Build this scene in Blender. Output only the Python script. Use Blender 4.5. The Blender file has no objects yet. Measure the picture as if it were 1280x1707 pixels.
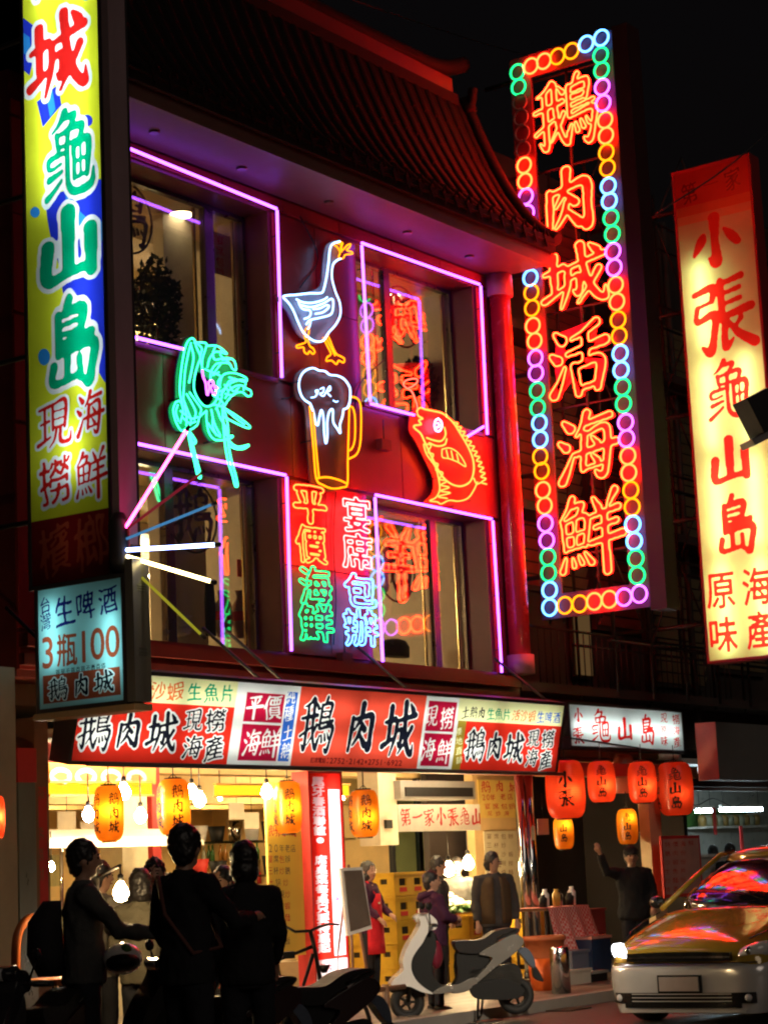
import bpy, bmesh, math, random
import numpy as np
from mathutils import Vector, Matrix
from mathutils import geometry as G

# ---------------------------------------------------------------- camera, sky, exposure
SC = bpy.context.scene
C = SC.collection
F_PX, W_PX, H_PX = 3421.0, 1280.0, 1707.0
YAW, PITCH, ROLL = math.radians(35.37), math.radians(9.915), math.radians(-2.646)
EYE = Vector((0, 0, 1.45))
FWD = Vector((math.cos(YAW)*math.cos(PITCH), math.sin(YAW)*math.cos(PITCH), math.sin(PITCH)))
_r = Vector((math.sin(YAW), -math.cos(YAW), 0)); _u = _r.cross(FWD)
RGT = math.cos(ROLL)*_r + math.sin(ROLL)*_u
UPV = -math.sin(ROLL)*_r + math.cos(ROLL)*_u
cam_d = bpy.data.cameras.new('camera'); cam = bpy.data.objects.new('camera', cam_d); C.objects.link(cam)
cam_d.sensor_fit = 'VERTICAL'; cam_d.sensor_height = 36.0; cam_d.lens = 36.0*F_PX/H_PX
cam_d.clip_start = 0.1; cam_d.clip_end = 600
_m = Matrix((RGT, UPV, -FWD)).transposed().to_4x4(); _m.translation = EYE
cam.matrix_world = _m
cam_d.dof.use_dof = False
SC.camera = cam
world = bpy.data.worlds.new('World'); SC.world = world; world.use_nodes = True
_nt = world.node_tree; _bg = _nt.nodes['Background']
_sky = _nt.nodes.new('ShaderNodeTexSky'); _sky.sky_type = 'NISHITA'; _sky.sun_disc = False
_sky.sun_elevation = math.radians(-4.0); _sky.sun_rotation = math.radians(200)
_add = _nt.nodes.new('ShaderNodeMix'); _add.data_type = 'RGBA'; _add.blend_type = 'ADD'; _add.inputs[0].default_value = 1.0
_nt.links.new(_sky.outputs[0], _add.inputs[6]); _add.inputs[7].default_value = (0.012, 0.008, 0.008, 1)      # faint city glow of a night sky
_nt.links.new(_add.outputs[2], _bg.inputs[0]); _bg.inputs[1].default_value = 0.09
_sd = bpy.data.lights.new('sun', 'SUN'); _street_fill = bpy.data.objects.new('sun', _sd); C.objects.link(_street_fill)      # very weak fill lamp, added to stand in for general street light
_sd.energy = 0.2; _sd.angle = math.radians(25); _sd.color = (1.0, .82, .66)
_street_fill.rotation_euler = Vector((0.35, 0.80, -0.48)).to_track_quat('-Z', 'Y').to_euler()
SC.view_settings.view_transform = 'Standard'; SC.view_settings.look = 'None'
SC.view_settings.exposure = 0.0; SC.view_settings.gamma = 1.0; SC.view_settings.use_curve_mapping = False
SC.render.engine = 'CYCLES'
SC.cycles.use_denoising = True
try: SC.cycles.denoiser = 'OPENIMAGEDENOISE'
except Exception: pass
SC.cycles.max_bounces = 6; SC.cycles.diffuse_bounces = 3; SC.cycles.glossy_bounces = 3
SC.cycles.transmission_bounces = 4; SC.cycles.transparent_max_bounces = 12
SC.cycles.caustics_reflective = False; SC.cycles.caustics_refractive = False
SC.cycles.sample_clamp_indirect = 4.0
SC.cycles.use_light_tree = True
SC.cycles.pixel_filter_type = 'BLACKMAN_HARRIS'; SC.cycles.filter_width = 2.1
random.seed(7)

# ---------------------------------------------------------------- projection helpers (points of the place read off the photograph)
def ray(px, py): return FWD + RGT*((px-640)/F_PX) - UPV*((py-853.5)/F_PX)
class Plane:
    """a real plane of the place: origin o, axis ex (to the right as seen), axis ey (up)"""
    def __init__(s, o, ex, ey):
        s.o = Vector(o); s.ex = Vector(ex).normalized(); s.ey = Vector(ey).normalized(); s.n = s.ex.cross(s.ey)
    def hit(s, px, py):
        d = ray(px, py); t = (s.o-EYE).dot(s.n)/d.dot(s.n); return EYE + d*t
    def loc(s, px, py):
        p = s.hit(px, py)-s.o; return (p.dot(s.ex), p.dot(s.ey))
    def w(s, a, b, d=0.0): return s.o + s.ex*a + s.ey*b + s.n*d
    def off(s, d): return Plane(s.o+s.n*d, s.ex, s.ey)
def proj(p):
    d = Vector(p)-EYE; c = d.dot(FWD); return (640+F_PX*d.dot(RGT)/c, 853.5-F_PX*d.dot(UPV)/c, c)
def front(Y): return Plane((0, Y, 0), (1, 0, 0), (0, 0, 1))          # faces the street
def side(X): return Plane((X, 0, 0), (0, -1, 0), (0, 0, 1))          # faces along the street
def on_floor(px, py, z=0.0):
    d = ray(px, py); t = (z-EYE.z)/d.z; return EYE + d*t

# ---------------------------------------------------------------- materials
def _n(nt, t, **k):
    n = nt.nodes.new(t)
    for a, v in k.items(): setattr(n, a, v)
    return n
MATS = {}
def mat(name, col, rough=0.6, metal=0.0, var=0.25, scale=6.0, bump=0.15, spec=0.5, coat=0.0, stretch=None, trans=0.0):
    if name in MATS: return MATS[name]
    m = bpy.data.materials.new(name); m.use_nodes = True; nt = m.node_tree; b = nt.nodes['Principled BSDF']
    tc = _n(nt, 'ShaderNodeTexCoord'); src = tc.outputs['Object']
    if stretch:
        mp = _n(nt, 'ShaderNodeMapping'); mp.inputs['Scale'].default_value = stretch
        nt.links.new(src, mp.inputs[0]); src = mp.outputs[0]
    no = _n(nt, 'ShaderNodeTexNoise'); no.inputs['Scale'].default_value = scale; no.inputs['Detail'].default_value = 6
    no.inputs['Roughness'].default_value = 0.65; nt.links.new(src, no.inputs['Vector'])
    mx = _n(nt, 'ShaderNodeMix', data_type='RGBA')
    lo = [c*(1-var) for c in col[:3]]+[1]; hi = [min(1, c*(1+var)) for c in col[:3]]+[1]
    mx.inputs[6].default_value = lo; mx.inputs[7].default_value = hi
    nt.links.new(no.outputs[0], mx.inputs[0]); nt.links.new(mx.outputs[2], b.inputs['Base Color'])
    rr = _n(nt, 'ShaderNodeMapRange'); rr.inputs[3].default_value = max(0.02, rough-0.12); rr.inputs[4].default_value = min(1, rough+0.12)
    nt.links.new(no.outputs[0], rr.inputs[0]); nt.links.new(rr.outputs[0], b.inputs['Roughness'])
    b.inputs['Metallic'].default_value = metal; b.inputs['Specular IOR Level'].default_value = spec
    b.inputs['Coat Weight'].default_value = coat; b.inputs['Transmission Weight'].default_value = trans
    if bump > 0:
        n2 = _n(nt, 'ShaderNodeTexNoise'); n2.inputs['Scale'].default_value = scale*7; n2.inputs['Detail'].default_value = 4
        nt.links.new(src, n2.inputs['Vector'])
        bp = _n(nt, 'ShaderNodeBump'); bp.inputs['Strength'].default_value = bump; bp.inputs['Distance'].default_value = 0.01
        nt.links.new(n2.outputs[0], bp.inputs['Height']); nt.links.new(bp.outputs[0], b.inputs['Normal'])
    MATS[name] = m; return m
def glow(name, col, s=1.0):
    if name in MATS: return MATS[name]
    m = bpy.data.materials.new(name); m.use_nodes = True; nt = m.node_tree; nt.nodes.clear()
    e = _n(nt, 'ShaderNodeEmission'); e.inputs[0].default_value = (*col, 1); e.inputs[1].default_value = s
    o = _n(nt, 'ShaderNodeOutputMaterial'); nt.links.new(e.outputs[0], o.inputs[0])
    MATS[name] = m; return m
def sheet(name, col, mixd=0.3, gloss=0.04):
    """printed acrylic or paper that lets light through: translucent + a little diffuse"""
    if name in MATS: return MATS[name]
    m = bpy.data.materials.new(name); m.use_nodes = True; nt = m.node_tree; nt.nodes.clear()
    tc = _n(nt, 'ShaderNodeTexCoord'); no = _n(nt, 'ShaderNodeTexNoise'); no.inputs['Scale'].default_value = 3.0; no.inputs['Detail'].default_value = 5
    nt.links.new(tc.outputs['Object'], no.inputs['Vector'])
    mx = _n(nt, 'ShaderNodeMix', data_type='RGBA'); mx.inputs[6].default_value = [c*0.88 for c in col]+[1]; mx.inputs[7].default_value = [min(1, c*1.1) for c in col]+[1]
    nt.links.new(no.outputs[0], mx.inputs[0])
    t = _n(nt, 'ShaderNodeBsdfTranslucent'); d = _n(nt, 'ShaderNodeBsdfDiffuse'); g = _n(nt, 'ShaderNodeBsdfGlossy')
    g.inputs['Roughness'].default_value = 0.25
    nt.links.new(mx.outputs[2], t.inputs[0]); nt.links.new(mx.outputs[2], d.inputs[0])
    a = _n(nt, 'ShaderNodeMixShader'); a.inputs[0].default_value = mixd
    nt.links.new(t.outputs[0], a.inputs[1]); nt.links.new(d.outputs[0], a.inputs[2])
    b = _n(nt, 'ShaderNodeMixShader'); b.inputs[0].default_value = gloss
    nt.links.new(a.outputs[0], b.inputs[1]); nt.links.new(g.outputs[0], b.inputs[2])
    o = _n(nt, 'ShaderNodeOutputMaterial'); nt.links.new(b.outputs[0], o.inputs[0])
    MATS[name] = m; return m
def glassy(name, tint=(0.9, 0.92, 0.95), refl=0.14):
    """thin window pane: clear with a mirror share, so the neon shows in it"""
    if name in MATS: return MATS[name]
    m = bpy.data.materials.new(name); m.use_nodes = True; nt = m.node_tree; nt.nodes.clear()
    t = _n(nt, 'ShaderNodeBsdfTransparent'); t.inputs[0].default_value = (*tint, 1)
    g = _n(nt, 'ShaderNodeBsdfGlossy'); g.inputs['Roughness'].default_value = 0.01
    lw = _n(nt, 'ShaderNodeLayerWeight'); lw.inputs[0].default_value = 0.5
    pw = _n(nt, 'ShaderNodeMath', operation='POWER'); pw.inputs[1].default_value = 5.0; nt.links.new(lw.outputs['Facing'], pw.inputs[0])
    mr = _n(nt, 'ShaderNodeMapRange'); mr.inputs[3].default_value = refl; mr.inputs[4].default_value = 1.0
    nt.links.new(pw.outputs[0], mr.inputs[0])
    a = _n(nt, 'ShaderNodeMixShader'); nt.links.new(mr.outputs[0], a.inputs[0])
    nt.links.new(t.outputs[0], a.inputs[1]); nt.links.new(g.outputs[0], a.inputs[2])
    o = _n(nt, 'ShaderNodeOutputMaterial'); nt.links.new(a.outputs[0], o.inputs[0])
    MATS[name] = m; return m

# ---------------------------------------------------------------- mesh helpers
def link(o, parent=None):
    C.objects.link(o)
    if parent is not None: o.parent = parent
    return o
class MB:
    """collects shapes in world space and links them as ONE mesh object"""
    def __init__(s): s.v = []; s.f = []; s.sm = []
    def add(s, vs, fs, smooth=False):
        b = len(s.v); s.v += [tuple(v) for v in vs]; s.f += [tuple(i+b for i in f) for f in fs]; s.sm += [smooth]*len(fs); return s
    def box(s, c, size, rz=0.0, rx=0.0, ry=0.0, taper=1.0):
        cx, cy, cz = c; hx, hy, hz = [q/2 for q in size]
        R = Matrix.Rotation(rz, 3, 'Z') @ Matrix.Rotation(ry, 3, 'Y') @ Matrix.Rotation(rx, 3, 'X')
        vs = [R @ Vector((x*hx*(taper if z > 0 else 1), y*hy*(taper if z > 0 else 1), z*hz)) + Vector(c) for z in (-1, 1) for y in (-1, 1) for x in (-1, 1)]
        return s.add(vs, [(0, 2, 3, 1), (4, 5, 7, 6), (0, 1, 5, 4), (2, 6, 7, 3), (0, 4, 6, 2), (1, 3, 7, 5)])
    def bb(s, x0, x1, y0, y1, z0, z1): return s.box(((x0+x1)/2, (y0+y1)/2, (z0+z1)/2), (x1-x0, y1-y0, z1-z0))
    def tube(s, pts, r, n=6, closed=False, caps=True):
        pts = [Vector(p) for p in pts]; m = len(pts)
        if m < 2: return s
        rs = r if isinstance(r, (list, tuple)) else [r]*m
        vs = []; up = Vector((0.13, 0.31, 0.94)).normalized(); prev = None
        for i, p in enumerate(pts):
            a = pts[(i-1) % m] if (closed or i > 0) else p; b = pts[(i+1) % m] if (closed or i < m-1) else p
            t = b-a
            t = t.normalized() if t.length > 1e-9 else Vector((0, 0, 1))
            if prev is None:
                x = t.cross(up); x = x.normalized() if x.length > 1e-3 else t.cross(Vector((1, 0, 0))).normalized()
            else:
                x = prev - t*prev.dot(t); x = x.normalized() if x.length > 1e-6 else t.cross(up).normalized()
            prev = x; y = t.cross(x)
            for k in range(n):
                a_ = 2*math.pi*k/n; vs.append(p + (x*math.cos(a_)+y*math.sin(a_))*rs[i])
        fs = []
        for i in range(m if closed else m-1):
            j = (i+1) % m
            for k in range(n):
                k2 = (k+1) % n; fs.append((i*n+k, i*n+k2, j*n+k2, j*n+k))
        s.add(vs, fs, True)
        if caps and not closed:
            b = len(s.v)-len(vs)
            s.f.append(tuple(b+k for k in range(n))[::-1]); s.f.append(tuple(b+(m-1)*n+k for k in range(n))); s.sm += [False, False]
        return s
    def lathe(s, prof, c=(0, 0, 0), n=20, axis='Z', caps=True):
        vs = []
        for r, h in prof:
            for k in range(n):
                a = 2*math.pi*k/n
                q = (r*math.cos(a), r*math.sin(a), h)
                if axis == 'Y': q = (q[0], h, q[1])
                if axis == 'X': q = (h, q[0], q[1])
                vs.append((q[0]+c[0], q[1]+c[1], q[2]+c[2]))
        fs = [(i*n+k, i*n+(k+1) % n, (i+1)*n+(k+1) % n, (i+1)*n+k) for i in range(len(prof)-1) for k in range(n)]
        s.add(vs, fs, True)
        if caps:
            b = len(s.v)-len(vs); s.f.append(tuple(b+k for k in range(n))[::-1]); s.f.append(tuple(b+(len(prof)-1)*n+k for k in range(n))); s.sm += [False, False]
        return s
    def ball(s, c, r, n=10, sc=(1, 1, 1)):
        prof = [(max(1e-4, math.sin(math.pi*i/n)), -math.cos(math.pi*i/n)) for i in range(n+1)]
        vs = []; m = n*2
        for a, h in prof:
            for k in range(m):
                t = 2*math.pi*k/m; vs.append((c[0]+a*math.cos(t)*r*sc[0], c[1]+a*math.sin(t)*r*sc[1], c[2]+h*r*sc[2]))
        fs = [(i*m+k, i*m+(k+1) % m, (i+1)*m+(k+1) % m, (i+1)*m+k) for i in range(n) for k in range(m)]
        return s.add(vs, fs, True)
    def prism(s, poly, d):
        """poly: list of 3D points (one face), pushed by vector d"""
        p = [Vector(q) for q in poly]; n = len(p); d = Vector(d)
        tris = G.tessellate_polygon([p])
        vs = p+[q+d for q in p]
        fs = [tuple(t) for t in tris]+[tuple(i+n for i in t)[::-1] for t in tris]+[(i, (i+1) % n, (i+1) % n+n, i+n) for i in range(n)]
        return s.add(vs, fs)
    def build(s, name, m, parent=None, origin=None, smooth=None, bevel=0):
        me = bpy.data.meshes.new(name)
        o_ = Vector(origin) if origin is not None else Vector((0, 0, 0))
        if parent is not None and origin is None: o_ = PW(parent)
        me.from_pydata([tuple(Vector(v)-o_) for v in s.v], [], s.f); me.validate()
        if len(me.polygons) == len(s.sm): me.polygons.foreach_set('use_smooth', s.sm if smooth is None else [smooth]*len(s.sm))
        bm = bmesh.new(); bm.from_mesh(me); bmesh.ops.recalc_face_normals(bm, faces=bm.faces)
        bm.to_mesh(me); bm.free()
        if m: me.materials.append(m)
        o = bpy.data.objects.new(name, me); link(o, parent)
        o.location = (0, 0, 0) if parent is not None else o_
        if parent is not None and origin is not None: o.location = o_-PW(parent)
        if bevel:
            md = o.modifiers.new('bevel', 'BEVEL'); md.width = bevel; md.segments = 2; md.limit_method = 'ANGLE'
        return o
def PW(o):
    p = Vector((0, 0, 0))
    while o is not None: p = p+o.location; o = o.parent
    return p
def tag(o, label=None, cat=None, group=None, kind=None):
    if label: o['label'] = label
    if cat: o['category'] = cat
    if group: o['group'] = group
    if kind: o['kind'] = kind
    return o
def thing(name, loc, label, cat, group=None):
    o = bpy.data.objects.new(name, None); link(o); o.location = loc; o.empty_display_size = 0.1
    return tag(o, label, cat, group)
def copy_tree(o, parent=None, label=None, loc=None, rz=None):
    c = o.copy(); C.objects.link(c); c.parent = parent
    for ch in list(o.children): copy_tree(ch, c)
    if label: c['label'] = label
    if loc is not None: c.location = loc
    if rz is not None: c.rotation_euler.z = rz
    return c
def cr(pts, k=6, closed=False):
    """Catmull-Rom smoothing of a list of 2D/3D tuples"""
    P = [Vector(p) for p in pts]; n = len(P)
    if n < 3: return P
    out = []
    for i in range(n if closed else n-1):
        p0 = P[(i-1) % n] if (closed or i > 0) else P[i]*2-P[i+1]; p1 = P[i]; p2 = P[(i+1) % n]
        p3 = P[(i+2) % n] if (closed or i < n-2) else p2*2-p1
        for j in range(k):
            t = j/k
            out.append(0.5*((2*p1)+(p2-p0)*t+(2*p0-5*p1+4*p2-p3)*t*t+(3*p1-p0-3*p2+p3)*t*t*t))
    if not closed: out.append(P[-1])
    return out

# ---------------------------------------------------------------- glyphs: outlines of the built-in font, brushed, thickened and traced again
ALLCH = {}
def load_glyphs(chars):
    chars = [c for c in dict.fromkeys(chars) if c not in ALLCH and c not in ' \n']
    cu = bpy.data.curves.new('glyphs', 'FONT'); cu.body = '\n'.join(chars); cu.fill_mode = 'NONE'; cu.resolution_u = 5
    cu.space_line = 3.0
    ob = bpy.data.objects.new('glyphs', cu); C.objects.link(ob)
    dg = bpy.context.evaluated_depsgraph_get(); me = ob.evaluated_get(dg).to_mesh()
    co = np.zeros(len(me.vertices)*3); me.vertices.foreach_get('co', co); co = co.reshape(-1, 3)
    nb = {}
    for e in me.edges:
        a, b = e.vertices; nb.setdefault(a, []).append(b); nb.setdefault(b, []).append(a)
    seen = set(); loops = []
    for s0 in nb:
        if s0 in seen: continue
        lp = [s0]; seen.add(s0); cur = s0
        while True:
            nx = [q for q in nb[cur] if q not in seen]
            if not nx: break
            cur = nx[0]; seen.add(cur); lp.append(cur)
        if len(lp) > 2: loops.append(co[lp][:, :2])
    ob.evaluated_get(dg).to_mesh_clear()
    bpy.data.objects.remove(ob); bpy.data.curves.remove(cu)
    for c in chars: ALLCH[c] = []
    for lp in loops:
        ym = lp[:, 1].mean(); i = int(round((0.35-ym)/3.0))
        if 0 <= i < len(chars): ALLCH[chars[i]].append(lp + np.array([0, 3.0*i]))
    for c in chars:
        L = ALLCH[c]
        if L:
            a = np.vstack(L); mn, mx = a.min(0), a.max(0); ce = (mn+mx)/2; sz = max((mx-mn).max(), 0.45)
            if c in '一.-·': sz = 0.95
            ALLCH[c] = [(l-ce)/sz for l in L]
def _raster(loops, N, ext):
    ys = (np.arange(N)+0.5)/N*2*ext-ext; xs = ys
    P = np.vstack([np.hstack([l, np.roll(l, -1, 0)]) for l in loops])
    M = np.zeros((N, N))
    for i, y in enumerate(ys):
        a = (P[:, 1] <= y) != (P[:, 3] <= y)
        if not a.any(): continue
        q = P[a]; xc = q[:, 0]+(y-q[:, 1])/(q[:, 3]-q[:, 1])*(q[:, 2]-q[:, 0])
        M[i] = (np.searchsorted(np.sort(xc), xs) % 2)
    return M
def _blur(M, sx, sy):
    for s_, ax in ((sx, 1), (sy, 0)):
        k = int(3*s_+1); w = np.exp(-0.5*(np.arange(-k, k+1)/max(s_, 1e-3))**2); w /= w.sum()
        M = np.apply_along_axis(lambda v: np.convolve(v, w, 'same'), ax, M)
    return M
def _contours(M, lv, ext):
    N = M.shape[0]; A = M > lv; segs = {}
    def pt(i, j, e):
        # crossing points are keyed by grid edge
        if e == 0: a, b = (i, j), (i, j+1)
        elif e == 1: a, b = (i, j+1), (i+1, j+1)
        elif e == 2: a, b = (i+1, j), (i+1, j+1)
        else: a, b = (i, j), (i+1, j)
        return (a, b)
    T = {1: [(3, 0)], 2: [(0, 1)], 3: [(3, 1)], 4: [(1, 2)], 5: [(3, 2), (1, 0)], 6: [(0, 2)], 7: [(3, 2)],
         8: [(2, 3)], 9: [(2, 0)], 10: [(0, 3), (2, 1)], 11: [(2, 1)], 12: [(1, 3)], 13: [(1, 0)], 14: [(0, 3)]}
    code = A[:-1, :-1]*1+A[:-1, 1:]*2+A[1:, 1:]*4+A[1:, :-1]*8
    for i, j in zip(*np.nonzero((code > 0) & (code < 15))):
        for a, b in T[int(code[i, j])]: segs[pt(i, j, a)] = pt(i, j, b)
    loops = []
    while segs:
        s0, cur = segs.popitem(); lp = [s0]
        while cur != s0 and cur in segs:
            lp.append(cur); cur = segs.pop(cur)
        if len(lp) < 7: continue
        out = []
        for (a, b) in lp:
            va, vb = M[a]-lv, M[b]-lv; t = va/(va-vb) if va != vb else 0.5
            out.append(((a[1]+(b[1]-a[1])*t+0.5)/N*2*ext-ext, (a[0]+(b[0]-a[0])*t+0.5)/N*2*ext-ext))
        L = np.array(out); L = (np.roll(L, 1, 0)+L*2+np.roll(L, -1, 0))/4
        loops.append(L)
    return loops

# brush-written characters: strokes of (x, y, width) in a 100 box, y down
STROKES = {
'肉': [[(20,30,7),(19,60,7),(16,93,5)],[(20,33,5),(50,29,6),(81,27,10),(83,60,8),(81,90,10),(69,83,3)],[(50,4,10),(46,30,7),(29,53,3)],[(44,34,4),(62,53,9)],[(48,50,6),(42,66,6),(27,83,3)],[(46,60,4),(67,83,10)]],
'山': [[(50,8,12),(49,80,9)],[(17,44,11),(15,84,9),(50,81,7),(84,79,8)],[(84,36,11),(85,86,9)]],
'小': [[(52,6,13),(51,50,9),(51,92,12),(37,80,3)],[(29,34,5),(24,46,11),(8,70,4)],[(70,32,4),(84,48,11),(94,62,9)]],
'島': [[(47,2,8),(37,15,4)],[(28,16,7),(27,58,7)],[(28,18,5),(69,15,9),(66,38,6)],[(29,38,4),(66,37,4)],[(30,28,4),(65,26,4)],[(28,48,5),(84,43,7)],[(28,58,5),(85,54,9),(83,80,8),(77,94,9),(65,86,3)],[(42,64,7),(42,84,6)],[(19,69,8),(18,87,6),(64,84,5)],[(63,66,6),(64,87,6)]],
'城': [[(3,36,5),(33,31,9)],[(18,10,10),(18,70,7)],[(1,77,9),(35,63,4)],[(36,35,5),(96,25,8)],[(40,36,7),(38,62,7),(27,94,3)],[(40,53,4),(57,50,7),(55,77,7),(46,70,2)],[(61,3,10),(66,45,8),(78,78,9),(95,94,8),(97,75,2)],[(88,46,8),(72,70,5),(53,92,3)],[(76,6,4),(86,17,10)]],
'活': [[(14,8,5),(25,19,11)],[(5,36,5),(16,45,10)],[(6,90,10),(15,78,7),(27,56,3)],[(84,5,9),(62,15,6),(40,20,3)],[(33,39,5),(97,32,10)],[(64,16,8),(63,56,7)],[(43,57,8),(48,95,7)],[(44,59,5),(86,55,10),(80,93,7)],[(48,89,5),(80,87,5)]],
'海': [[(14,8,5),(25,19,11)],[(5,36,5),(16,45,10)],[(6,92,10),(15,78,7),(27,56,3)],[(54,1,9),(46,18,6),(34,31,3)],[(48,16,5),(92,11,8)],[(48,30,8),(42,80,6)],[(48,32,4),(85,27,8),(80,84,7),(71,93,8),(62,84,2)],[(42,79,4),(80,76,4)],[(32,57,6),(100,50,8)],[(60,36,3),(69,47,7)],[(58,61,3),(67,71,7)]],
'鮮': [[(25,2,8),(16,16,5),(3,29,2)],[(20,13,4),(39,11,7),(31,27,4)],[(8,30,6),(10,66,5)],[(8,31,4),(45,27,7),(42,64,5)],[(10,48,4),(42,46,4)],[(26,30,4),(26,64,4)],[(10,65,4),(42,63,4)],[(9,76,3),(3,92,8)],[(20,77,3),(22,88,6)],[(30,75,3),(35,86,6)],[(40,73,3),(50,87,8)],[(58,6,4),(66,20,9)],[(93,1,9),(80,20,3)],[(54,29,5),(97,23,8)],[(58,44,5),(93,40,7)],[(50,63,6),(102,57,9)],[(74,26,7),(74,101,10)]],
'鵝': [[(31,1,7),(20,11,5),(4,16,2)],[(1,36,5),(47,31,7)],[(18,12,6),(18,88,7),(7,80,2)],[(1,67,5),(31,53,4)],[(34,4,8),(36,50,6),(44,80,6),(53,92,6),(53,75,2)],[(48,48,6),(38,66,4),(25,84,2)],[(41,9,3),(48,19,7)],[(73,0,7),(66,12,3)],[(58,13,6),(57,55,5)],[(58,14,4),(87,11,7),(84,36,5)],[(58,25,3),(84,24,3)],[(58,36,4),(84,34,4)],[(58,46,4),(96,42,6)],[(58,56,4),(96,52,8),(94,78,6),(87,97,8),(78,90,2)],[(60,67,3),(54,85,7)],[(66,66,3),(69,79,6)],[(75,64,3),(79,76,6)],[(83,62,2),(88,73,5)]],
'龜': [[(45,0,8),(34,12,5),(20,20,2)],[(38,9,4),(63,7,7),(52,21,4)],[(29,24,6),(30,39,4)],[(29,25,4),(75,21,7),(72,36,5)],[(30,39,4),(72,36,4)],[(50,22,6),(48,60,6),(50,84,7),(64,94,8),(92,91,8),(97,74,3)],[(40,46,5),(14,49,6),(15,60,4),(38,57,3)],[(38,66,4),(13,71,7)],[(37,76,4),(24,84,5),(8,92,7)],[(61,43,6),(61,79,5)],[(61,44,4),(88,40,8),(85,79,6)],[(61,79,4),(85,77,4)],[(61,61,3),(86,59,3)],[(74,43,3),(73,78,3)]],
'張': [[(5,14,6),(37,10,9),(34,28,6)],[(9,32,4),(34,28,4)],[(9,32,6),(7,51,6),(37,46,9),(34,74,8),(26,95,10),(12,85,3)],[(50,5,9),(50,56,7)],[(50,8,5),(86,3,8)],[(50,22,4),(82,18,6)],[(50,36,4),(82,32,6)],[(40,54,6),(99,46,10)],[(54,56,7),(52,93,8),(67,83,3)],[(82,58,6),(66,72,3)],[(58,58,4),(76,78,9),(101,94,12)]],
'平': [[(18,14,5),(82,9,8)],[(28,25,3),(37,39,9)],[(76,21,8),(62,39,3)],[(3,55,7),(99,48,10)],[(50,12,8),(50,100,9)]],
'現': [[(5,14,5),(38,10,7)],[(9,44,4),(35,40,6)],[(22,13,6),(22,78,6)],[(1,85,8),(39,73,4)],[(46,8,6),(46,60,6)],[(46,9,4),(84,6,8),(81,59,6)],[(47,24,3),(80,23,3)],[(47,40,3),(80,39,3)],[(47,56,4),(80,55,4)],[(57,58,6),(50,80,5),(33,96,2)],[(68,58,6),(69,86,8),(95,88,7),(99,70,2)]],
}
_GC = {}
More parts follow.
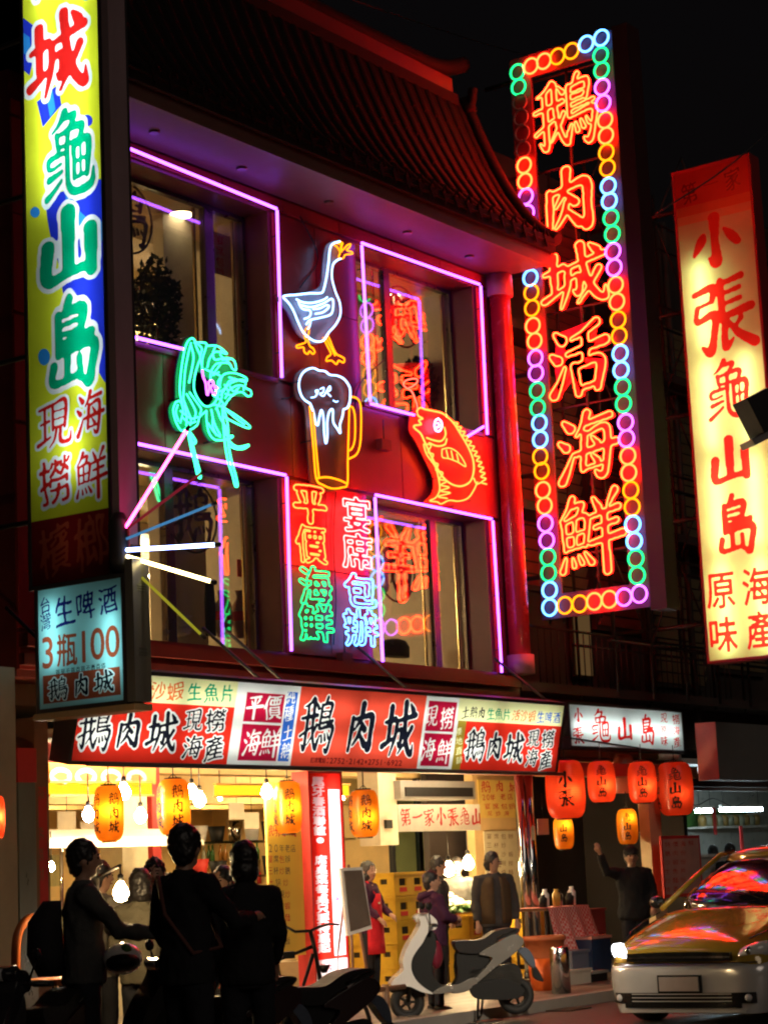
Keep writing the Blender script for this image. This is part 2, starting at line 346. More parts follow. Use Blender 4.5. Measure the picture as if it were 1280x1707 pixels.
def glyph(ch, bold=0.0, brush=0.0, N=96, halo=0.0, step=2, seed=0):
    """list of loops in [-.5,.5]^2; bold/halo in em; brush 0..1 gives the rising, swelling stroke of sign painting"""
    key = (ch, bold, brush, N, halo, step, seed)
    if key in _GC: return _GC[key]
    ext = 0.72
    if brush >= 0.8 and ch in STROKES:
        px = 2*ext/N; gx, gy = np.meshgrid((np.arange(N)+.5)*px-ext, (np.arange(N)+.5)*px-ext); M = np.zeros((N, N))
        ST = STROKES[ch]; tot_l = sum(math.hypot(a[0]-b[0], a[1]-b[1]) for q in ST for a, b in zip(q, q[1:]))
        fat = 1.0+min(.55, max(0, (620-tot_l)/520))*.8+min(bold, .12)*5
        for q in ST:
            C3 = cr([(a/100-.5, .5-b/100+.05*(a/100-.5), c/200*fat) for a, b, c in q], 7)
            for a, b in zip(C3, C3[1:]):
                k_ = max(1, int((b-a).length/.012))
                n_ = k_+1; ts = np.linspace(0, 1, n_)
                P_ = np.array([[*(a.lerp(b, float(t)))] for t in ts])
                for p_ in P_:
                    r_ = max(.008, p_[2]); i0 = max(0, int((p_[0]-r_*1.3+ext)/px)-1); i1 = min(N, int((p_[0]+r_*1.3+ext)/px)+2); j0 = max(0, int((p_[1]-r_*1.3+ext)/px)-1); j1 = min(N, int((p_[1]+r_*1.3+ext)/px)+2)
                    sub = np.hypot((gx[j0:j1, i0:i1]-p_[0])*.92, (gy[j0:j1, i0:i1]-p_[1])*1.1) < r_
                    M[j0:j1, i0:i1] = np.maximum(M[j0:j1, i0:i1], sub)
        if halo > 0.001:
            r = halo/px; k = int(math.ceil(r)); D = M.copy()
            for dy in range(-k, k+1):
                for dx in range(-k, k+1):
                    if dx*dx+dy*dy <= r*r and (dx or dy): D = np.maximum(D, np.roll(np.roll(M, dy, 0), dx, 1))
            M = D
        M[0, :] = M[-1, :] = 0; M[:, 0] = M[:, -1] = 0; M = _blur(M, 0.9, 0.9); M[0, :] = M[-1, :] = 0; M[:, 0] = M[:, -1] = 0
        lp = [l[::step] for l in _contours(M, 0.5, ext) if len(l) >= 3*step]
        lp = [l for l in lp if abs(np.dot(l[:, 0], np.roll(l[:, 1], 1))-np.dot(l[:, 1], np.roll(l[:, 0], 1)))/2 > 5*px*px]
        _GC[key] = lp; return lp
    L = [l.copy() for l in ALLCH.get(ch, [])]
    if not L: _GC[key] = []; return []
    if brush:
        out = []
        for l in L:
            # densify
            n2 = []
            for a, b in zip(l, np.roll(l, -1, 0)):
                k = max(1, int(np.hypot(*(b-a))/0.04))
                for t in range(k): n2.append(a+(b-a)*t/k)
            l = np.array(n2); x, y = l[:, 0].copy(), l[:, 1].copy()
            h = (ord(ch)*7 % 13)/13*6.28+seed
            l[:, 1] = y + brush*(0.17*x - 0.06*np.cos(x*5+h)*0.5 + 0.02*np.sin(y*9+h))
            l[:, 0] = x*(1+brush*0.04*np.sin(y*4+h)) - brush*(0.07*y) + brush*0.025*np.sin(y*7+h) + brush*0.02*np.sin(x*8+y*5)
            out.append(l)
        L = out
    M = _raster(L, N, ext); px = 2*ext/N
    if brush:
        gx, gy = np.meshgrid(np.arange(N)*px, np.arange(N)*px)
        h = ord(ch)*1.7+seed
        wv = 0.5+0.25*np.sin(gx*19+gy*8+h)+0.25*np.sin(gy*23-gx*11+h*2)
        B = _blur(M, max(0.6, 0.022/px), max(0.5, 0.012/px))
        B = B*1.0
        lv = 0.40-0.0*wv
        per = sum(np.hypot(*(l-np.roll(l, 1, 0)).T).sum() for l in L)      # dense characters get thinner strokes
        dn = min(1.0, max(0.0, (per-7.0)/13.0))
        Mb = (B > (0.50-0.30*brush*wv*(1-.75*dn)-0.10*(1-dn))).astype(float)
        M = Mb
        bold_ = max(0, bold*(1.15-1.0*dn))
    else: bold_ = bold
    tot = bold_+halo
    if tot > 0.001:
        # dilate by disc
        r = tot/px; k = int(math.ceil(r)); D = M.copy()
        for dy in range(-k, k+1):
            for dx in range(-k, k+1):
                if dx*dx+dy*dy <= r*r and (dx or dy):
                    D = np.maximum(D, np.roll(np.roll(M, dy, 0), dx, 1))
        M = D
    M[0, :] = M[-1, :] = 0; M[:, 0] = M[:, -1] = 0
    M = _blur(M, 0.9, 0.9)
    M[0, :] = M[-1, :] = 0; M[:, 0] = M[:, -1] = 0
    lp = [l[::step] for l in _contours(M, 0.5, ext) if len(l) >= 3*step]
    def area(l): return abs(np.dot(l[:, 0], np.roll(l[:, 1], 1))-np.dot(l[:, 1], np.roll(l[:, 0], 1)))/2
    lp = [l for l in lp if area(l) > 2.5*px*px]
    _GC[key] = lp; return lp
# ---------------------------------------------------------------- flat printed faces (one sheet, no overlaps) and neon
def _inside(loops, pts):
    P = np.vstack([np.hstack([np.asarray(l), np.roll(np.asarray(l), -1, 0)]) for l in loops])
    out = np.zeros(len(pts), bool)
    mn, mx = P[:, :2].min(0), P[:, :2].max(0)
    idx = np.nonzero((pts >= mn).all(1) & (pts <= mx).all(1))[0]
    if not len(idx): return out
    for k in range(0, len(idx), 2000):
        q = pts[idx[k:k+2000]]; y = q[:, 1][:, None]; x = q[:, 0][:, None]
        a = (P[None, :, 1] <= y) != (P[None, :, 3] <= y)
        with np.errstate(divide='ignore', invalid='ignore'):
            xc = P[None, :, 0]+(y-P[None, :, 1])/(P[None, :, 3]-P[None, :, 1])*(P[None, :, 2]-P[None, :, 0])
        out[idx[k:k+2000]] = ((a & (xc > x)).sum(1) % 2) == 1
    return out
def quad_loc(pl, q): return [pl.loc(*p) for p in q]
def glyph_loc(pl, ch, cx, cy, w, h, **k):
    """loops of a character drawn on plane pl; centre and extents in photograph pixels at that spot"""
    a, b = pl.loc(cx, cy); p0 = proj(pl.w(a, b)); pa = proj(pl.w(a+0.05, b)); pb = proj(pl.w(a, b+0.05))
    sa = w*0.05/max(1e-6, abs(pa[0]-p0[0])); sb = h*0.05/max(1e-6, abs(pb[1]-p0[1]))
    return [l*np.array([sa, sb])+np.array([a, b]) for l in glyph(ch, **k)]
def face(name, pl, outline, base, layers, parent, d=0.0, grid=0.0):
    """one sheet: outline polygon (local), layers = [(loops, material)], later layers win"""
    vs = []; es = []
    def addl(l):
        b = len(vs); n = len(l); vs.extend([Vector((float(q[0]), float(q[1]))) for q in l]); es.extend([(b+i, b+(i+1) % n) for i in range(n)])
    addl(outline)
    for loops, m in layers:
        for l in loops: addl(l)
    if grid:
        o = np.array(outline); mn, mx = o.min(0), o.max(0)
        for x in np.arange(mn[0]+grid/2, mx[0], grid):
            for y in np.arange(mn[1]+grid/2, mx[1], grid): vs.append(Vector((x, y)))
    r = G.delaunay_2d_cdt(vs, es, [], 0, 1e-6)
    V = np.array([tuple(q) for q in r[0]]); Fc = [tuple(f) for f in r[2]]
    cen = np.array([V[list(f)].mean(0) for f in Fc]); ok = _inside([outline], cen)
    idx = np.zeros(len(Fc), int); mats = [base]
    for loops, m in layers:
        if not loops: continue
        if m not in mats: mats.append(m)
        idx[_inside(loops, cen)] = mats.index(m)
    O = PW(parent)
    me = bpy.data.meshes.new(name)
    me.from_pydata([tuple(pl.w(q[0], q[1], d)-O) for q in V], [], [f for f, k in zip(Fc, ok) if k])
    for m in mats: me.materials.append(m)
    me.polygons.foreach_set('material_index', [int(i) for i, k in zip(idx, ok) if k])
    o = bpy.data.objects.new(name, me); link(o, parent); return o
def inset_box(mb, pl, q, d0, d1, grow=0.0):
    """box around pixel quad q on plane pl from depth d0 to d1 along the normal"""
    L = quad_loc(pl, q); a0 = min(p[0] for p in L)-grow; a1 = max(p[0] for p in L)+grow; b0 = min(p[1] for p in L)-grow; b1 = max(p[1] for p in L)+grow
    box_loc(mb, pl, a0, a1, b0, b1, d0, d1)
def box_loc(mb, pl, a0, a1, b0, b1, d0, d1):
    vs = [pl.w(a, b, d) for d in (d0, d1) for b in (b0, b1) for a in (a0, a1)]
    mb.add(vs, [(0, 1, 3, 2), (4, 6, 7, 5), (0, 4, 5, 1), (2, 3, 7, 6), (0, 2, 6, 4), (1, 5, 7, 3)])
def housing(pl, a0, a1, b0, b1, depth, m, parent, rim=0.035, lip=0.012, inner=None, back=True):
    """open-fronted sign case: four walls, back and a rim proud of the face"""
    mb = MB()
    box_loc(mb, pl, a0-rim, a0, b0-rim, b1+rim, -depth, lip); box_loc(mb, pl, a1, a1+rim, b0-rim, b1+rim, -depth, lip)
    box_loc(mb, pl, a0, a1, b0-rim, b0, -depth, lip); box_loc(mb, pl, a0, a1, b1, b1+rim, -depth, lip)
    if back: box_loc(mb, pl, a0, a1, b0, b1, -depth, -depth+0.01)
    mb.build('case', m, parent)
def tubes(pl, segs, r, m, parent, d):
    for a0, b0, a1, b1 in segs:
        MB().tube([pl.w(a0, b0, d), pl.w(a1, b1, d)], r, 8).build('fluorescent_tube', m, parent)
def neon_loops(name, pl, loops, r, m, parent, d=0.0, n=5):
    mb = MB()
    for l in loops:
        if len(l) < 3: continue
        mb.tube([pl.w(q[0], q[1], d) for q in l], r, n, closed=True)
    if mb.v: return mb.build(name, m, parent)
def neon_px(name, pl, lines, r, m, parent, d=0.0, T=lambda p: p, k=5, smooth=True):
    """neon tubes along lines given in picture coordinates on the plane"""
    mb = MB()
    for l in lines:
        q = [pl.loc(*T(p)) for p in l]
        q = [tuple(v) for v in cr([(a, b) for a, b in q], k)] if smooth and len(q) > 2 else q
        mb.tube([pl.w(a, b, d) for a, b in q], r, 6)
    return mb.build(name, m, parent)
def plate(name, pl, poly, m, parent, d0, d1):
    L = [(float(a), float(b)) for a, b in poly]
    mb = MB(); p = [Vector((a, b, 0)) for a, b in L]; tr = G.tessellate_polygon([p]); n = len(p)
    mb.add([pl.w(a, b, d1) for a, b in L]+[pl.w(a, b, d0) for a, b in L],
           [tuple(t) for t in tr]+[tuple(i+n for i in t) for t in tr]+[(i, (i+1) % n, (i+1) % n+n, i+n) for i in range(n)])
    return mb.build(name, m, parent)
def glyph_mesh(loops_groups, pl, d, thick=0.0):
    """filled characters as a thin solid"""
    mb = MB()
    for loops in loops_groups:
        if not loops: continue
        P = [[Vector((float(a), float(b), 0)) for a, b in l] for l in loops]
        flat = [v for l in P for v in l]; tr = G.tessellate_polygon(P); n = len(flat)
        vs = [pl.w(v.x, v.y, d) for v in flat]; fs = [tuple(t) for t in tr]
        if thick:
            vs += [pl.w(v.x, v.y, d-thick) for v in flat]; b = 0
            for l in P:
                k = len(l); fs += [(b+i, b+(i+1) % k, b+(i+1) % k+n, b+i+n) for i in range(k)]; b += k
        mb.add(vs, fs)
    return mb

# shared materials
M = {}
M['case_dark'] = mat('sign_case_dark', (0.05, 0.045, 0.045), 0.45, 0.5)
M['case_grey'] = mat('sign_case_grey', (0.22, 0.21, 0.2), 0.4, 0.6, var=0.35, stretch=(1, 1, 0.2))
M['alu'] = mat('aluminium', (0.45, 0.45, 0.44), 0.35, 0.9)
M['wire'] = mat('black_wire', (0.02, 0.02, 0.02), 0.5)
M['steel_dark'] = mat('dark_steel', (0.05, 0.045, 0.04), 0.5, 0.7)
M['glass_dead'] = mat('unlit_neon_glass', (0.35, 0.3, 0.28), 0.15, spec=0.6, bump=0)
SH = dict(duskred=(.30, .02, .015), yellow=(0.80, 0.82, 0.03), white=(0.86, 0.88, 0.86), blue=(0.02, 0.04, 0.62), sky=(0.03, 0.28, 0.75), red=(0.72, 0.015, 0.012),
          green=(0.0, 0.36, 0.16), navy=(0.01, 0.015, 0.16), black=(0.008, 0.01, 0.02), crimson=(0.5, 0.008, 0.045), cream=(0.86, 0.86, 0.44),
          orange=(0.8, 0.18, 0.05), maroon=(0.22, 0.01, 0.01), ochre=(0.35, 0.25, 0.03), cyan=(0.42, 0.74, 0.76), lime=(0.66, 0.84, 0.32),
          brightblue=(0.03, 0.14, 0.62), scarlet=(0.78, 0.03, 0.015), rust=(0.45, 0.07, 0.03), coral=(0.78, 0.075, 0.04))
S = {k: sheet('printed_'+k, v) for k, v in SH.items()}
NE = dict(purple=((0.34, 0.075, 1.0), 8.5), green=((0.012, 1.0, 0.22), 2.6), white=((0.30, 0.55, 1.0), 5.0), amber=((1.0, 0.26, 0.004), 3.0),
          yellow=((1.0, 0.05, 0.008), 18.0), redyellow=((1.0, 0.016, 0.003), 52.0), red=((1.0, 0.05, 0.03), 8.0), hotred=((1.0, 0.035, 0.033), 34.0),
          blue=((0.08, 0.32, 1.0), 7.5), pink=((1.0, 0.05, 0.30), 16.0), orchid=((0.60, 0.10, 1.0), 5.0), lilac=((0.5, 0.25, 1.0), 1.6),
          coolwhite=((0.30, 0.42, 1.0), 16.0), warmwhite=((1.0, 0.8, 0.3), 12.0), olive=((0.55, 0.5, 0.03), 0.55),
          steelblue=((0.08, 0.3, 0.6), 0.7), darkred=((0.5, 0.03, 0.06), 0.35), facegreen=((0.03, 1.0, 0.36), 6.0))
N_ = {k: glow('neon_'+k, v[0], v[1]) for k, v in NE.items()}
TUBE = lambda nm, c, s: glow('lamp_'+nm, c, s)
load_glyphs('鵝肉城活海鮮龜山島現撈檳榔台灣生啤酒3瓶10買單不賣貴沙蝦魚片產平價純種土訂席電話:2752-2142•6922地直銷小張第一家原味宴包辦年老店三杯炒什錦冷飯燒麵湯火鍋客尾牙春聯誼桌熱菜元好吃福禄壽喜財嚴選食便宜份每只要特惠起餐廳本日招牌各式快•4568')
BR = dict(brush=1.0, bold=0.012, N=96)
def T(pl, items, brush=1.0, bold=0.012, halo=0.0, N=96, step=2):
    return [l for it in items for l in glyph_loc(pl, it[0], it[1], it[2], it[3], it[4], brush=brush, bold=bold, halo=halo, N=N, step=step)]
def poly(pl, pts): return [np.array(quad_loc(pl, pts))]
def circ(pl, cx, cy, rx, ry, n=20): return [np.array([pl.loc(cx+rx*math.cos(2*math.pi*i/n), cy+ry*math.sin(2*math.pi*i/n)) for i in range(n)])]

# ================================================================ left tall sign (yellow, street side of the neighbouring house)
def left_tall_sign():
    X = 12.6; pl = side(X)
    a0, _ = pl.loc(47, 500); a1, _ = pl.loc(175, 500); _, b0 = pl.loc(120, 968); b1 = 11.4
    t = thing('tall_lightbox_sign', pl.w((a0+a1)/2, b0, -0.2), 'tall yellow and blue lightbox sign with red and green characters, far left', 'sign')
    bred = pl.loc(120, 858)[1]
    big = [('城', 97, 92, 96, 140), ('山', 115, 411, 106, 138), ('島', 120, 573, 98, 158), ('龜', 114, 258, 88, 148)]
    big = [('鵝', 90, -250, 94, 140), ('肉', 92, -80, 94, 140)]+big
    small = [('現', 91, 708, 56, 82), ('海', 150, 690, 46, 76), ('撈', 92, 802, 52, 78), ('鮮', 152, 790, 50, 80)]
    L = []
    L.append((poly(pl, [(20, 15), (57, 43), (62, 60), (54, 108), (50, 126), (20, 100)]), S['blue']))
    L.append((poly(pl, [(20, 40), (50, 62), (53, 100), (20, 70)]), S['sky']))
    L.append((poly(pl, [(62, 170), (98, 140), (103, 175), (72, 212)]), S['blue']))
    L.append((poly(pl, [(78, 160), (88, 150), (93, 182), (84, 196)]), S['sky']))
    L.append(([np.array([tuple(v) for v in cr([pl.loc(*p) for p in [(78, 330), (110, 318), (140, 305), (175, 310), (184, 450), (190, 640), (178, 640), (160, 612), (130, 560), (108, 500), (98, 440), (86, 400)]], 4, True)])], S['blue']))
    L.append(([np.array([tuple(v) for v in cr([pl.loc(*p) for p in [(112, 318), (128, 345), (150, 366), (176, 372), (178, 400), (150, 395), (128, 372), (112, 345)]], 4, True)])], S['sky']))
    for c in ((146, 201, 9, 10), (59, 354, 8, 9), (74, 595, 10, 14), (143, -8, 8, 9)): L.append((circ(pl, *c), S['sky'] if c[0] != 146 else S['blue']))
    L.append(([np.array([(a0-.1, bred), (a1+.1, bred), (a1+.1, b0-.1), (a0-.1, b0-.1)])], S['maroon']))
    L.append((T(pl, big, halo=0.06, bold=0.075, N=80), S['white']))
    L.append((T(pl, [big[0], big[2]], bold=0.075), S['red'])); L.append((T(pl, [big[1], big[3], big[4], big[5]], bold=0.075), S['green']))
    L.append((T(pl, small, halo=0.07, bold=0.015, N=80), S['white'])); L.append((T(pl, small, bold=0.015), S['red']))
    L.append((T(pl, [('檳', 92, 916, 52, 88), ('榔', 152, 903, 54, 88)], bold=0.015), S['rust']))
    o = [(a0, b0), (a1, b0), (a1, b1), (a0, b1)]
    face('sign_face', pl, o, S['yellow'], L, t, 0.0)
    housing(pl, a0, a1, b0, b1, 0.34, M['case_dark'], t)
    w = a1-a0; tb = TUBE('cool', (0.80, 0.95, 1.0), 30)
    zL = pl.loc(90, 335)[1]; zR = pl.loc(150, 640)[1]
    tubes(pl, [(a0+w*.3, zL, a0+w*.3, b1-.1), (a0+w*.72, zR-.1, a0+w*.72, zR+1.25), (a0+w*.72, zR+1.35, a0+w*.72, b1-.1), (a0+w*.55, zR-.75, a0+w*.55, zR-.25)], 0.016, tb, t, -0.16)
    tubes(pl, [(a0+w*.5, b0+.15, a0+w*.5, b0+.6)], 0.012, TUBE('worn_out', (1, .8, .6), 1.6), t, -0.16)  # weak tube added to lift the dark lower panel
    # street-side edge panel of grey-mauve sheet
    mb = MB(); Ye = -(a1+0.035)
    zb = side(X).loc(200, 905)[1]
    mb.bb(X+0.0, X+0.22, Ye-0.08, Ye-0.002, zb, b1); mb.build('edge_panel', mat('mauve_sheet_metal', (0.35, 0.24, 0.26), 0.4, 0.2, stretch=(1, 1, .3)), t)
    for i in range(5): MB().tube([(X+.1, Ye-.01, b0+.6+i*1.5), (X+.1, 13.3, b0+.6+i*1.5)], 0.025, 6).build('bracket', M['steel_dark'], t)
left_tall_sign()
def beer_sign():
    X = 12.5; pl = side(X)
    a0 = pl.loc(64, 985)[0]; a1 = pl.loc(203, 962)[0]; b0 = pl.loc(68, 1183)[1]; b1 = pl.loc(64, 985)[1]
    t = thing('lightbox_sign', pl.w((a0+a1)/2, b0, -0.2), 'small pale cyan lightbox sign offering three bottles for 100, below the tall yellow sign', 'sign')
    L = [(poly(pl, [(72, 1127), (200, 1111), (202, 1158), (73, 1174)]), S['rust'])]
    L.append((T(pl, [('台', 76, 1009, 17, 26), ('灣', 77, 1036, 17, 30)], bold=0.0), S['navy']))
    L.append((T(pl, [('生', 108, 1018, 31, 48), ('啤', 143, 1009, 31, 48), ('酒', 180, 1001, 31, 46)], bold=0.012), S['navy']))
    L.append((T(pl, [('3', 80, 1088, 33, 52), ('瓶', 112, 1083, 33, 54), ('1', 140, 1078, 32, 52), ('0', 163, 1073, 36, 52), ('0', 188, 1069, 36, 52)], brush=0, bold=0.02), S['rust']))
    L.append((T(pl, [(c, 97+i*8.4, 1121-i*1.25, 7, 9) for i, c in enumerate('買單不買貴買不賣貴價')], brush=0, bold=0.02, N=48), S['black']))
    it = [('鵝', 97, 1149, 31, 38), ('肉', 136, 1142, 27, 38), ('城', 174, 1136, 31, 38)]
    L.append((T(pl, it, halo=0.07, bold=0.015, N=80), S['white'])); L.append((T(pl, it, bold=0.015), S['black']))
    face('sign_face', pl, [(a0, b0), (a1, b0), (a1, b1), (a0, b1)], S['cyan'], L, t)
    housing(pl, a0, a1, b0, b1, 0.2, M['case_dark'], t, back=True)
    w = a1-a0; tb = TUBE('cyan', (0.55, 1.0, 1.0), 17)
    tubes(pl, [(a0+w*.16, b0+.35, a0+w*.16, b1-.12), (a0+w*.85, b0+.2, a0+w*.85, b0+.75)], 0.016, tb, t, -0.11)
    Ye = -(a1+0.035); mb = MB(); mb.bb(X, X+.2, Ye-.09, Ye-.002, b0-.02, b1+.15); mb.build('edge_panel', M['case_grey'], t)
    for k in (.42, .39, .36, .93, .91, .89): MB().bb(X+.05, X+.15, Ye-.096, Ye-.0905, b0+k*(b1-b0)-.004, b0+k*(b1-b0)+.004).build('vent_slot', M['alu'], t)
    MB().bb(X-.02, X+.2, Ye-.09, -a0+.06, b0-.09, b0-.037).build('bottom_rail', mat('stained_wood', (0.3, 0.2, 0.1), 0.6), t)
beer_sign()
def ray_fan():
    X = 12.62; pl = side(X); hub = (205, 905)
    t = thing('neon_ray_fan', pl.hit(205, 905), 'half sunburst of six straight coloured neon rays beside the tall sign', 'neon light')
    rays = [('pink', (207, 884), (313, 715), .014), ('darkred', (214, 880), (337, 788), .012), ('steelblue', (207, 900), (356, 840), .012),
            ('coolwhite', (208, 917), (362, 908), .017), ('warmwhite', (210, 927), (355, 970), .0155), ('olive', (209, 936), (338, 1060), .012)]
    for m, a, b, r in rays:
        A_, B_ = pl.hit(*a), pl.hit(*b); o = MB().tube([A_, B_], r, 8).build('neon_ray', N_[m], t)
        MB().tube([B_-(B_-A_)*.015, B_+(B_-A_)*.03], r*1.25, 8).build('end_cap', M['steel_dark'], o)
    for m, a, b, r in rays: MB().tube([pl.off(-.03).hit(*a), pl.off(-.03).hit(*b)], 0.008, 5).build('support_rod', M['steel_dark'], t)
    mb = MB(); c = pl.hit(205, 905); mb.lathe([(0.05, -.25), (0.09, -.15), (0.09, .18), (0.05, .26)], (c.x, c.y+.04, c.z), 12); mb.build('hub', M['steel_dark'], t)
ray_fan()

# ================================================================ long shop sign board, leaning out at the top
TILT = 0.23
def shop_board():
    pl = Plane((0, 12.45, 2.5), (1, 0, 0), (0, -math.sin(TILT), math.cos(TILT)))
    a0, b0 = pl.loc(118, 1268); a1, _ = pl.loc(925, 1285); b1 = pl.loc(936, 1176)[1]; b0 = min(b0, pl.loc(925, 1285)[1])
    t = thing('shop_sign_board', pl.w((a0+a1)/2, b0, -.15), 'long red, cream and blue lit sign board leaning out over the open shopfront', 'sign')
    xs = lambda *px: [pl.loc(*p)[0] for p in px]
    def rect(p, q): (x0, y0), (x1, y1) = pl.loc(*p), pl.loc(*q); return [np.array([(x0, y0), (x1, y0), (x1, y1), (x0, y1)])]
    L = []; R_ = lambda c0, c1, c2, c3: poly(pl, [c0, c1, c2, c3])
    xA = xs((385, 1225))[0]; xB = xs((494, 1205))[0]; xC = xs((703, 1220))[0]; yR = pl.loc(389, 1179)[1]
    B = b1+.2; D = b0-.2
    bx = lambda x0, x1, y0, y1: [np.array([(x0, y0), (x1, y0), (x1, y1), (x0, y1)])]
    L.append((bx(a0-.1, xA, yR, B), S['cream']))
    L.append((bx(a0-.1, xA, D, yR), S['scarlet']))
    x1, x2 = xs((405, 1205))[0], xs((469, 1205))[0]; ym = pl.loc(437, 1206)[1]
    L.append((bx(x1, x2, ym+.012, b1-.09), S['crimson'])); L.append((bx(x1, x2, b0+.04, ym-.012), S['crimson']))
    x3, x4 = xs((472, 1205))[0], xs((490, 1205))[0]
    L.append((bx(x3, x4, b0+.04, b1-.06), S['brightblue']))
    L.append((bx(xB, xC, D, B), S['coral']))
    x5, x6 = xs((708, 1220))[0], xs((755, 1220))[0]; ym2 = pl.loc(730, 1221)[1]
    L.append((bx(x5, x6, ym2+.012, b1-.05), S['crimson'])); L.append((bx(x5, x6, b0+.03, ym2-.012), S['crimson']))
    x7, x8 = xs((758, 1240))[0], xs((772, 1240))[0]; yS = pl.loc(850, 1206)[1]
    L.append((bx(x6+.04, a1+.1, yS, B), S['cream'])); L.append((bx(x7, x8, D, yS), S['ochre'])); L.append((bx(x8, a1+.1, D, yS), S['scarlet']))
    L.append((T(pl, [('活', 241, 1150, 27, 32), ('沙', 265, 1151, 25, 30), ('蝦', 293, 1152, 27, 32)]), S['orange']))
    L.append((T(pl, [('生', 325, 1153, 22, 28), ('魚', 353, 1155, 23, 30), ('片', 379, 1156, 20, 28)]), S['green']))
    it = [('鵝', 159, 1216, 52, 74), ('肉', 215, 1219, 44, 60), ('城', 271, 1221, 48, 68), ('現', 323, 1201, 29, 38), ('撈', 360, 1201, 32, 38), ('海', 321, 1246, 31, 38), ('產', 357, 1247, 30, 40)]
    L.append((T(pl, it, halo=0.06, bold=0.018, N=80), S['white'])); L.append((T(pl, it, bold=0.018), S['black']))
    L.append((T(pl, [('平', 425, 1178, 27, 40), ('價', 455, 1180, 29, 42), ('海', 420, 1239, 28, 44), ('鮮', 451, 1238, 31, 46)]), S['white']))
    L.append((T(pl, [('純', 485, 1160, 15, 27), ('種', 482, 1189, 15, 27), ('土', 480, 1221, 14, 24), ('鵝', 476, 1252, 15, 27)], N=72), S['white']))
    it = [('鵝', 529, 1210, 54, 94), ('肉', 602, 1214, 50, 86), ('城', 666, 1217, 52, 96)]
    L.append((T(pl, it, halo=0.03, bold=0.05, N=80), S['white'])); L.append((T(pl, it, bold=0.05), S['black']))
    L.append((T(pl, [(c, 521+i*6.35, 1267+i*.22, 6 if ord(c) > 999 else 8, 9) for i, c in enumerate('訂席電話:2752-2142•2751-6922')], brush=0, bold=0.03, N=48), S['maroon']))
    L.append((T(pl, [('現', 719, 1194, 21, 36), ('撈', 745, 1197, 21, 38), ('海', 714, 1250, 21, 38), ('鮮', 740, 1252, 22, 40)], N=80), S['white']))
    for s_, x0, c in (('土鵝肉', 776, 'black'), ('生魚片', 818, 'green'), ('活沙蝦', 860, 'orange'), ('生啤酒', 901, 'brightblue')):
        L.append((T(pl, [(q, x0+i*13.2, 1187+(x0-776+i*13)*.065, 12, 19) for i, q in enumerate(s_)], N=64), S[c]))
    it = [('鵝', 792, 1243, 31, 54), ('肉', 824, 1244, 26, 46), ('城', 857, 1247, 30, 52), ('現', 889, 1231, 19, 29), ('撈', 913, 1232, 20, 30), ('海', 886, 1264, 19, 29), ('產', 909, 1266, 19, 30)]
    L.append((T(pl, it, halo=0.06, bold=0.018, N=72), S['white'])); L.append((T(pl, it, bold=0.018, N=80), S['black']))
    L.append((T(pl, [(q, 765, 1219+i*16, 10, 13) for i, q in enumerate('產地直銷')], N=48), S['cream']))
    face('sign_face', pl, [(a0, b0), (a1, b0), (a1, b1), (a0, b1)], S['white'], L, t)
    housing(pl, a0, a1, b0, b1, 0.22, M['case_dark'], t)
    tb = TUBE('board', (1.0, 1.0, 0.9), 20); h = b1-b0
    seg = []; n = 6; w = (a1-a0)/n
    for i in range(n):
        for q in (.28, .74): seg.append((a0+i*w+.06, b0+h*q, a0+(i+1)*w-.06, b0+h*q))
    tubes(pl, seg, 0.014, tb, t, -0.13)
    for x in (a0, (a0*2+a1)/3, xB, xC, a1): MB().tube([pl.w(x, b1, -.2), (x, 13.2, 3.9)], .018, 6).build('stay', M['steel_dark'], t)
    return t
shop_board()
def white_sign():
    pl = front(12.9); q = [(949, 1175), (1136, 1187), (1138, 1250), (949, 1244)]
    L_ = quad_loc(pl, q); a0 = (L_[0][0]+L_[3][0])/2; a1 = (L_[1][0]+L_[2][0])/2; b1 = (L_[0][1]+L_[1][1])/2; b0 = (L_[2][1]+L_[3][1])/2
    t = thing('lightbox_sign', pl.w((a0+a1)/2, b0, -.1), 'white lit sign with red characters above the row of red lanterns', 'sign')
    L = [(T(pl, [('小', 963, 1192, 15, 24), ('張', 963, 1226, 17, 28), ('龜', 1000, 1211, 34, 56), ('山', 1041, 1216, 28, 42), ('島', 1078, 1217, 27, 52)], bold=0.014), S['red']),
         (T(pl, [('現', 1106, 1197, 11, 17), ('原', 1106, 1216, 10, 12), ('味', 1107, 1235, 11, 17), ('撈', 1126, 1199, 12, 17), ('海', 1127, 1218, 10, 14), ('產', 1128, 1237, 12, 17)], N=64), S['red'])]
    face('sign_face', pl, [(a0, b0), (a1, b0), (a1, b1), (a0, b1)], S['white'], L, t)
    housing(pl, a0, a1, b0, b1, 0.2, M['case_dark'], t)
    tubes(pl, [(a0+.1, (b0+b1)/2, (a0+a1)/2-.05, (b0+b1)/2), ((a0+a1)/2+.05, (b0+b1)/2, a1-.1, (b0+b1)/2)], 0.016, TUBE('fresh', (0.85, 1.0, .95), 19), t, -.1)
white_sign()
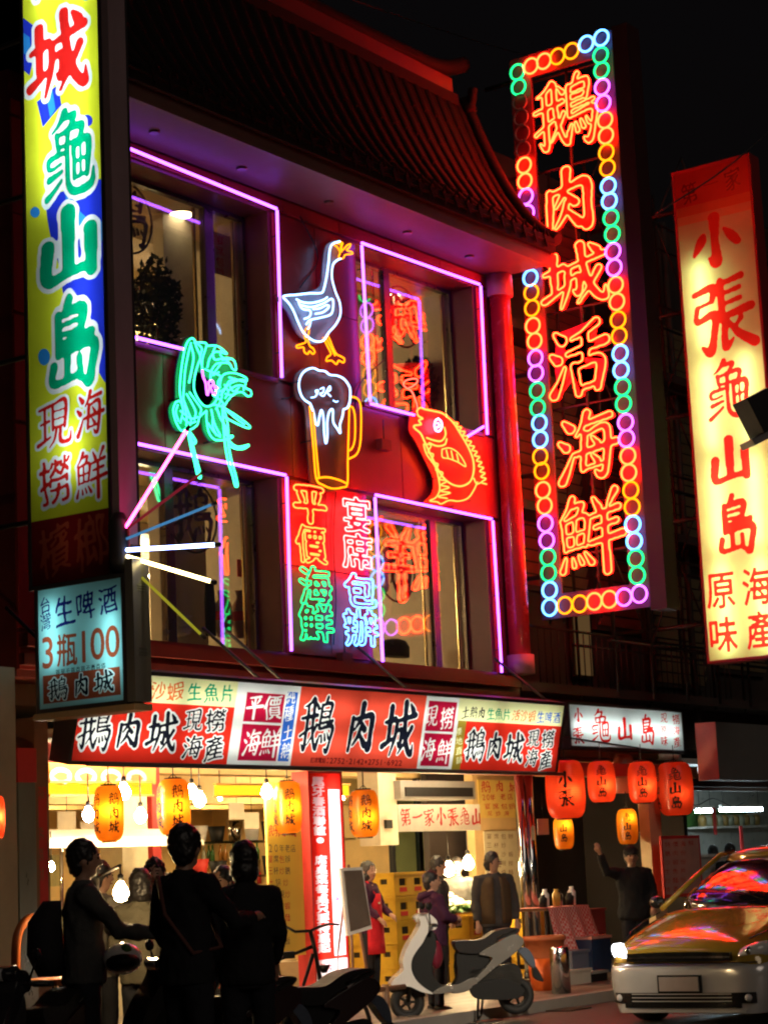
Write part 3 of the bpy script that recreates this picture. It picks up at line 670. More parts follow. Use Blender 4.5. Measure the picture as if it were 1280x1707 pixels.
def right_tall_sign():
    pl = side(24.0); a0 = pl.loc(1123, 292)[0]; a1 = pl.loc(1245, 258)[0]; b1 = pl.loc(1123, 292)[1]; b0 = pl.loc(1175, 1103)[1]
    t = thing('tall_lightbox_sign', pl.w((a0+a1)/2, b0, -.2), 'tall pale yellow lightbox sign with red characters at the right, top end dark', 'sign')
    y1 = pl.loc(1180, 352)[1]; y2 = pl.loc(1180, 385)[1]
    bx = lambda u, v: [np.array([(a0-.1, u), (a1+.1, u), (a1+.1, v), (a0-.1, v)])]
    y0 = pl.loc(1180, 336)[1]; y1 = pl.loc(1180, 352)[1]; y2 = pl.loc(1180, 366)[1]
    L = [(bx(y0, b1+.1), sheet('printed_fade_a', (.62, .06, .03))), (bx(y1, y0), sheet('printed_fade_b', (.68, .22, .07))), (bx(y2, y1), sheet('printed_fade_c', (.74, .5, .18))), (T(pl, [('第', 1148, 322, 26, 34), ('一', 1184, 306, 26, 8), ('家', 1220, 298, 26, 36)]), S['maroon'])]
    L.append((T(pl, [('小', 1190, 401, 84, 88), ('張', 1203, 526, 98, 124), ('龜', 1213, 650, 78, 100), ('山', 1216, 768, 74, 84), ('島', 1225, 876, 76, 104)], bold=0.05), S['scarlet']))
    L.append((T(pl, [('原', 1200, 985, 46, 60), ('海', 1261, 977, 48, 62), ('味', 1205, 1058, 46, 58), ('產', 1266, 1050, 46, 62)], brush=0, bold=0.02), S['scarlet']))
    face('sign_face', pl, [(a0, b0), (a1, b0), (a1, b1), (a0, b1)], S['lime'], L, t)
    housing(pl, a0, a1, b0, b1, 0.26, mat('red_sign_case', (0.3, 0.02, 0.02), 0.4), t)
    w = a1-a0; tb = TUBE('warmbox', (.93, 1.0, .72), 36); z = pl.loc(1180, 425)[1]; h = z-b0
    seg = []
    for i in range(4):
        for q in (.25, .75):
            seg.append((a0+w*q, b0+h*i/4+.08, a0+w*q, b0+h*(i+1)/4-.08))
    seg = [s_ for k, s_ in enumerate(seg) if k not in (7,)]
    tubes(pl, seg, 0.016, tb, t, -.14)
    Ye = -(a1+.035)
    for i in range(5): MB().tube([(24.1, -a0-.02, b0+.5+i*1.4), (24.1, 13.4, b0+.5+i*1.4)], .03, 6).build('bracket', M['steel_dark'], t)
right_tall_sign()

# ================================================================ tall neon sign with ring border
def neon_sign():
    X = 21.6; pl = side(X)
    t = thing('neon_sign', pl.hit(990, 1020), 'tall neon sign of six red characters inside a border of coloured rings', 'neon sign')
    rings = [('green', 862, 120), ('green', 864, 145), ('redyellow', 884.5, 110), ('redyellow', 906, 102), ('amber', 928.5, 94), ('amber', 952, 85), ('blue', 976.5, 73), ('blue', 1001.6, 63),
        ('green', 1000.5, 92), ('green', 1002, 117), ('orchid', 1003, 145), ('orchid', 1004.7, 172), ('redyellow', 1008, 200), ('redyellow', 1009.4, 226), ('amber', 1010, 254), ('amber', 1012, 280),
        ('blue', 1013.3, 310), ('blue', 1015, 335), ('green', 1017.6, 363), ('green', 1020, 390), ('orchid', 1021, 419), ('orchid', 1023, 446), ('redyellow', 1025.5, 475), ('redyellow', 1027.7, 503),
        ('amber', 1029.7, 533), ('amber', 1031.4, 560), ('blue', 1033, 589), ('blue', 1034.5, 617), ('green', 1037, 645), ('green', 1038.6, 673), ('orchid', 1042, 704), ('orchid', 1043.7, 731),
        ('redyellow', 1046, 760), ('redyellow', 1047.5, 788), ('amber', 1050.7, 817), ('amber', 1053, 845), ('blue', 1054, 874), ('blue', 1056.5, 902), ('green', 1059, 931), ('green', 1061.5, 959),
        ('orchid', 1065, 990), ('orchid', 1039.5, 995.5), ('redyellow', 1015, 999), ('redyellow', 990, 1002.5), ('amber', 965.7, 1006.5), ('amber', 941, 1009), ('blue', 915.7, 1012.5), ('blue', 915.7, 983.7),
        ('green', 914, 955), ('green', 913, 928.7), ('orchid', 911, 901), ('orchid', 908.7, 872.5), ('redyellow', 907.5, 843), ('redyellow', 904.5, 817), ('amber', 902.5, 785), ('amber', 900, 761),
        ('blue', 900, 732.5), ('blue', 898.7, 705), ('green', 895.8, 680), ('green', 894.7, 651), ('orchid', 893, 622), ('orchid', 892, 597), ('redyellow', 890.7, 568.6), ('redyellow', 887.7, 543),
        ('amber', 886.4, 513.4), ('amber', 885.3, 487.6), ('blue', 883.7, 463), ('blue', 882, 437), ('green', 880.5, 410), ('green', 879.5, 384), ('orchid', 878, 355), ('orchid', 876, 327.5),
        ('redyellow', 874.4, 302), ('redyellow', 873.2, 275.5), (None, 871.5, 249), (None, 870, 222), (None, 868, 196), (None, 866, 170)]
    for c, x, y in rings:
        p0 = pl.loc(x, y); rr = 0.102
        mb = MB(); mb.tube([pl.w(p0[0]+rr*math.cos(q*math.pi/9), p0[1]+rr*math.sin(q*math.pi/9), 0) for q in range(18)], 0.0135, 6, closed=True)
        mb.build('neon_ring', N_[c] if c else M['glass_dead'], t)
        pin = MB(); pin.tube([pl.w(p0[0], p0[1]-.09, -.055), pl.w(p0[0], p0[1]-.09, .02)], .006, 5); pin.build('standoff', M['alu'], t)
    strip = mat('border_board', (0.10, 0.03, 0.05), 0.5, var=.4); redp = mat('red_channel_board', (0.62, 0.03, 0.03), 0.45)
    # backing boards of the border, four strips
    def P(x, y): return np.array(pl.loc(x, y))
    tl, tr_, bl, br = P(862, 120), P(1001.6, 63), P(915.7, 1012.5), P(1065, 990); g = .15
    a0 = (tl[0]+bl[0])/2; a1 = (tr_[0]+br[0])/2; zt = (tl[1]+tr_[1])/2; zb = (bl[1]+br[1])/2
    for (u0, u1, v0, v1) in ((a0-g, a0+g, zb-g, zt+g), (a1-g, a1+g, zb-g, zt+g), (a0+g, a1-g, zt-g, zt+g), (a0+g, a1-g, zb-g, zb+g)):
        mb = MB(); box_loc(mb, pl, u0, u1, v0, v1, -.10, -.06); mb.build('border_board', strip, t)
    ch = [('鵝', 941, 190, 102, 118), ('肉', 946, 337, 98, 114), ('城', 957, 461, 106, 106), ('活', 963, 600, 98, 122), ('海', 977, 746, 98, 116), ('鮮', 983, 889, 104, 130)]
    for c, x, y, w, h in ch:
        g_ = glyph_loc(pl, c, x, y, w, h, brush=1.0, bold=0.012, N=110, step=2)
        ns = neon_loops('neon_character', pl, g_, .011, N_['redyellow'], t, 0.0, 6)
        bk = glyph_loc(pl, c, x, y, w, h, brush=1.0, bold=0.012, halo=0.014, N=90, step=2)
        glyph_mesh([bk], pl, -.05, .03).build('channel_board', redp, t)
    # steel frame behind: posts, rungs, and the dark street-side case
    for u in (a0-.1, a0+.1, (a0+a1)/2, a1-.1, a1+.1): MB().tube([pl.w(u, zb-.2, -.16), pl.w(u, zt+.2, -.16)], .02, 5).build('frame_post', M['steel_dark'], t)
    z = zb
    while z < zt: MB().tube([pl.w(a0-.1, z, -.17), pl.w(a1+.1, z, -.17)], .016, 5).build('frame_rung', M['steel_dark'], t); z += .62
    mb = MB(); mb.bb(X-.02, X+.3, -(a1+g)-.22, -(a1+g)-.005, zb-g-.05, zt+g); mb.build('edge_case', mat('dark_case_red', (0.05, 0.012, 0.012), 0.5), t)
    for i in range(6): MB().tube([(X+.15, -a0, zb+.4+i*1.3), (X+.15, 13.5, zb+.4+i*1.3)], .03, 6).build('bracket', M['steel_dark'], t)
neon_sign()

# ================================================================ neon pictures and writing on the facade
FY = 13.2
ART = front(FY-.14)
def Z6(p): return (440+p[0]/3.0476, 380+p[1]/3.0476)
def Z5(p): return (190+p[0]/3.879, 530+p[1]/3.879)
def hull(pts, pl, grow, Tf):
    c = np.array([pl.loc(*Tf(p)) for p in pts]); m = c.mean(0); return [tuple(m+(q-m)*grow) for q in c]
def neon_art(name, label, cat, Tf, parts, board, anchor):
    t = thing(name, ART.hit(*Tf(anchor)), label, cat)
    for nm, col, lines, r in parts: neon_px(nm, ART, lines, r, N_[col], t, 0, Tf)
    for poly_, m in board: plate('backing_board', ART, [tuple(v) for v in cr([ART.loc(*Tf(p)) for p in poly_], 3, True)], m, t, -.075, -.055)
    mb = MB()
    for p in board[0][0][::4]:
        q = ART.hit(*Tf(p)); mb.tube([q, (q.x, FY+.0, q.z)], .008, 5)
    mb.build('standoff', M['steel_dark'], t)
greyb = mat('grey_backing', (0.22, 0.2, 0.24), .4); brownb = mat('brown_backing', (0.12, 0.055, 0.04), .4); redb = mat('red_backing', (0.6, 0.02, 0.02), .4); greenb = mat('green_backing', (0.02, .16, .09), .4)
go = [(385, 68), (350, 80), (335, 110), (328, 180), (318, 250), (302, 318), (285, 331), (230, 332), (160, 340), (125, 342), (98, 350), (125, 380), (150, 420), (175, 480), (200, 530), (225, 555), (260, 575), (300, 572), (330, 530), (365, 490), (388, 440), (385, 380), (362, 320), (345, 250), (350, 190), (370, 165), (390, 156)]
neon_art('neon_goose', 'white neon goose with yellow beak and feet, between the two upper windows', 'neon picture', Z6, [
    ('body_outline', 'white', [go, [(165, 362), (200, 378), (250, 380), (300, 366), (322, 352)], [(180, 390), (240, 402), (300, 384), (345, 360), (352, 395), (340, 438), (290, 455), (235, 468), (215, 490)],
        [(250, 412), (285, 408), (318, 392), (330, 402), (300, 428), (262, 436)], [(175, 372), (195, 410), (235, 420), (232, 450), (205, 462)], [(238, 468), (232, 498), (222, 512)]], .0105),
    ('head', 'amber', [[(385, 68), (400, 78), (394, 96), (400, 112), (422, 88), (440, 82), (434, 98), (420, 112), (446, 122), (448, 132), (414, 136), (404, 152), (390, 156), (380, 146), (386, 128), (380, 108), (366, 92), (356, 86)], [(375, 80), (392, 82), (390, 104), (396, 124)]], .0095),
    ('foot', 'amber', [[(224, 502), (210, 520), (206, 550), (214, 578), (190, 590), (166, 598), (172, 610), (200, 606), (206, 630), (222, 640), (232, 626), (248, 640), (258, 630), (250, 612), (236, 602), (226, 580), (224, 550), (230, 520), (224, 502)]], .0095),
    ('foot', 'amber', [[(300, 556), (322, 600), (340, 640), (322, 656), (318, 676), (344, 674), (368, 692), (380, 674), (404, 684), (408, 664), (386, 650), (368, 640), (350, 606), (336, 570), (322, 540)], [(312, 552), (340, 606), (362, 650)]], .0095)],
    [([(385, 60), (335, 85), (318, 180), (305, 290), (225, 322), (92, 345), (140, 420), (185, 520), (225, 562), (262, 583), (305, 580), (345, 530), (396, 440), (392, 370), (365, 300), (355, 200), (400, 165), (405, 90)], greyb)], (270, 400))
foam = [(235, 892), (203, 870), (184, 835), (178, 790), (190, 748), (215, 722), (250, 712), (280, 724), (310, 728), (335, 746), (370, 750), (402, 764), (425, 790), (438, 822), (436, 880), (424, 912), (404, 922)]
neon_art('neon_beer_mug', 'neon mug of beer with white foam and yellow glass, below the goose', 'neon picture', Z6, [
    ('foam', 'white', [foam, [(235, 892), (250, 930), (262, 985), (274, 1002), (282, 960), (292, 925), (302, 960), (306, 1040), (314, 1094), (322, 1060), (322, 980), (334, 930), (350, 925), (352, 985), (374, 1022), (388, 1042), (386, 1000), (398, 960), (404, 922)]], .0105),
    ('foam_squiggle', 'white', [[(240, 862), (262, 856), (276, 826), (262, 828), (272, 846)], [(286, 818), (304, 812), (300, 836), (284, 842), (302, 854), (314, 836), (334, 804), (338, 822), (322, 836), (340, 856)], [(352, 876), (366, 884), (376, 880)]], .007),
    ('glass', 'amber', [[(232, 905), (240, 990), (252, 1120), (266, 1272), (300, 1306), (350, 1324), (398, 1318), (424, 1300), (426, 1180), (430, 1040), (434, 905)], [(266, 1272), (320, 1266), (380, 1280), (424, 1300)], [(250, 930), (256, 1010), (268, 1150), (280, 1268)]], .0105),
    ('handle', 'amber', [[(440, 858), (466, 862), (486, 884), (493, 930), (493, 1020), (488, 1100), (470, 1150), (430, 1174)], [(434, 905), (452, 915), (462, 960), (463, 1040), (458, 1092), (444, 1124), (428, 1130)]], .0105)],
    [([(175, 780), (190, 730), (250, 702), (330, 735), (405, 755), (446, 820), (436, 910), (432, 1180), (430, 1310), (350, 1334), (292, 1318), (258, 1280), (240, 1080), (226, 900), (185, 860)], brownb)], (310, 1000))
back = []
for i in range(13):
    t_ = i/12; bx = 958+(1104-958)*math.sin(t_*1.45)/math.sin(1.45); by = 988+(1292-988)*t_**1.1
    back += [(bx, by), (bx+26, by+4+6*t_)]
fo = [(776, 930), (792, 914), (820, 922), (860, 930), (905, 942), (940, 968), (965, 995), (1000, 1050), (1040, 1120), (1062, 1180), (1064, 1240), (1045, 1290), (1000, 1312), (950, 1300), (905, 1262), (872, 1205), (845, 1150), (815, 1085), (796, 1045), (766, 1018), (764, 1004), (798, 998), (786, 978), (806, 968), (784, 955), (776, 930)]
neon_art('neon_fish', 'red and yellow neon fish leaping upright below the upper right window', 'neon picture', Z6, [
    ('body_outline', 'yellow', [fo, [(915, 1010), (922, 1050), (900, 1082), (860, 1078), (826, 1066)], [(928, 1070), (918, 1100), (880, 1108), (838, 1092)]], .0115),
    ('back_fin', 'yellow', [back, [(1104, 1292), (1080, 1300), (1064, 1270)]], .010),
    ('side_fin', 'yellow', [[(904, 1124), (940, 1118), (975, 1134), (1005, 1168), (1024, 1212), (985, 1190), (940, 1172), (906, 1164), (904, 1124)], [(925, 1126), (935, 1168)], [(950, 1130), (960, 1178)], [(978, 1146), (988, 1188)]], .0085),
    ('tail', 'yellow', [[(810, 1098), (826, 1150), (868, 1210), (886, 1270), (892, 1330), (872, 1370), (842, 1386), (880, 1392), (900, 1402), (940, 1384), (990, 1388), (1036, 1372), (1066, 1330), (1084, 1290)],
        [(812, 1098), (848, 1104), (832, 1140), (860, 1150), (850, 1186), (884, 1200), (872, 1230), (908, 1244), (892, 1276), (930, 1286), (898, 1306), (940, 1318), (896, 1336), (946, 1346), (884, 1364), (930, 1374)]], .0095),
    ('eye', 'white', [[(885, 968), (900, 985), (903, 1010), (890, 1032), (873, 1028), (866, 1003), (872, 978), (885, 968)], [(882, 990), (890, 1004), (880, 1014)]], .0105),
    ('hook', 'red', [[(776, 950), (778, 905), (766, 865), (748, 828), (722, 812), (708, 794), (720, 776), (752, 766), (776, 768), (778, 784), (752, 806), (735, 812)]], .009)],
    [([(770, 925), (810, 908), (905, 932), (985, 1000), (1060, 1080), (1110, 1180), (1124, 1280), (1090, 1310), (1050, 1385), (900, 1410), (830, 1390), (870, 1350), (880, 1270), (840, 1180), (790, 1080), (756, 1020)], redb)], (930, 1150))
neon_art('neon_lobster', 'green neon lobster with long feelers and purple eye between the two left windows', 'neon picture', Z5, [
    ('shell_outline', 'facegreen', [
        [(445, 560), (428, 480), (432, 380), (448, 260), (470, 170), (498, 134), (520, 140), (535, 190), (560, 250), (545, 300), (530, 350), (518, 420), (524, 480), (560, 545), (598, 572), (640, 560), (668, 520), (680, 460), (700, 380), (740, 356), (800, 362), (855, 388), (852, 412), (800, 400), (745, 384)],
        [(500, 160), (480, 240), (462, 340), (454, 440), (450, 520)], [(500, 180), (516, 250), (505, 330), (486, 420)], [(520, 160), (580, 160), (600, 175), (575, 260), (570, 330)],
        [(600, 180), (660, 180), (700, 200), (732, 232), (700, 225), (655, 220), (620, 262), (605, 320)], [(545, 170), (570, 200), (560, 260), (575, 330)],
        [(655, 190), (640, 230), (655, 270), (700, 262), (745, 260), (780, 280), (790, 335), (768, 330), (745, 295), (700, 290), (660, 300), (630, 345), (625, 400)],
        [(700, 200), (690, 240), (730, 275), (760, 310)], [(590, 330), (620, 345), (660, 360), (690, 380), (672, 420), (690, 450)], [(700, 270), (765, 264)], [(690, 300), (660, 340), (640, 370), (680, 350)]], .0085),
    ('abdomen', 'facegreen', [
        [(400, 545), (385, 590), (392, 640), (410, 690), (440, 730), (470, 712), (500, 720), (540, 690), (556, 640), (600, 600)],
        [(400, 545), (430, 540), (448, 600), (430, 680)], [(470, 490), (510, 560), (530, 610), (520, 660)], [(448, 520), (478, 600), (500, 660), (490, 700)], [(490, 480), (540, 550), (565, 590), (556, 625)],
        [(455, 560), (470, 630), (470, 700)], [(415, 560), (402, 610), (420, 670)], [(430, 600), (500, 650), (545, 640)], [(440, 640), (490, 680), (530, 670)]], .0085),
    ('claw', 'facegreen', [
        [(700, 470), (760, 420), (820, 400), (852, 410), (850, 450), (884, 470), (888, 500), (862, 505), (830, 480), (780, 490), (740, 530), (715, 570)], [(740, 470), (790, 440), (835, 440), (840, 470)], [(720, 490), (770, 500), (800, 470)],
        [(750, 440), (775, 475), (810, 450)], [(690, 500), (720, 460), (745, 410), (790, 400)], [(715, 430), (740, 480), (720, 520)],
        [(640, 560), (690, 570), (760, 610), (820, 650), (880, 700), (866, 712), (810, 690), (750, 660), (715, 640)], [(730, 600), (790, 650), (845, 690)],
        [(600, 600), (600, 660), (615, 740), (650, 785), (700, 790), (760, 775), (768, 762), (735, 765)], [(630, 590), (650, 680), (690, 760)], [(665, 580), (690, 650), (720, 700), (722, 760)], [(700, 560), (722, 620), (738, 700), (740, 770)], [(610, 680), (650, 740), (690, 770)], [(640, 640), (640, 700), (665, 760)],
        [(640, 500), (690, 530), (712, 560)], [(655, 470), (700, 480), (690, 540), (660, 590)]], .0085),
    ('feeler', 'facegreen', [[(480, 735), (500, 840), (520, 920), (540, 1010), (550, 1032), (562, 1030), (552, 980), (530, 900), (512, 830), (494, 750)], [(490, 735), (515, 770), (530, 800), (520, 812), (500, 790)]], .011),
    ('feeler', 'facegreen', [[(702, 560), (708, 680), (720, 820), (740, 930), (768, 1020), (785, 1084), (800, 1082), (786, 1010), (762, 930), (742, 820), (730, 700)], [(735, 780), (765, 815), (805, 835), (872, 822), (840, 845), (790, 845), (752, 828)]], .011),
    ('eye', 'orchid', [[(572, 335), (578, 380), (594, 420), (600, 470), (606, 498), (618, 450), (612, 420), (632, 404), (645, 425), (628, 450), (648, 500), (660, 470), (650, 440), (672, 455)]], .011)],
    [([(500, 120), (560, 150), (660, 175), (760, 250), (790, 330), (740, 350), (860, 380), (890, 500), (780, 500), (730, 580), (740, 700), (720, 790), (650, 795), (605, 720), (590, 620), (540, 700), (470, 730), (410, 700), (380, 600), (400, 540), (425, 520), (425, 380), (450, 240)], greenb),
     ([(560, 350), (600, 360), (670, 430), (675, 500), (640, 560), (600, 570), (545, 520), (525, 430)], mat('violet_backing', (0.12, 0.03, 0.25), .4))], (600, 500))
def facade_writing(items, label, x, y):
    t = thing('neon_writing', ART.hit(x, y), label, 'neon writing')
    bd = mat('facade_red_board', (0.3, 0.02, 0.02), .45)
    for c, X_, Y_, w, h, m in items:
        neon_loops('neon_character', ART, glyph_loc(ART, c, X_, Y_, w, h, brush=.35, bold=0.03, N=90, step=2), .0085, N_[m], t, 0, 5)
        q = ART.loc(X_, Y_); MB().tube([ART.w(q[0], q[1]+.05), ART.w(q[0], q[1]+.05, -.14)], .006, 5).build('standoff', M['steel_dark'], t)
facade_writing([('平', 517, 842, 52, 62, 'yellow'), ('價', 519, 908, 50, 64, 'yellow'), ('海', 526, 976, 52, 62, 'green'), ('鮮', 528, 1038, 56, 62, 'green')], 'vertical neon writing of four characters, yellow above and green below, near the left window', 517, 1070)
facade_writing([('宴', 595, 858, 46, 58, 'hotred'), ('席', 596, 919, 50, 58, 'hotred'), ('包', 601, 984, 51, 56, 'blue'), ('辦', 602, 1046, 54, 60, 'blue')], 'vertical neon writing of four characters, pink-red above and blue below, beside the lower right window', 596, 1077)
# ================================================================ ground
def st(name, mb, m, **k): return tag(mb.build(name, m, **k), kind='structure')
m_road = mat('asphalt', (0.045, 0.043, 0.042), 0.45, var=.4, scale=9, bump=.5)
m_pave = mat('pavement_stone', (0.16, 0.14, 0.12), 0.5, var=.3, scale=5, bump=.3)
# paving joints far away: brick pattern in colour and relief
def paving(name, c1, c2, sx, sy, rough=.5):
    m = mat(name, c1, rough); nt = m.node_tree; b = nt.nodes['Principled BSDF']
    tc = _n(nt, 'ShaderNodeTexCoord'); br = _n(nt, 'ShaderNodeTexBrick'); br.inputs['Scale'].default_value = 1.0
    br.inputs['Brick Width'].default_value = sx; br.inputs['Row Height'].default_value = sy; br.inputs['Mortar Size'].default_value = .012
    br.inputs['Color1'].default_value = (*c1, 1); br.inputs['Color2'].default_value = (*c2, 1); br.inputs['Mortar'].default_value = (.03, .028, .025, 1)
    nt.links.new(tc.outputs['Object'], br.inputs['Vector'])
    old = b.inputs['Base Color'].links[0].from_socket; mx = _n(nt, 'ShaderNodeMix', data_type='RGBA', blend_type='MULTIPLY'); mx.inputs[0].default_value = .9
    sc = _n(nt, 'ShaderNodeMix', data_type='RGBA'); sc.inputs[0].default_value = .75; sc.inputs[7].default_value = (1, 1, 1, 1)
    nt.links.new(old, sc.inputs[6]); nt.links.new(br.outputs['Color'], mx.inputs[6]); nt.links.new(sc.outputs[2], mx.inputs[7]); nt.links.new(mx.outputs[2], b.inputs['Base Color'])
    return m
m_pave = paving('pavement_stone', (0.2, 0.15, 0.12), (0.12, 0.09, 0.08), .6, .3)
m_shopfloor = paving('shop_floor_tile', (0.36, 0.30, 0.22), (0.32, 0.26, 0.2), .4, .4, .3)
KY = 11.2
mb = MB(); mb.bb(-60, 160, -60, KY-.15, -.2, 0); st('road', mb, m_road)
mb = MB(); mb.bb(-60, 160, KY-.15, KY, -.2, .11); st('kerb', mb, mat('kerb_stone', (.22, .2, .18), .6))
mb = MB(); mb.bb(-60, 160, KY+.001, 13.0, -.2, .10); st('pavement', mb, m_pave)
mb = MB(); mb.bb(-60, 160, 13.001, 60, -.2, .13); st('shop_floor', mb, m_shopfloor)

# ================================================================ restaurant building
m_wall = mat('maroon_wall_panel', (0.30, 0.028, 0.024), 0.34, var=.2, scale=3, bump=.08, spec=.5)
m_trim = mat('maroon_trim', (0.15, 0.022, 0.018), 0.4)
m_frame = mat('bronze_window_frame', (0.10, 0.07, 0.05), 0.3, .7)
m_brass = mat('brass_strip', (0.55, 0.42, 0.2), 0.22, .9, bump=.02)
m_soffit = mat('soffit_paint', (0.085, 0.032, 0.03), 0.5)
m_fascia = mat('fascia_brown', (0.10, 0.05, 0.035), 0.5)
m_tile = mat('dark_roof_tile', (0.009, 0.006, 0.005), 0.7, var=.5, scale=4, spec=.12)
m_pane = glassy('window_glass', (0.93, 0.92, 0.88), .20)
m_plaster = mat('beige_plaster', (0.55, 0.46, 0.31), 0.7)
m_ceil = mat('cream_ceiling', (0.54, 0.43, 0.25), 0.7)
m_dark = mat('dark_cloth', (0.015, 0.014, 0.014), 0.8)
bld = thing('restaurant_building', (17.5, 13.2, 0), 'maroon three storey restaurant building with curved tiled roof and four neon framed windows', 'building')
XL, XR = 12.9, 21.02; OX = ((14.02, 16.72), (18.30, 20.74)); OZ = ((3.73, 5.6), (6.66, 8.53)); ZS = 8.72; GY = 13.58
def wallp(x0, x1, z0, z1):
    """wall panels with open joints, each a piece"""
    nx = max(1, round((x1-x0)/1.0)); nz = max(1, round((z1-z0)/1.0)); g = .006
    for i in range(nx):
        for j in range(nz):
            a, b = x0+(x1-x0)*i/nx, x0+(x1-x0)*(i+1)/nx; c, d = z0+(z1-z0)*j/nz, z0+(z1-z0)*(j+1)/nz
            MB().bb(a+g, b-g, FY, FY+.03, c+g, d-g).build('wall_panel', m_wall, bld)
for z0, z1 in ((3.36, 3.7), (5.63, 6.63)): wallp(XL, XR, z0, z1)
for x0, x1 in ((XL, 14.0), (16.75, 18.27), (20.77, XR)):
    wallp(x0, x1, 3.73, 5.6); wallp(x0, x1, 6.66, 8.53)
wallp(XL, XR, 8.56, 8.71)
# structural core behind the panels, with the openings left free
mb = MB(); c0, c1 = FY+.031, GY+.12
for z0, z1 in ((3.3, OZ[0][0]), (OZ[0][1], OZ[1][0]), (OZ[1][1], 9.0)): mb.bb(XL, XR, c0, c1, z0, z1)
for x0, x1 in ((XL, OX[0][0]), (OX[0][1], OX[1][0]), (OX[1][1], XR)):
    for z0, z1 in OZ: mb.bb(x0, x1, c0, c1, z0, z1)
mb.build('wall', m_trim, bld)
for x0, x1 in OX:
    for z0, z1 in OZ: MB().bb(x0-.02, x1+.02, FY-.03, GY, z0-.05, z0-.001).build('window_sill', m_trim, bld)
MB().bb(XL, XR+.1, FY-.12, FY-.001, 3.56, 3.68).build('ledge', m_trim, bld)
MB().bb(XL, XR+.1, FY-.07, FY-.001, 3.40, 3.50).build('ledge', m_trim, bld)
# floor slabs, rooms
mb = MB(); mb.bb(XL, XR, c1, 19.5, 5.75, 6.45); mb.build('floor_slab', m_ceil, bld)
MB().bb(XL, XR, c1, 19.5, 3.1, 3.55).build('floor_slab', m_ceil, bld)
MB().bb(XL, XR, c1, 19.5, 8.72, 8.8).build('ceiling', m_ceil, bld)
for z0, z1 in ((3.55, 5.75), (6.45, 8.72)):
    MB().bb(XL, XR, 19.5, 19.6, z0, z1).build('back_wall', m_plaster, bld)
    for x in (XL, XR-.08): MB().bb(x, x+.08, c1, 19.5, z0, z1).build('side_wall', m_plaster, bld)
    MB().bb(17.45, 17.6, c1+.02, 15.2, z0, z1).build('partition', m_plaster, bld)
for k, z in enumerate((5.75, 8.72)):
    for y in (15.0, 16.6, 18.2): MB().bb(XL+.1, XR-.1, y, y+.25, z-.14, z-.002).build('ceiling_beam', m_plaster, bld)
# windows
m_embl = mat('dark_emblem', (0.03, 0.012, 0.012), .5)
def window(ix, iz, mull, mw, brass, emb):
    x0, x1 = OX[ix]; z0, z1 = OZ[iz]; P = front(GY)
    w = MB(); e = .045
    w.bb(x0, x1, GY-.03, GY+.05, z0, z0+e); w.bb(x0, x1, GY-.03, GY+.05, z1-e, z1)
    w.bb(x0, x0+e, GY-.03, GY+.05, z0+e, z1-e); w.bb(x1-e, x1, GY-.03, GY+.05, z0+e, z1-e)
    f = w.build('window_frame', m_frame, bld)
    MB().bb(mull-mw/2, mull+mw/2, GY-.03, GY+.05, z0+e, z1-e).build('mullion', m_frame, f)
    for b in brass: MB().bb(b-.015, b+.015, GY+.055, GY+.08, z0+e, z1-e).build('brass_strip', m_brass, f)
    for a, b in ((x0+e, mull-mw/2), (mull+mw/2, x1-e)): MB().bb(a, b, GY, GY+.008, z0+e, z1-e).build('pane', m_pane, f)
    if emb:
        cx, cy, rx, ry, ch = emb; P2 = front(GY+.06); q = P2.loc(cx, cy); s_ = .3
        mb = MB(); mb.tube([P2.w(q[0]+s_*1.25*math.cos(i*math.pi/14), q[1]+s_*1.25*math.sin(i*math.pi/14)) for i in range(28)], .013, 5, closed=True)
        for l in [[(g[:, 0]*s_*1.9+q[0], g[:, 1]*s_*1.9+q[1])] for g in []]: pass
        mb.build('window_emblem', m_embl, f)
        g_ = [l*s_*2.0+np.array(q) for l in glyph(ch, bold=.02, brush=1.0, N=64)]
        glyph_mesh([g_], P2, 0, .01).build('window_character', m_embl, f)
window(0, 1, 16.12, .14, (15.98, 16.62), (212, 362, 48, 78, '鵝'))
window(0, 0, 15.36, .13, (15.5, 16.62), (322, 861, 45, 68, '鵝'))
window(1, 1, 19.36, .12, (19.2, 20.66), (670, 528, 40, 62, '鵝'))
window(1, 0, 20.08, .12, (19.95, 20.66), (660, 950, 40, 62, '鵝'))
# neon tube frames round the openings
def outline(lines, label, at):
    t = thing('neon_window_outline', at, label, 'neon light')
    for a, b in lines: MB().tube([a, b], .0155, 8).build('neon_tube', N_['purple'], t)
    for a, b in lines:
        a = Vector(a); b = Vector(b)
        for k in (.15, .85):
            p = a.lerp(b, k); MB().tube([p, (p.x, FY+.005, p.z)], .007, 5).build('tube_clip', M['steel_dark'], t)
oy = FY-.08
def oo(px): q = front(oy).hit(*px); return tuple(q)
outline([(oo((195, 239)), oo((461, 348))), (oo((462, 351)), oo((470, 629))), (oo((208, 558)), oo((306, 582)))], 'purple neon outline around the upper left window', (16.73, oy, 6.6))
outline([(oo((212, 736)), oo((476, 792))), (oo((478, 795)), oo((486, 1085)))], 'purple neon outline around the lower left window', (16.7, oy, 3.7))
outline([(oo((603, 405)), oo((799, 474))), (oo((801, 477)), oo((812, 724))), (oo((603, 409)), oo((617, 669))), (oo((618, 673)), oo((690, 692))), (oo((780, 727)), oo((806, 711)))], 'purple neon outline around the upper right window, above the fish', (20.73, oy, 6.6))
outline([(oo((626, 825)), oo((819, 865))), (oo((821, 868)), oo((836, 1121))), (oo((625, 829)), oo((638, 1103)))], 'purple neon outline around the lower right window', (20.73, oy, 3.7))
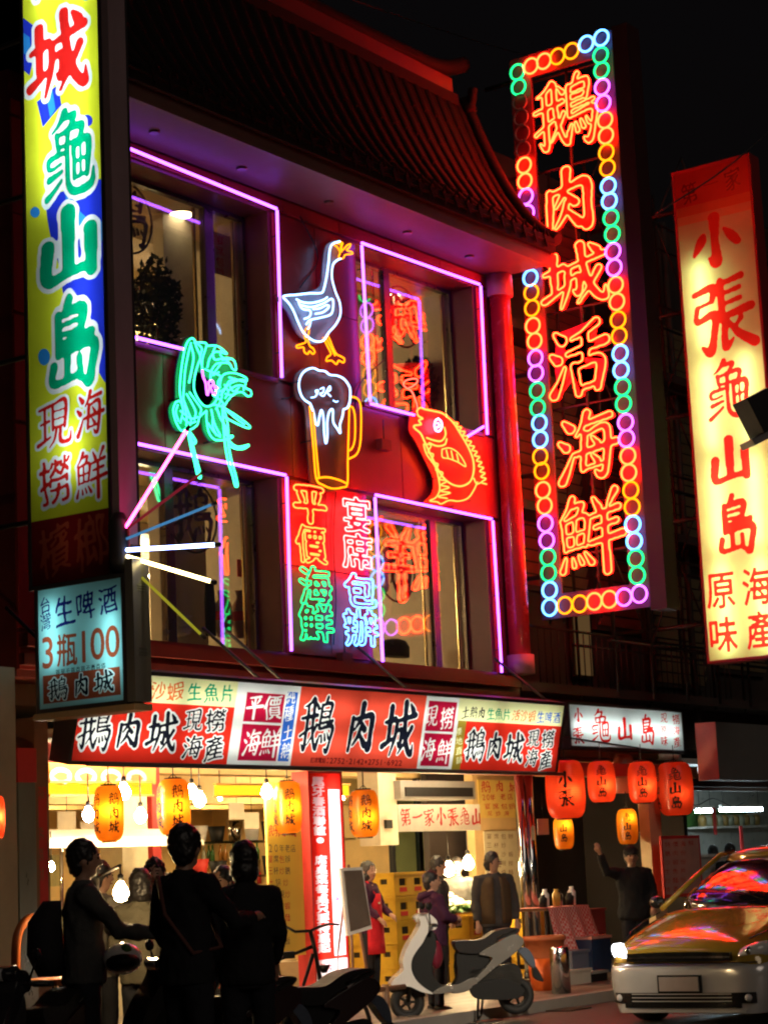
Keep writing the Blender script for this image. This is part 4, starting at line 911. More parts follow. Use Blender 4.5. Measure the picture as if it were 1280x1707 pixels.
# corner column
mb = MB(); mb.lathe([(.135, 3.95), (.135, 8.45)], (21.16, 13.1, 0), 24); mb.build('corner_column', mat('red_column_paint', (0.5, 0.03, 0.025), .25, coat=.3, bump=.03), bld)
for z0, z1, r in ((8.45, 8.72, .17), (3.72, 3.95, .17)): MB().lathe([(r, z0), (r, z1)], (21.16, 13.1, 0), 20).build('column_collar', mat('collar_plaster', (.4, .2, .18), .5), bld)
MB().bb(21.03, 21.3, 13.22, 13.8, 3.3, 8.7).build('pier', m_trim, bld)
# eaves
MB().bb(13.5, 21.22, 12.42, 13.199, 8.725, 8.76).build('soffit', m_soffit, bld)
for x, y in ((14.5, 12.85), (15.9, 12.9), (17.4, 12.9), (18.9, 12.9), (20.2, 12.9)): MB().lathe([(.05, 8.705), (.06, 8.722)], (x, y, 0), 12).build('soffit_fitting', m_frame, bld)
MB().bb(13.5, 21.24, 12.36, 12.419, 8.70, 8.93).build('fascia', m_fascia, bld)
MB().bb(13.5, 21.24, 12.30, 12.359, 8.86, 8.95).build('gutter', m_tile, bld)
PROF = [(12.28, 8.97), (12.5, 9.12), (12.72, 9.36), (12.95, 9.72), (13.16, 10.14), (13.36, 10.62), (13.54, 11.12)]
mb = MB(); n = len(PROF); x0, x1 = 13.5, 21.22
vs = [(x, y, z) for x in (x0, x1) for y, z in PROF]+[(x, y+.1, z-.12) for x in (x0, x1) for y, z in PROF]
fs = [(i, i+1, n+i+1, n+i) for i in range(n-1)]+[(2*n+i, 3*n+i, 3*n+i+1, 2*n+i+1) for i in range(n-1)]+[(n+i, n+i+1, 3*n+i+1, 3*n+i) for i in range(n-1)]+[(0, n, 3*n, 2*n)]
roof = mb.add(vs, fs).build('roof', m_tile, bld)
# rows of half-round cover tiles: one shared mesh per course
first = {}
xr = x1-.1; row = 0; fine = cr(PROF, 3)
while xr > x0+.1:
    for i in range(0, len(PROF)-1):
        (ya, za), (yb, zb) = PROF[i], PROF[i+1]
        if i not in first:
            mb = MB(); vs = []; r0, r1 = .075, .06
            for (y, z, r) in ((ya, za, r0), (yb+(yb-ya)*.12, zb+(zb-za)*.12, r1)):
                for k in range(7):
                    a = math.pi*k/6; vs.append((math.cos(a)*r, y-ya, z-za+math.sin(a)*r*.9+.005))
            mb.add(vs, [(k, k+1, 8+k, 7+k) for k in range(6)], True)
            mb.add(vs[:7], [tuple(range(7))])
            o = mb.build('roof_tile', m_tile, roof, origin=(0, 0, 0)); first[i] = o
            o.location = Vector((xr, ya, za))-PW(roof)
        else:
            o = first[i].copy(); C.objects.link(o); o.location = Vector((xr, ya, za))-PW(roof)
    xr -= .245; row += 1
# drip edge points between the rows
mb = MB(); x = x1-.1; k = 0; drip = None
while x > x0+.3:
    if drip is None:
        d = MB(); d.prism([(-.07, 0, .04), (.07, 0, .04), (0, 0, -.10)], (0, .02, 0)); d.tube([(-.06, .01, .04), (0, .01, .13), (.06, .01, .04)], .016, 5)
        drip = d.build('drip_tile', m_tile, roof, origin=(0, 0, 0)); drip.location = Vector((x-.122, 12.27, 8.99))-PW(roof)
    else:
        o = drip.copy(); C.objects.link(o); o.location = Vector((x-.122, 12.27, 8.99))-PW(roof)
    x -= .245
m_ridge = mat('ridge_plaster', (0.02, 0.01, 0.009), .7, spec=.12)
MB().bb(x0, 21.08, 13.5, 13.85, 11.05, 11.2).build('ridge', m_ridge, roof)
MB().bb(x0, 21.04, 13.55, 13.8, 11.2, 11.42).build('ridge', m_trim, roof)
rp = cr([(x0, 13.67, 11.5), (16, 13.67, 11.5), (20, 13.67, 11.52), (20.95, 13.67, 11.58), (21.5, 13.67, 11.78)], 5)
MB().tube(rp, .11, 8).build('ridge_cap', m_ridge, roof)
hp = cr([(21.27, y, z+.07) for y, z in PROF]+[], 3); MB().tube(hp, .09, 8).build('verge', m_ridge, roof)
MB().tube(cr([(21.25, 13.5, 11.0), (21.25, 13.42, 11.1), (21.25, 13.38, 11.3)], 4), [.1]*4+[.06]*5, 8).build('ridge_ornament', m_ridge, roof)
MB().prism([(21.2, 12.6, 8.8), (21.2, 13.6, 8.8), (21.2, 15.4, 8.8), (21.2, 13.66, 11.1)], (-.06, 0, 0)).build('gable_wall', m_trim, bld)
MB().add([(x0, 13.6, 11.1), (21.22, 13.6, 11.1), (21.22, 15.4, 8.9), (x0, 15.4, 8.9)], [(0, 1, 2, 3)]).build('rear_roof', m_tile, roof)

# things inside the upper rooms
def lamp_disc(x, y, z, label, r=.09, s=14, col=(1, .86, .6)):
    t = thing('ceiling_downlight', (x, y, z), label, 'lamp')
    MB().lathe([(r, z-.012), (r, z-.002)], (x, y, 0), 14).build('lamp_lens', glow('lamp_downlight', (1, .84, .58), s), t)
    MB().lathe([(r+.025, z-.008), (r+.025, z)], (x, y, 0), 14).build('lamp_rim', m_brass, t)
UC = 8.72; LC = 5.75
def at_z(px, z): q = on_floor(*px, z=z); return q.x, q.y
for px, z, lb in (((303, 357), UC-.005, 'large round downlight in the upper left room'), ((266, 393), UC-.005, 'small round downlight left of the bigger one, upper left room'), ((372, 898), LC-.005, 'oval downlight beside the emblem in the lower left room'), ((328, 997), LC-.005, 'downlight low in the lower left window'),
                  ((656, 492), UC-.005, 'downlight in the upper right room'), ((683, 880), LC-.005, 'downlight in the lower right room')):
    x, y = at_z(px, z); lamp_disc(x, y, z, lb, r=.13 if px[0] == 303 else .085)
for i, (x, y, z, e) in enumerate(((15.2, 15.6, 8.3, 30), (19.6, 15.6, 8.3, 20), (15.2, 15.8, 5.35, 34), (19.6, 15.6, 5.35, 30))):  # pendant lamps added out of view to light the rooms behind the windows
    t = thing('pendant_lamp', (x, y, z), ['round pendant lamp inside the upper left room', 'round pendant lamp inside the upper right room', 'round pendant lamp inside the lower left room', 'round pendant lamp inside the lower right room'][i], 'lamp')
    MB().ball((x, y+2.2, z), .10, 8).build('lamp_globe', glow('lamp_room' if z > 6 else 'lamp_room_low', (1, .78, .46), 640 if z > 6 else 1000), t)
    MB().tube([(x, y+2.2, z+.1), (x, y+2.2, z+.42)], .008, 5).build('lamp_cord', M['wire'], t)
# plant silhouette upper left, posters, bottles and bits seen through the glass
m_leaf = mat('house_plant_leaf', (0.02, 0.045, 0.015), .6)
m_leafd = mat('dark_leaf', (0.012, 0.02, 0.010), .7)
def leafball(mb, c, r, n, s, sc=(1, 1, 1), rnd=random.Random(3)):
    for i in range(n):
        v = Vector((rnd.gauss(0, 1), rnd.gauss(0, 1), rnd.gauss(0, 1))).normalized()*rnd.random()**.33
        p = Vector(c)+Vector((v.x*r*sc[0], v.y*r*sc[1], v.z*r*sc[2])); a = Vector((rnd.gauss(0, 1), rnd.gauss(0, 1), rnd.gauss(0, 1))).normalized(); b = a.cross(Vector((rnd.random(), rnd.random(), rnd.random()))).normalized()
        mb.add([p-a*s, p+b*s*.45, p+a*s, p-b*s*.45], [(0, 1, 2, 3)])
def plant(c, r, label, sc, z0):
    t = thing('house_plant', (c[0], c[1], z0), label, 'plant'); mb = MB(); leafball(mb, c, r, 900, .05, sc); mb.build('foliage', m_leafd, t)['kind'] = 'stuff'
    MB().tube([(c[0], c[1], z0+.25), (c[0], c[1], c[2])], .02, 6).build('stem', m_trim, t); MB().lathe([(.1, z0), (.15, z0+.3)], (c[0], c[1], 0), 12).build('pot', m_trim, t)
p = front(14.1).hit(262, 510); plant((p.x, 14.1, p.z), .42, 'dark bushy house plant inside the upper left window', (.68, .6, 1.35), 6.46)
p = front(14.1).hit(700, 640); plant((p.x, 14.1, p.z), .3, 'dark house plant inside the upper right window', (1, .7, 1.2), 6.46)
def wallpaper(name, pl, q, base, items, label, cat, col, group=None, **k):
    L = quad_loc(pl, q); a0, a1 = L[0][0], L[1][0]; b0, b1 = L[2][1], L[0][1]
    o = thing(name, pl.w((a0+a1)/2, b0), label, cat, group)
    bd = MB(); box_loc(bd, pl, a0, a1, b0, b1, -.012, -.003); bd.build('board', base, o)
    face('print', pl, [(a0, b0), (a1, b0), (a1, b1), (a0, b1)], base, [(T(pl, items, N=56, **k), col)], o)
    return o
m_paper = mat('cream_paper', (0.62, 0.55, 0.4), .7, bump=0); m_redink = mat('red_ink', (0.55, 0.03, 0.02), .6, bump=0); m_redpaper = mat('red_paper', (0.6, 0.03, 0.03), .6, bump=0)
m_blackink = mat('black_ink', (0.02, 0.015, 0.015), .6, bump=0); m_ochrep = mat('yellow_paper', (0.75, 0.52, 0.12), .6, bump=0); m_greyink = mat('brown_ink', (0.2, 0.1, .05), .6, bump=0)
wallpaper('wall_poster', front(13.95), [(356, 385), (400, 385), (400, 468), (356, 468)], m_paper, [('宴', 367, 400, 14, 16), ('席', 367, 418, 13, 15), ('包', 367, 436, 13, 15), ('辦', 367, 453, 13, 15)], 'cream paper poster with red characters inside the upper left window', 'poster', m_redink)
wallpaper('wall_poster', front(14.3), [(757, 985), (775, 985), (775, 1060), (757, 1060)], m_paper, [('菜', 766, 1000, 10, 12), ('單', 766, 1016, 10, 12)], 'cream menu poster inside the lower right window', 'poster', m_blackink)
wallpaper('wall_poster', front(14.0), [(215, 1008), (243, 1008), (243, 1062), (215, 1062)], m_redpaper, [], 'plain red poster low inside the lower left window', 'poster', m_redink)
wallpaper('wall_poster', front(14.35), [(396, 932), (404, 932), (404, 962), (396, 962)], m_redpaper, [], 'narrow red paper strip on the pale wall of the lower left room', 'poster', m_redink)
MB().bb(16.15, 16.9, 14.4, 14.55, 3.6, 5.74).build('wall_column', m_plaster, bld)
MB().bb(16.35, 16.9, 14.4, 14.55, 6.5, 8.70).build('wall_column', m_plaster, bld)
def jar(px, y, h, label):
    p = front(y).hit(*px); t = thing('wrapped_vase', (p.x, y, p.z), label, 'vase')
    MB().lathe([(.07, p.z), (.1, p.z+h*.3), (.09, p.z+h*.7), (.045, p.z+h*.85), (.06, p.z+h)], (p.x, y, 0), 14).build('body', mat('vase_glaze', (.4, .28, .2), .3), t)
    MB().lathe([(.104, p.z+h*.35), (.1, p.z+h*.55)], (p.x, y, 0), 14, caps=False).build('band', m_redpaper, t)
jar((374, 1062), 14.1, .5, 'glazed vase with red band, left one of two in the lower left window'); jar((404, 1064), 14.1, .52, 'glazed vase with red band, right one of two in the lower left window')
t = thing('stacked_dishes', front(14.1).hit(295, 1062), 'pale stack of dishes on the sill of the lower left window', 'dishes')
p = front(14.1).hit(300, 1060)
for k in range(6): MB().lathe([(.06, p.z+k*.035), (.13, p.z+k*.035+.03)], (p.x+(k % 2)*.02, 14.1, 0), 14).build('dish', mat('white_china', (.6, .55, .48), .3), t)
for (a, y, w, h, lb) in (((352, 1060), 14.0, .16, .62, 'narrow dark bottle cooler in the lower left window'), ((575+85, 1095), 14.3, .5, .22, 'dark chair back in the lower right window'), ((735, 1095), 14.3, .45, .28, 'second dark chair back in the lower right window')):
    p = front(y).hit(*a); t = thing('chair_back' if 'chair' in lb else 'bottle_cooler', p, lb, 'chair' if 'chair' in lb else 'cooler')
    mb = MB(); mb.lathe([(w*.5, 0), (w*.52, h*.6), (w*.4, h*.9), (w*.15, h)], (0, 0, 0), 14); mb.v = [(v[0]+p.x, v[1]*.4+y, v[2]+p.z) for v in mb.v]; mb.build('body', m_dark, t)

# ================================================================ neighbour on the right: shuttered house behind scaffolding
nb = thing('shuttered_house', (24.5, 13.7, 0), 'dark shuttered house behind scaffolding between the neon sign and the yellow sign', 'building')
m_slat = mat('beige_shutter', (0.30, 0.22, 0.12), .5, .2, var=.4); m_brickr = mat('red_siding', (.32, .07, .05), .6); m_conc = mat('stained_concrete', (.05, .037, .03), .7, var=.5, scale=2)
NY = 13.75
mb = MB(); mb.bb(21.35, 34, NY+.1, NY+.3, 3.0, 10.9); mb.build('wall', m_conc, nb)
for i, (x0, x1, z0, z1, m) in enumerate([(21.6, 22.9, 5.0, 8.4, m_brickr), (23.1, 24.0, 4.9, 8.0, m_slat), (24.3, 25.6, 4.6, 7.4, m_brickr), (25.9, 27.3, 3.9, 5.6, m_slat), (25.9, 27.4, 6.1, 9.4, m_slat), (27.8, 29.4, 4.2, 9, m_slat), (23.2, 24.4, 8.6, 10.6, m_brickr)]):
    n = int((z1-z0)/.16)
    sl = None
    sh = MB().bb(x0-.05, x1+.05, NY+.02, NY+.099, z0-.05, z1+.05).build('shutter_frame', m_conc, nb)
    for k in range(n):
        if sl is None: sl = MB().box((0, 0, 0), (x1-x0, .03, .13), rx=.35).build('slat', m, sh, origin=(0, 0, 0)); o = sl
        else: o = sl.copy(); C.objects.link(o)
        o.location = Vector(((x0+x1)/2, NY-.01, z0+.08+k*.16))-PW(sh)
for k, (z, px) in enumerate(((3.55, 0), (5.85, 0), (8.2, 0))): MB().bb(21.4, 33, NY-.5, NY, z, z+.12).build('balcony_slab', m_conc, nb)
for x in [21.9+i*.16 for i in range(34)]: MB().tube([(x, NY-.47, 3.67), (x, NY-.47, 4.35)], .010, 4).build('baluster', M['steel_dark'], nb)
MB().tube([(21.5, NY-.47, 4.37), (29, NY-.47, 4.37)], .018, 5).build('handrail', M['steel_dark'], nb)
for a, b, c, d, lb in ((21.95, 22.35, 3.95, 4.75, 0), (23.6, 24.0, 3.9, 4.8, 0)):
    w = MB().bb(a-.04, b+.04, NY-.0, NY+.05, c-.04, d+.04).build('window_frame', m_frame, nb); MB().bb(a, b, NY-.02, NY-.005, c, d).build('pane', glow('lit_curtain', (1, .55, .2), .09), w)
for i, x in enumerate((25.2, 26.6)): MB().tube([(x, NY-.2, 3.0), (x, NY-.2, 10.8)], .05, 8).build('drain_pipe', m_conc, nb)
sc_ = thing('scaffolding', (26, 13.0, 0), 'steel scaffolding of poles and cross braces beside the neon sign', 'scaffolding')
for i in range(8):
    for y in (12.75, 13.3): MB().tube([(22.9+i*.95, y, 3.5), (22.9+i*.95, y, 10.6)], .022, 6).build('upright', M['steel_dark'], sc_)
for j in range(6):
    z = 4.2+j*1.2
    for y in (12.75, 13.3): MB().tube([(22.75, y, z), (29.7, y, z)], .02, 6).build('ledger', M['steel_dark'], sc_)
    for i in range(7):
        MB().tube([(22.9+i*.95, 12.74, z+(0 if (i+j) % 2 else 1.2)), (23.85+i*.95, 12.74, z+(1.2 if (i+j) % 2 else 0))], .014, 5).build('brace', M['steel_dark'], sc_)
# far dark houses closing the street
for x0, x1, y, h, lb in ((34.5, 60, 14.5, 13, 'dark block further down the street beyond the yellow sign'), (-4, 12.3, 14.2, 12, 'dark neighbouring house at the far left edge')):
    t = thing('dark_building', ((x0+x1)/2, y, 0), lb, 'building'); MB().bb(x0, x1, y, y+6, 3.3 if x0 > 0 else 0, h).build('wall', m_conc, t)
    for i in range(4):
        for j in range(3):
            xx = x1-1.6-i*2.2 if x0 < 0 else x0+1+i*2.2; zz = 4.3+j*3; w = MB().bb(xx-.05, xx+1.25, y-.05, y-.001, zz-.05, zz+1.45).build('window_frame', m_frame, t); MB().bb(xx, xx+1.2, y-.06, y-.052, zz, zz+1.4).build('pane', mat('dark_pane', (.02, .02, .025), .1, bump=0), w)

# cables and transformer boxes of the neon along the wall
m_cable = mat('black_cable', (.02, .018, .018), .5)
for k, (pts, lb) in enumerate((([(500, 640), (488, 660), (470, 665)], 'short black neon cable left of the beer mug'), ([(560, 820), (556, 900), (560, 1000), (556, 1075)], 'black cable between the two vertical neon writings'),
      ([(640, 600), (600, 640), (590, 690)], 'black cable from the upper right window towards the beer mug'), ([(500, 360), (530, 430), (500, 480)], 'black cable behind the neck of the neon goose'), ([(700, 700), (730, 800), (745, 832)], 'black cable below the neon fish'))):
    P_ = front(FY-.02); tag(MB().tube([P_.hit(*tuple(v)) for v in cr(pts, 5)], .008, 5).build('neon_cable', m_cable), lb, 'cable')
for k, (px, lb) in enumerate((((575, 1098), 'small grey transformer box under the neon writing'), ((640, 742), 'small grey transformer box left of the neon fish'))):
    q = front(FY-.05).hit(*px); t = thing('transformer_box', q, lb, 'box'); MB().bb(q.x-.09, q.x+.09, FY-.09, FY-.005, q.z-.06, q.z+.06).build('case', m_trim, t); MB().tube([(q.x, FY-.05, q.z+.06), (q.x+.02, FY-.04, q.z+.3)], .008, 5).build('lead', m_cable, t)

q = on_floor(785, 1702, .0); t = thing('manhole_cover', (q.x, q.y, 0), 'round iron manhole cover in the road below the white scooter', 'manhole cover'); MB().lathe([(.26, .001), (.26, .008), (.24, .012)], (q.x, q.y, 0), 28).build('lid', mat('worn_iron', (.22, .17, .11), .35, .7), t); MB().lathe([(.31, .001), (.31, .006), (.265, .006)], (q.x, q.y, 0), 28, caps=False).build('ring', m_conc, t)
t = thing('drain_grate', (17.9, 10.9, 0), 'iron drain grate along the kerb right of the scooter', 'drain grate')
for i in range(9): MB().bb(17.9+i*.05, 17.925+i*.05, 10.74, 11.02, .001, .014).build('bar', m_frame, t)
# ================================================================ ground floor: shop, lamps, lanterns
L_BULB = glow('lamp_bulb', (1.0, .70, .34), 420); L_COOL = glow('lamp_cool_bulb', (.80, .85, 1.0), 260)
m_warmwall = mat('warm_shop_wall', (.66, .45, .19), .6, var=.35, scale=2); m_tilew = mat('white_wall_tile', (.55, .55, .5), .3)
m_redbeam = mat('red_beam', (.45, .03, .025), .5); m_wood = mat('brown_wood', (.2, .1, .05), .5); m_stone = mat('pillar_stone', (.26, .2, .13), .45, var=.4, scale=3)
m_chrome = mat('polished_steel', (.6, .6, .6), .12, 1.0, bump=.02, var=.1); m_black = mat('black_plastic', (.008, .008, .008), .55, spec=.3)
m_white = mat('white_paint', (.75, .73, .68), .35); m_green = mat('green_leafy', (.06, .16, .03), .6); m_grey = mat('grey_cabinet', (.25, .24, .22), .5)
shop = thing('shop_interior', (15, 16, 0), 'bright ground floor room of the goose restaurant with beams and pale walls', 'shop room')
MB().bb(12.9, 24.6, 21.0, 21.1, .07, 2.8).build('back_wall', m_warmwall, shop)
MB().bb(12.8, 12.9, 13.2, 21.0, .07, 2.8).build('side_wall', m_warmwall, shop)
MB().bb(24.6, 24.7, 14.9, 21.1, .07, 2.8).build('side_wall', m_warmwall, shop)
MB().bb(12.8, 24.7, 13.2, 21.1, 2.76, 2.84).build('ceiling', m_ceil, shop)
MB().bb(12.9, 21.4, 13.15, 13.45, 2.56, 2.72).build('front_beam', m_redbeam, shop)
MB().bb(17.5, 24.5, 12.9, 13.1, 2.50, 2.66).build('red_lintel', m_redbeam, shop)
for y, z in ((15.0, 2.6), (16.6, 2.36), (18.2, 2.5), (19.6, 2.45)): MB().bb(12.92, 24.58, y, y+.3, z, 2.755).build('ceiling_beam', m_warmwall, shop)
for k, (x, y) in enumerate(((16.6, 15.6), (20.2, 17.2), (18.4, 18.8))): MB().bb(x, x+1.3, y, y+.4, 2.745, 2.758).build('air_slot', m_black, shop)
p_ = front(14.6); u0, u1 = p_.loc(204, 1400)[0], p_.loc(247, 1400)[0]
MB().bb(u0, u1, 14.6, 14.9, .07, 2.75).build('pale_pillar', mat('pale_pillar_paint', (.75, .68, .45), .5), shop)
u0, u1 = front(14.9).loc(254, 1360)[0], front(14.9).loc(268, 1360)[0]
MB().bb(u0, u1, 14.9, 15.1, 1.6, 2.75).build('red_pillar', m_redbeam, shop)
MB().bb(12.92, 12.99, 13.3, 20.9, .07, 1.0).build('wainscot', m_wood, shop)
# picture panels of dishes, yellow lit menu boxes on the beam
b14 = front(13.9); m_dish = mat('dish_blue_white', (.45, .5, .55), .4, bump=0); m_panelp = mat('orange_menu_panel', (.5, .2, .04), .5)
fm = thing('menu_frieze', b14.hit(170, 1325), 'frieze of four dish pictures over yellow lit menu boxes inside the left shop', 'menu board')
la, lb = b14.loc(85, 1305), b14.loc(262, 1308)
mb = MB(); box_loc(mb, b14, la[0], lb[0], la[1], la[1]+.32, -.05, -.01); mb.build('board', m_panelp, fm)
for i in range(4):
    q = b14.loc(102+i*42, 1294+i); loops = [np.array([(q[0]+.15*math.cos(a*math.pi/9), q[1]+.085*math.sin(a*math.pi/9)) for a in range(18)])]
    pm = glyph_mesh([loops], b14, .0).build('plate_picture', m_dish, fm)
    glyph_mesh([[np.array([(q[0]+.08*math.cos(a*math.pi/5+i)*(1+.3*(a % 2)), q[1]+.04*math.sin(a*math.pi/5+i)) for a in range(10)])]], b14, .004).build('food_picture', mat('food_brown', (.3, .12, .04), .5), pm)
g_yel = glow('lit_menu_yellow', (1.0, .60, .02), 1.6)
def menu_boxes(xs, y0, y1, parent):
    for a, b in xs:
        A, B = b14.loc(a, y0), b14.loc(b, y1); mb = MB(); box_loc(mb, b14, A[0], B[0], B[1], A[1], -.04, .0); o = mb.build('lit_menu_box', g_yel, parent)
        fr = MB(); 
        for u0, u1, v0, v1 in ((A[0]-.02, B[0]+.02, A[1], A[1]+.02), (A[0]-.02, B[0]+.02, B[1]-.02, B[1])): box_loc(fr, b14, u0, u1, v0, v1, -.04, .012)
        fr.build('rail', m_panelp, parent)
menu_boxes([(85, 108), (112, 159), (163, 205), (209, 254)], 1305, 1324, fm)
fm2 = thing('menu_frieze', b14.hit(405, 1325), 'yellow lit menu boxes right of the second yellow lantern', 'menu board')
menu_boxes([(362, 400), (402, 446), (556, 582)], 1309, 1326, fm2)
# more of the room: stacked stools, boxes, hanging pans, notices
def stool(x, y, n, lb):
    t = thing('stool_stack', (x, y, .07), lb, 'stools')
    for k in range(n):
        z = .07+.12*k; MB().lathe([(.15, z+.36), (.16, z+.38), (.16, z+.40)], (x, y, 0), 14).build('seat', m_redpaper, t)
    for a in range(4): c = math.cos(a*math.pi/2+.7); q = math.sin(a*math.pi/2+.7); MB().tube([(x+c*.13, y+q*.13, .07+.12*n+.26), (x+c*.18, y+q*.18, .07)], .014, 5).build('leg', M['steel_dark'], t)
stool(18.2, 15.2, 6, 'stack of round red stools in the left shop'); stool(19.4, 16.2, 3, 'lower stack of round red stools deeper in the shop')
rr = random.Random(31)
for k in range(9):
    x, y = 15.4+k*.62, 15.4+(k % 3)*.5; t = thing('cardboard_box', (x, y, .07), 'brown cardboard box on the shop floor, '+['leftmost of the row', 'second from the left end', 'third from the left end', 'fourth from the left end', 'middle of the row', 'fourth from the right end', 'third from the right end', 'second from the right end', 'rightmost of the row'][k], 'box')
    w, h = rr.uniform(.3, .5), rr.uniform(.25, .6); MB().box((x, y, .07+h/2), (w, .35, h), rz=rr.uniform(-.2, .2)).build('carton', mat('cardboard', (.33, .22, .11), .8), t); MB().box((x, y, .07+h+.004), (w*.2, .36, .006)).build('tape', m_paper, t)
for k, px in enumerate(((112, 1368), (150, 1385), (420, 1368), (395, 1352))):
    pl_ = front(16.0); q = pl_.hit(*px); t = thing('hanging_notice', q, ['small white notice hanging at the far left of the shop', 'second small notice under the first lantern', 'menu slip hanging left of the yellow banner', 'menu slip hanging beside the bulkhead'][k], 'notice'); MB().bb(q.x-.14, q.x+.14, 16.0, 16.01, q.z-.1, q.z+.1).build('sheet', m_paper, t); MB().tube([(q.x, 16, q.z+.1), (q.x, 16, 2.7)], .004, 4).build('string', M['wire'], t)
# drink shelves at the back
sh = thing('drinks_shelf', (16.2, 18.3, .07), 'wooden shelves of coloured bottles at the back of the left shop', 'shelf')
sp = side(24.3); ya = -sp.loc(328, 1450)[0]; yb_ = -sp.loc(446, 1450)[0]; z1 = sp.loc(400, 1386)[1]
y0_, y1_ = min(ya, yb_), max(ya, yb_)
for z in np.arange(.3, z1, .34): MB().bb(24.1, 24.5, y0_, y1_, z, z+.03).build('shelf_board', m_wood, sh)
MB().bb(24.5, 24.55, y0_, y1_, .07, z1).build('back_panel', m_wood, sh)
for y in (y0_, (y0_+y1_)/2, y1_): MB().bb(24.08, 24.5, y-.02, y+.02, .07, z1).build('upright', m_wood, sh)
sh.location = (24.3, (y0_+y1_)/2, .07)
for ch in list(sh.children): ch.location = ch.location
rr = random.Random(5)
bm = [mat('bottle_green', (.03, .12, .03), .15), mat('bottle_amber', (.3, .12, .02), .15), mat('bottle_red', (.35, .02, .02), .2), mat('bottle_clear', (.5, .5, .4), .15)]
bots = {}
for z in np.arange(.64, z1-.3, .34):
    y = y0_+.1
    while y < y1_-.08:
        k = rr.randrange(4)
        if k not in bots:
            o = MB().lathe([(.036, 0), (.038, .15), (.015, .20), (.015, .27), (.001, .27)], (0, 0, 0), 8).build('bottle', bm[k], origin=(0, 0, 0)); bots[k] = o
        else: o = bots[k].copy(); C.objects.link(o)
        o.location = (24.22+rr.uniform(-.03, .05), y, z+.03)
        tag(o, ['green glass bottle standing on the wooden drinks shelf', 'amber glass bottle standing on the wooden drinks shelf', 'red labelled bottle standing on the wooden drinks shelf', 'clear glass bottle standing on the wooden drinks shelf'][k], 'bottle', 'bottles on the drinks shelf')
        y += rr.uniform(.10, .14)
for k, (x, y, lb) in enumerate(((17.6, 15.9, 'frosted ceiling lamp nearest the left shopfront'), (20.5, 15.8, 'frosted ceiling lamp in the middle of the shop'), (19.5, 19.0, 'frosted ceiling lamp at the back of the shop'), (22.9, 18.9, 'frosted ceiling lamp over the drinks shelf'), (15.2, 17.6, 'frosted ceiling lamp above the left wall'))):  # ceiling lamps added out of view to brighten the shop room
    t = thing('ceiling_lamp', (x, y, 2.7), lb, 'lamp'); MB().lathe([(.001, 2.66), (.12, 2.68), (.16, 2.72), (.16, 2.758)], (x, y, 0), 16).build('lamp_shade', glow('lamp_shop_ceiling', (1, .74, .36), 170), t)
for k, (x, y, lb) in enumerate(((14.3, 13.85, 'tube lamp behind the left end of the sign board'), (15.9, 13.85, 'tube lamp behind the middle of the left shopfront'), (18.3, 13.75, 'tube lamp over the apron woman'), (19.7, 13.6, 'tube lamp over the yellow crates'), (20.7, 13.45, 'tube lamp over the man in the vest'))):  # tube lamps added behind the sign board to light the shopfront
    t = thing('tube_lamp', (x, y, 2.7), lb, 'lamp'); MB().tube([(x-.45, y, 2.68), (x+.45, y, 2.68)], .018, 8).build('tube', glow('lamp_shop_tube', (1, .80, .46), 160), t); MB().bb(x-.48, x+.48, y-.03, y+.03, 2.705, 2.758).build('fitting', m_white, t)
t = thing('dining_table', (20.5, 17.5, .07), 'round dining table with pale cloth deep in the left shop', 'table'); MB().lathe([(.5, .45), (.55, .74), (.55, .76)], (20.5, 17.5, 0), 20).build('cloth_top', m_white, t); MB().lathe([(.2, .07), (.05, .12), (.05, .5)], (20.5, 17.5, 0), 12).build('leg', m_black, t)
sp = side(24.55)
for k, (px, w, h, m, lb) in enumerate((((338, 1372), 20, 24, m_ochrep, 'fan shaped ochre picture high on the shop wall'), ((300, 1430), 18, 60, m_paper, 'pale poster on the shop wall behind the tall dark man'))):
    a = sp.loc(px[0]-w/2, px[1]+h/2); b = sp.loc(px[0]+w/2, px[1]-h/2); o = thing('wall_picture', sp.hit(*px), lb, 'picture'); mb = MB(); box_loc(mb, sp, a[0], b[0], a[1], b[1], -.02, 0); mb.build('sheet', m, o)
# food cart with awning and counter at left
ct = thing('food_counter', (13.9, 14.6, .07), 'steel food counter under a white awning edge in the left shop', 'counter')
MB().bb(13.1, 14.7, 14.4, 15.1, .07, .95).build('cabinet', m_chrome, ct); MB().bb(13.05, 14.75, 14.35, 15.15, .95, 1.0).build('top', m_chrome, ct)
MB().bb(13.1, 14.7, 14.5, 15.0, 1.45, 1.75).build('glass_case', glassy('case_glass', (.8, .9, .92), .08), ct)
for k in range(3): MB().bb(13.2, 14.4, 14.38, 14.40, 1.60+k*.07, 1.64+k*.07).build('red_stripe', m_redpaper, ct)
MB().add([(13.0, 13.7, 1.86), (15.9, 13.7, 1.84), (15.9, 14.3, 1.98), (13.0, 14.3, 2.0)], [(0, 1, 2, 3)]).add([(13.0, 13.69, 1.80), (15.9, 13.69, 1.79), (15.9, 13.69, 1.845), (13.0, 13.69, 1.865)], [(0, 1, 2, 3)]).build('awning', mat('white_canvas', (.7, .66, .55), .7), ct)
for x in (13.15, 14.65): MB().tube([(x, 14.45, 1.0), (x, 14.45, 1.95)], .02, 6).build('post', m_chrome, ct)
